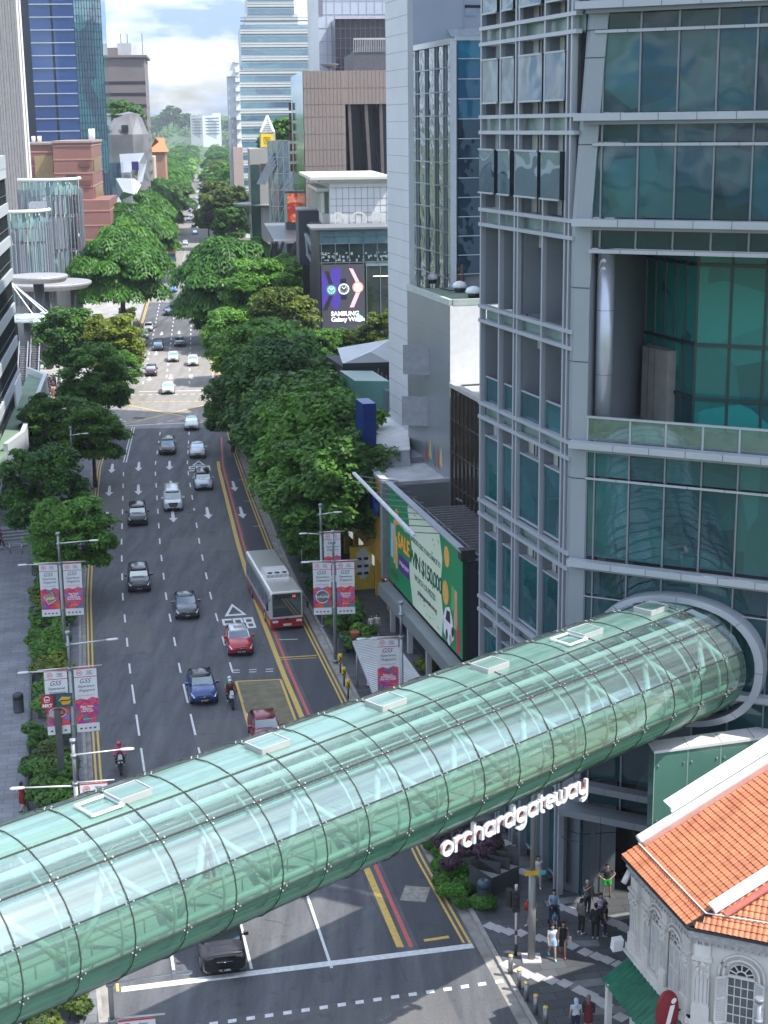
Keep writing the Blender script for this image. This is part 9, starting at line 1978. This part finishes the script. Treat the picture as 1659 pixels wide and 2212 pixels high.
# big lamp column in the plaza
bc = G(1148, 2072, .15); t = thing('lamp_column', 'thick grey steel lamp column on the plaza with a small yellow arrow sign', 'lamp column', tuple(bc)); mb = MB(); mb.tube(bc, v3(bc, 4.3), .17, .165, 18); mb.tube(v3(bc, 4.3), v3(bc, 10.5), .115, .10, 16); mb.build('column', M('weathered_steel_column', (.26, .26, .25), .5, .4, .12, 1), t)
mb = MB(); mb.prism([bc+vec(-.42, -.42), bc+vec(.42, -.42), bc+vec(.42, .42), bc+vec(-.42, .42)], .15, .22); mb.build('base_plate', MAT['pale_granite'], t)
mb = MB(); c = v3(bc, 4.45)-vec(0, .2); mb.box(c, (.75, .04, .22), .15); mb.build('arrow_sign', M('arrow_yellow', (.65, .38, .03), .5), t)
mb = MB(); mb.box(c+vec(.42, .06), (.3, .04, .2), .15); mb.build('blue_plate', M('sign_blue', (.05, .35, .45), .5), t)
# traffic signal
ts_ = G(1114, 2063, .15); t = thing('traffic_signal', 'black traffic signal head on a striped white post at the kerb', 'traffic signal', tuple(ts_)); mb = MB(); mb.tube(ts_, v3(ts_, .7), .075, n=12, mi=1); mb.tube(v3(ts_, .7), v3(ts_, 3.4), .055, n=12); mb.tube(v3(ts_, 3.35), v3(ts_, 3.6), .07, n=12); mb.build('post', [M('white_post', (.55, .56, .57), .5), BLACK], t)
mb = MB(); mb.box(v3(ts_, 2.85)+vec(-.03, -.12), (.34, .26, .95), .1); mb.box(v3(ts_, 2.9)+vec(-.28, .14), (.24, .3, .85), .8); mb.build('signal_head', BLACK, t)
for k in range(3): mb = MB(); c = v3(ts_, 2.58+k*.28)+vec(-.04, -.26); mb.lathe([(.1, 0), (.11, .1), (.1, .1)], c, 12); mb.build('signal_hood', BLACK, t)
mb = MB(); mb.box(v3(ts_, 1.3)+vec(0, -.08), (.12, .1, .18)); mb.build('push_button', DARK, t)
# bollards
BOL = M('brushed_bollard', (.26, .26, .27), .35, .7, .08, 2); BT = M('bollard_amber_top', (.55, .42, .12), .5)
def bollard(x, y, label, base=None):
 c = G(x, y, .15); t = thing('bollard', label, 'bollard', tuple(c), 'steel bollards on the plaza edge'); mb = MB(); mb.tube(c, v3(c, .98), .105, n=16); mb.build('post', BOL, t); mb = MB(); mb.lathe([(.106, 0), (.106, .05), (.09, .07), (.01, .075)], v3(c, .98), 16); mb.build('cap', BT, t); return t
for x, y, lab in ((1103, 2103, 'steel bollard nearest the traffic signal'), (1121, 2134, 'second steel bollard from the traffic signal'), (1137, 2162, 'middle steel bollard of the plaza row'), (1157, 2190, 'fourth steel bollard from the traffic signal'), (1178, 2216, 'steel bollard at the bottom edge of the frame')): bollard(x, y, lab)
for i, (x, y) in enumerate(((943, 1440, ), (967, 1485), (994, 1530))):
 c = G(425+x*.3293+0, 1153.6+(910, 1000, 1082)[i]*.3293, .15); t = thing('warning_post', ('yellow chevron post nearest the banner lamp', 'middle yellow chevron post by the bus lane', 'yellow chevron post closest to the bridge')[i], 'post', tuple(c), 'yellow chevron posts by the bus lane')
 mb = MB(); mb.tube(c, v3(c, .9), .06, n=10); mb.build('post', DARK, t); mb = MB(); mb.tube(v3(c, .9), v3(c, 1.5), .14, n=12); mb.build('yellow_drum', M('drum_yellow', (.62, .40, .02), .5), t)
 mb = MB();
 for s_ in (-1, 1): mb.beam(v3(c, 1.2)+vec(.06, -.15), v3(c, 1.2+s_*.18)+vec(-.07, -.15), .04, .06)
 mb.build('chevron', BLACK, t)
# litter bins
def bin_(x, y, label, sc=1.0, blue=False):
 c = G(x, y, .15); t = thing('litter_bin', label, 'litter bin', tuple(c), 'round street litter bins'); r = .33*sc
 mb = MB(); mb.lathe([(r, 0), (r, .1), (r*.97, .12), (r*.97, .85), (r, .87)], c, 20);
 for k in range(14): a = k*.4488; mb.beam(c+Vector((r*math.cos(a), r*math.sin(a), .12)), c+Vector((r*math.cos(a), r*math.sin(a), .85)), .02, .02)
 mb.build('drum', M('bin_grey', (.085, .09, .095), .45, .3, .15, 3), t); mb = MB(); mb.lathe([(r*1.02, .88), (r*1.04, 1.15), (r*.8, 1.25), (r*.35, 1.27), (.02, 1.2)], c, 20); mb.build('lid', M('bin_blue', (.03, .06, .09), .4) if blue else DARK, t)
bin_(77, 1358, 'dark round litter bin beside the far end of the left hedge'); bin_(41, 1537, 'dark round litter bin on the open left pavement'); bin_(78, 1242, 'dark litter bin partly hidden behind the SHOP banner'); bin_(1046, 1953, 'round litter bin with a blue lid by the stepped planter', 1.0, True); bin_(743, 1407, 'litter bin at the foot of the right banner lamp')
# utility boxes by the hedge
for x, y, lab in ((111, 1545, 'dark granite planter box jutting from the left hedge'), (96, 1742, 'dark granite planter box near the woman in red')):
 c = G(x, y, .15); t = thing('planter_box', lab, 'planter'); mb = MB(); t.location = c; ORG[t.name] = c; mb.prism([c+vec(-.7, -.6), c+vec(.8, -.5), c+vec(.7, .8), c+vec(-.8, .7)], .15, .75); mb.build('box', MAT['dark_planter_granite'], t); mb = MB(); mb.prism([c+vec(-.6, -.5), c+vec(.7, -.4), c+vec(.6, .7), c+vec(-.7, .6)], .75, .77); mb.build('soil', M('planter_soil', (.05, .04, .03), .9), t)
# stepped planter screens
t = thing('stepped_planter', 'dark stepped granite planter with sloping pale tops beside the purple bush', 'planter', tuple(G(1070, 1930))); c0_, c1_ = G(1098, 1928, .15), G(1190-53, 1895, .15)
A_ = gp(470, 1045); B_ = gp(700, 960); du = (B_-A_)/3
for k in range(3):
 p = A_+du*k; q = p+du; w_ = vec(-1.05, .45); h0, h1 = 1.15+.05*k, 1.7+.05*k
 mb = MB(); mb.add([v3(p, .15), v3(q, .15), v3(q+w_, .15), v3(p+w_, .15), v3(p, h0), v3(q, h0), v3(q+w_, h1), v3(p+w_, h1)], [(0, 1, 5, 4), (1, 2, 6, 5), (2, 3, 7, 6), (3, 0, 4, 7)], 0); mb.quad(v3(p, h0), v3(q, h0), v3(q+w_, h0+.06), v3(p+w_, h0+.06), mi=1); mb.quad(v3(q, h0), v3(q, h1+.1), v3(q+w_, h1+.1), v3(q+w_, h0), mi=0); mb.build('cell', [M('planter_slate', (.055, .058, .065), .5), M('planter_pale_top', (.24, .25, .26), .5)], t)
# MRT sign
c = G(150, 1720, .15); t = thing('station_sign', 'station sign with MRT emblem and yellow bus-bay diamond on a grey post', 'sign', tuple(c)); pz = .15
base = G(136, 1710, .15); mb = MB(); mb.box(v3(base, 2.6), (.36, .22, 4.9), .1); mb.build('post', M('sign_post_grey', (.10, .105, .11), .4, .3), t)
xd = Vector((.98, .17, 0)); nn = Vector((.17, -.98, 0)); o = v3(base, 5.6)
s_ = 3324/((base.y*_cp)+(CAMH-5.6)*_sp)
def bq(u, v_, k=0): return o+xd*u+Vector((0, 0, v_))+nn*(.14+k)
mb = MB(); mb.box(o+xd*.0, (1.7, .2, .75), .17); mb.build('sign_box', DARK, t)
mb = MB(); mb.quad(bq(-.85, -.37), bq(-.2, -.37), bq(-.2, .37), bq(-.85, .37)); mb.build('red_panel', M('mrt_red', (.45, .02, .03), .4), t)
mb = MB(); mb.quad(bq(-.02, -.37), bq(.85, -.37), bq(.85, .37), bq(-.02, .37)); mb.build('teal_panel', M('sign_teal', (.02, .09, .11), .4), t)
mb = MB(); mb.path([bq(-.66, -.02, .01), bq(-.66, .22, .01), bq(-.6, .28, .01), bq(-.44, .28, .01), bq(-.38, .22, .01), bq(-.38, -.02, .01), bq(-.66, -.02, .01)], .03, 4); mb.beam(bq(-.66, .1, .01), bq(-.38, .1, .01), .02, .05); mb.build('train_icon', WHITE, t)
text('lettering', 'MRT', bq(-.52, -.24, .012), xd, (0, 0, 1), .27, WHITE, t, ext=.003, bold=.01)
mb = MB(); mb.quad(bq(.08, 0, .008), bq(.28, .24, .008), bq(.8, .2, .008), bq(.62, -.02, .008)); mb.quad(bq(.2, -.03, .011), bq(.3, -.24, .011), bq(.68, -.22, .011), bq(.8, .02, .011)); mb.build('yellow_diamond', M('diamond_yellow', (.62, .36, .03), .5), t)
mb = MB(); mb.beam(bq(.2, .02, .015), bq(.7, .02, .015), .02, .05); mb.build('diamond_line', DARK, t)
mb = MB(); mb.box(v3(base, 4.85)-xd*.25, (.45, .1, .35), .17); mb.build('small_plate', M('plate_grey', (.40, .41, .42), .5), t)
# shelter with corrugated white roof
t = thing('walkway_shelter', 'white corrugated walkway shelter roof with a terracotta pot on its corner', 'shelter', tuple(G(830, 1440)))
z = 3.0; q = [G(763, 1385, z), G(845, 1378, z), G(912, 1470, z), G(812, 1508, z)]
mb = MB(); n_ = 34
for i in range(n_):
 a, b = q[0]+(q[3]-q[0])*(i/n_), q[1]+(q[2]-q[1])*(i/n_); a1, b1 = q[0]+(q[3]-q[0])*((i+.72)/n_), q[1]+(q[2]-q[1])*((i+.72)/n_); mb.quad(a, a1, b1, b); a2, b2 = q[0]+(q[3]-q[0])*((i+1)/n_), q[1]+(q[2]-q[1])*((i+1)/n_); dn = Vector((0, 0, -.05)); mb.quad(a1+dn, a2+dn, b2+dn, b1+dn)
mb.build('roof_sheet', M('white_corrugated', (.56, .57, .58), .5, .1, .1, .8), t)
mb = MB()
for i in range(4): mb.beam(q[i]-Vector((0, 0, .08)), q[(i+1) % 4]-Vector((0, 0, .08)), .1, .2)
mb.build('edge_beam', GREYT, t)
for f_ in (.1, .9):
 for a, b in ((q[0], q[3]), (q[1], q[2])): p = a+(b-a)*f_; m2 = MB(); m2.tube(v3(p, .15)+vec(.1, 0), v3(p, z-.1)+vec(.1, 0), .06, n=8); m2.build('post', POLE, t)
c = G(767, 1377, 3.05); t = thing('flower_pot', 'terracotta flower pot beside the shelter roof corner', 'pot', tuple(c)); mb = MB(); mb.lathe([(.2, 0), (.3, .35), (.33, .4), (.25, .4)], c, 14); mb.build('pot', M('terracotta', (.35, .09, .04), .8), t)
# prohibition sign on the hedge
c = G(653, 1250, .15); t = thing('traffic_sign', 'white square traffic sign with a crossed arrow behind the bus', 'sign', tuple(c)); mb = MB(); mb.tube(c, v3(c, 3.2), .04, n=8); mb.build('post', POLE, t); mb = MB(); mb.box(v3(c, 3.3)+vec(0, -.06), (.75, .04, .75), .1); mb.build('plate', WHITE, t); mb = MB(); mb.path([v3(c, 3.3)+Vector((.27*math.cos(a*.3), -.1, .27*math.sin(a*.3))) for a in range(22)], .025, 4); mb.beam(v3(c, 3.3)+Vector((-.18, -.1, .18)), v3(c, 3.3)+Vector((.18, -.1, -.18)), .03, .04); mb.build('symbol', BLACK, t)
# CCTV masts beyond the junction on the right
for x, y, lab in ((684, 785, 'slim white camera mast beyond the right-hand trees'), (694, 800, 'shorter white camera mast with a hooked head'), (62, 800, 'white camera mast in front of the escalators')):
 c = G(x, y, .15); t = thing('camera_mast', lab, 'mast', tuple(c), 'white camera masts'); h_ = 5.0 if 'shorter' in lab else 6.5; mb = MB(); mb.tube(c, v3(c, h_), .16, .12, 10); mb.build('mast', WHITE, t); mb = MB(); mb.beam(v3(c, h_), v3(c, h_)+vec(-.6, 0), .14, .14); mb.box(v3(c, h_-.25), (.4, .4, .35)); mb.build('camera', GREYT, t)
# gantry frame beyond the junction on the left
c = G(245, 742, .15); t = thing('sign_gantry', 'pale grey frame sign under the big left rain tree', 'sign', tuple(c)); mb = MB()
for dx in (0, 3.4): mb.tube(c+vec(dx, 0), v3(c+vec(dx, 0), 5.2), .09, n=8)
for z in (5.2, 4.0, 2.8): mb.beam(v3(c, z), v3(c+vec(3.4, 0), z), .1, .14)
mb.build('frame', GREYT, t)
# haze
hz = MB(); hz.prism([vec(-2300, -12), vec(1700, -12), vec(1700, 3120), vec(-2300, 3120)], -1.2, 125)
hm = D.materials.new('haze_air'); hm.use_nodes = True; n = hm.node_tree; n.nodes.remove(n.nodes['Principled BSDF']); vp = n.nodes.new('ShaderNodeVolumePrincipled'); vp.inputs['Color'].default_value = (.80, .88, 1.0, 1); vp.inputs['Density'].default_value = .00012; vp.inputs['Anisotropy'].default_value = .2
n.links.new(vp.outputs[0], n.nodes['Material Output'].inputs['Volume'])
o = tag(hz.build('haze', hm), 'thin tropical haze over the avenue', None, None, 'stuff')
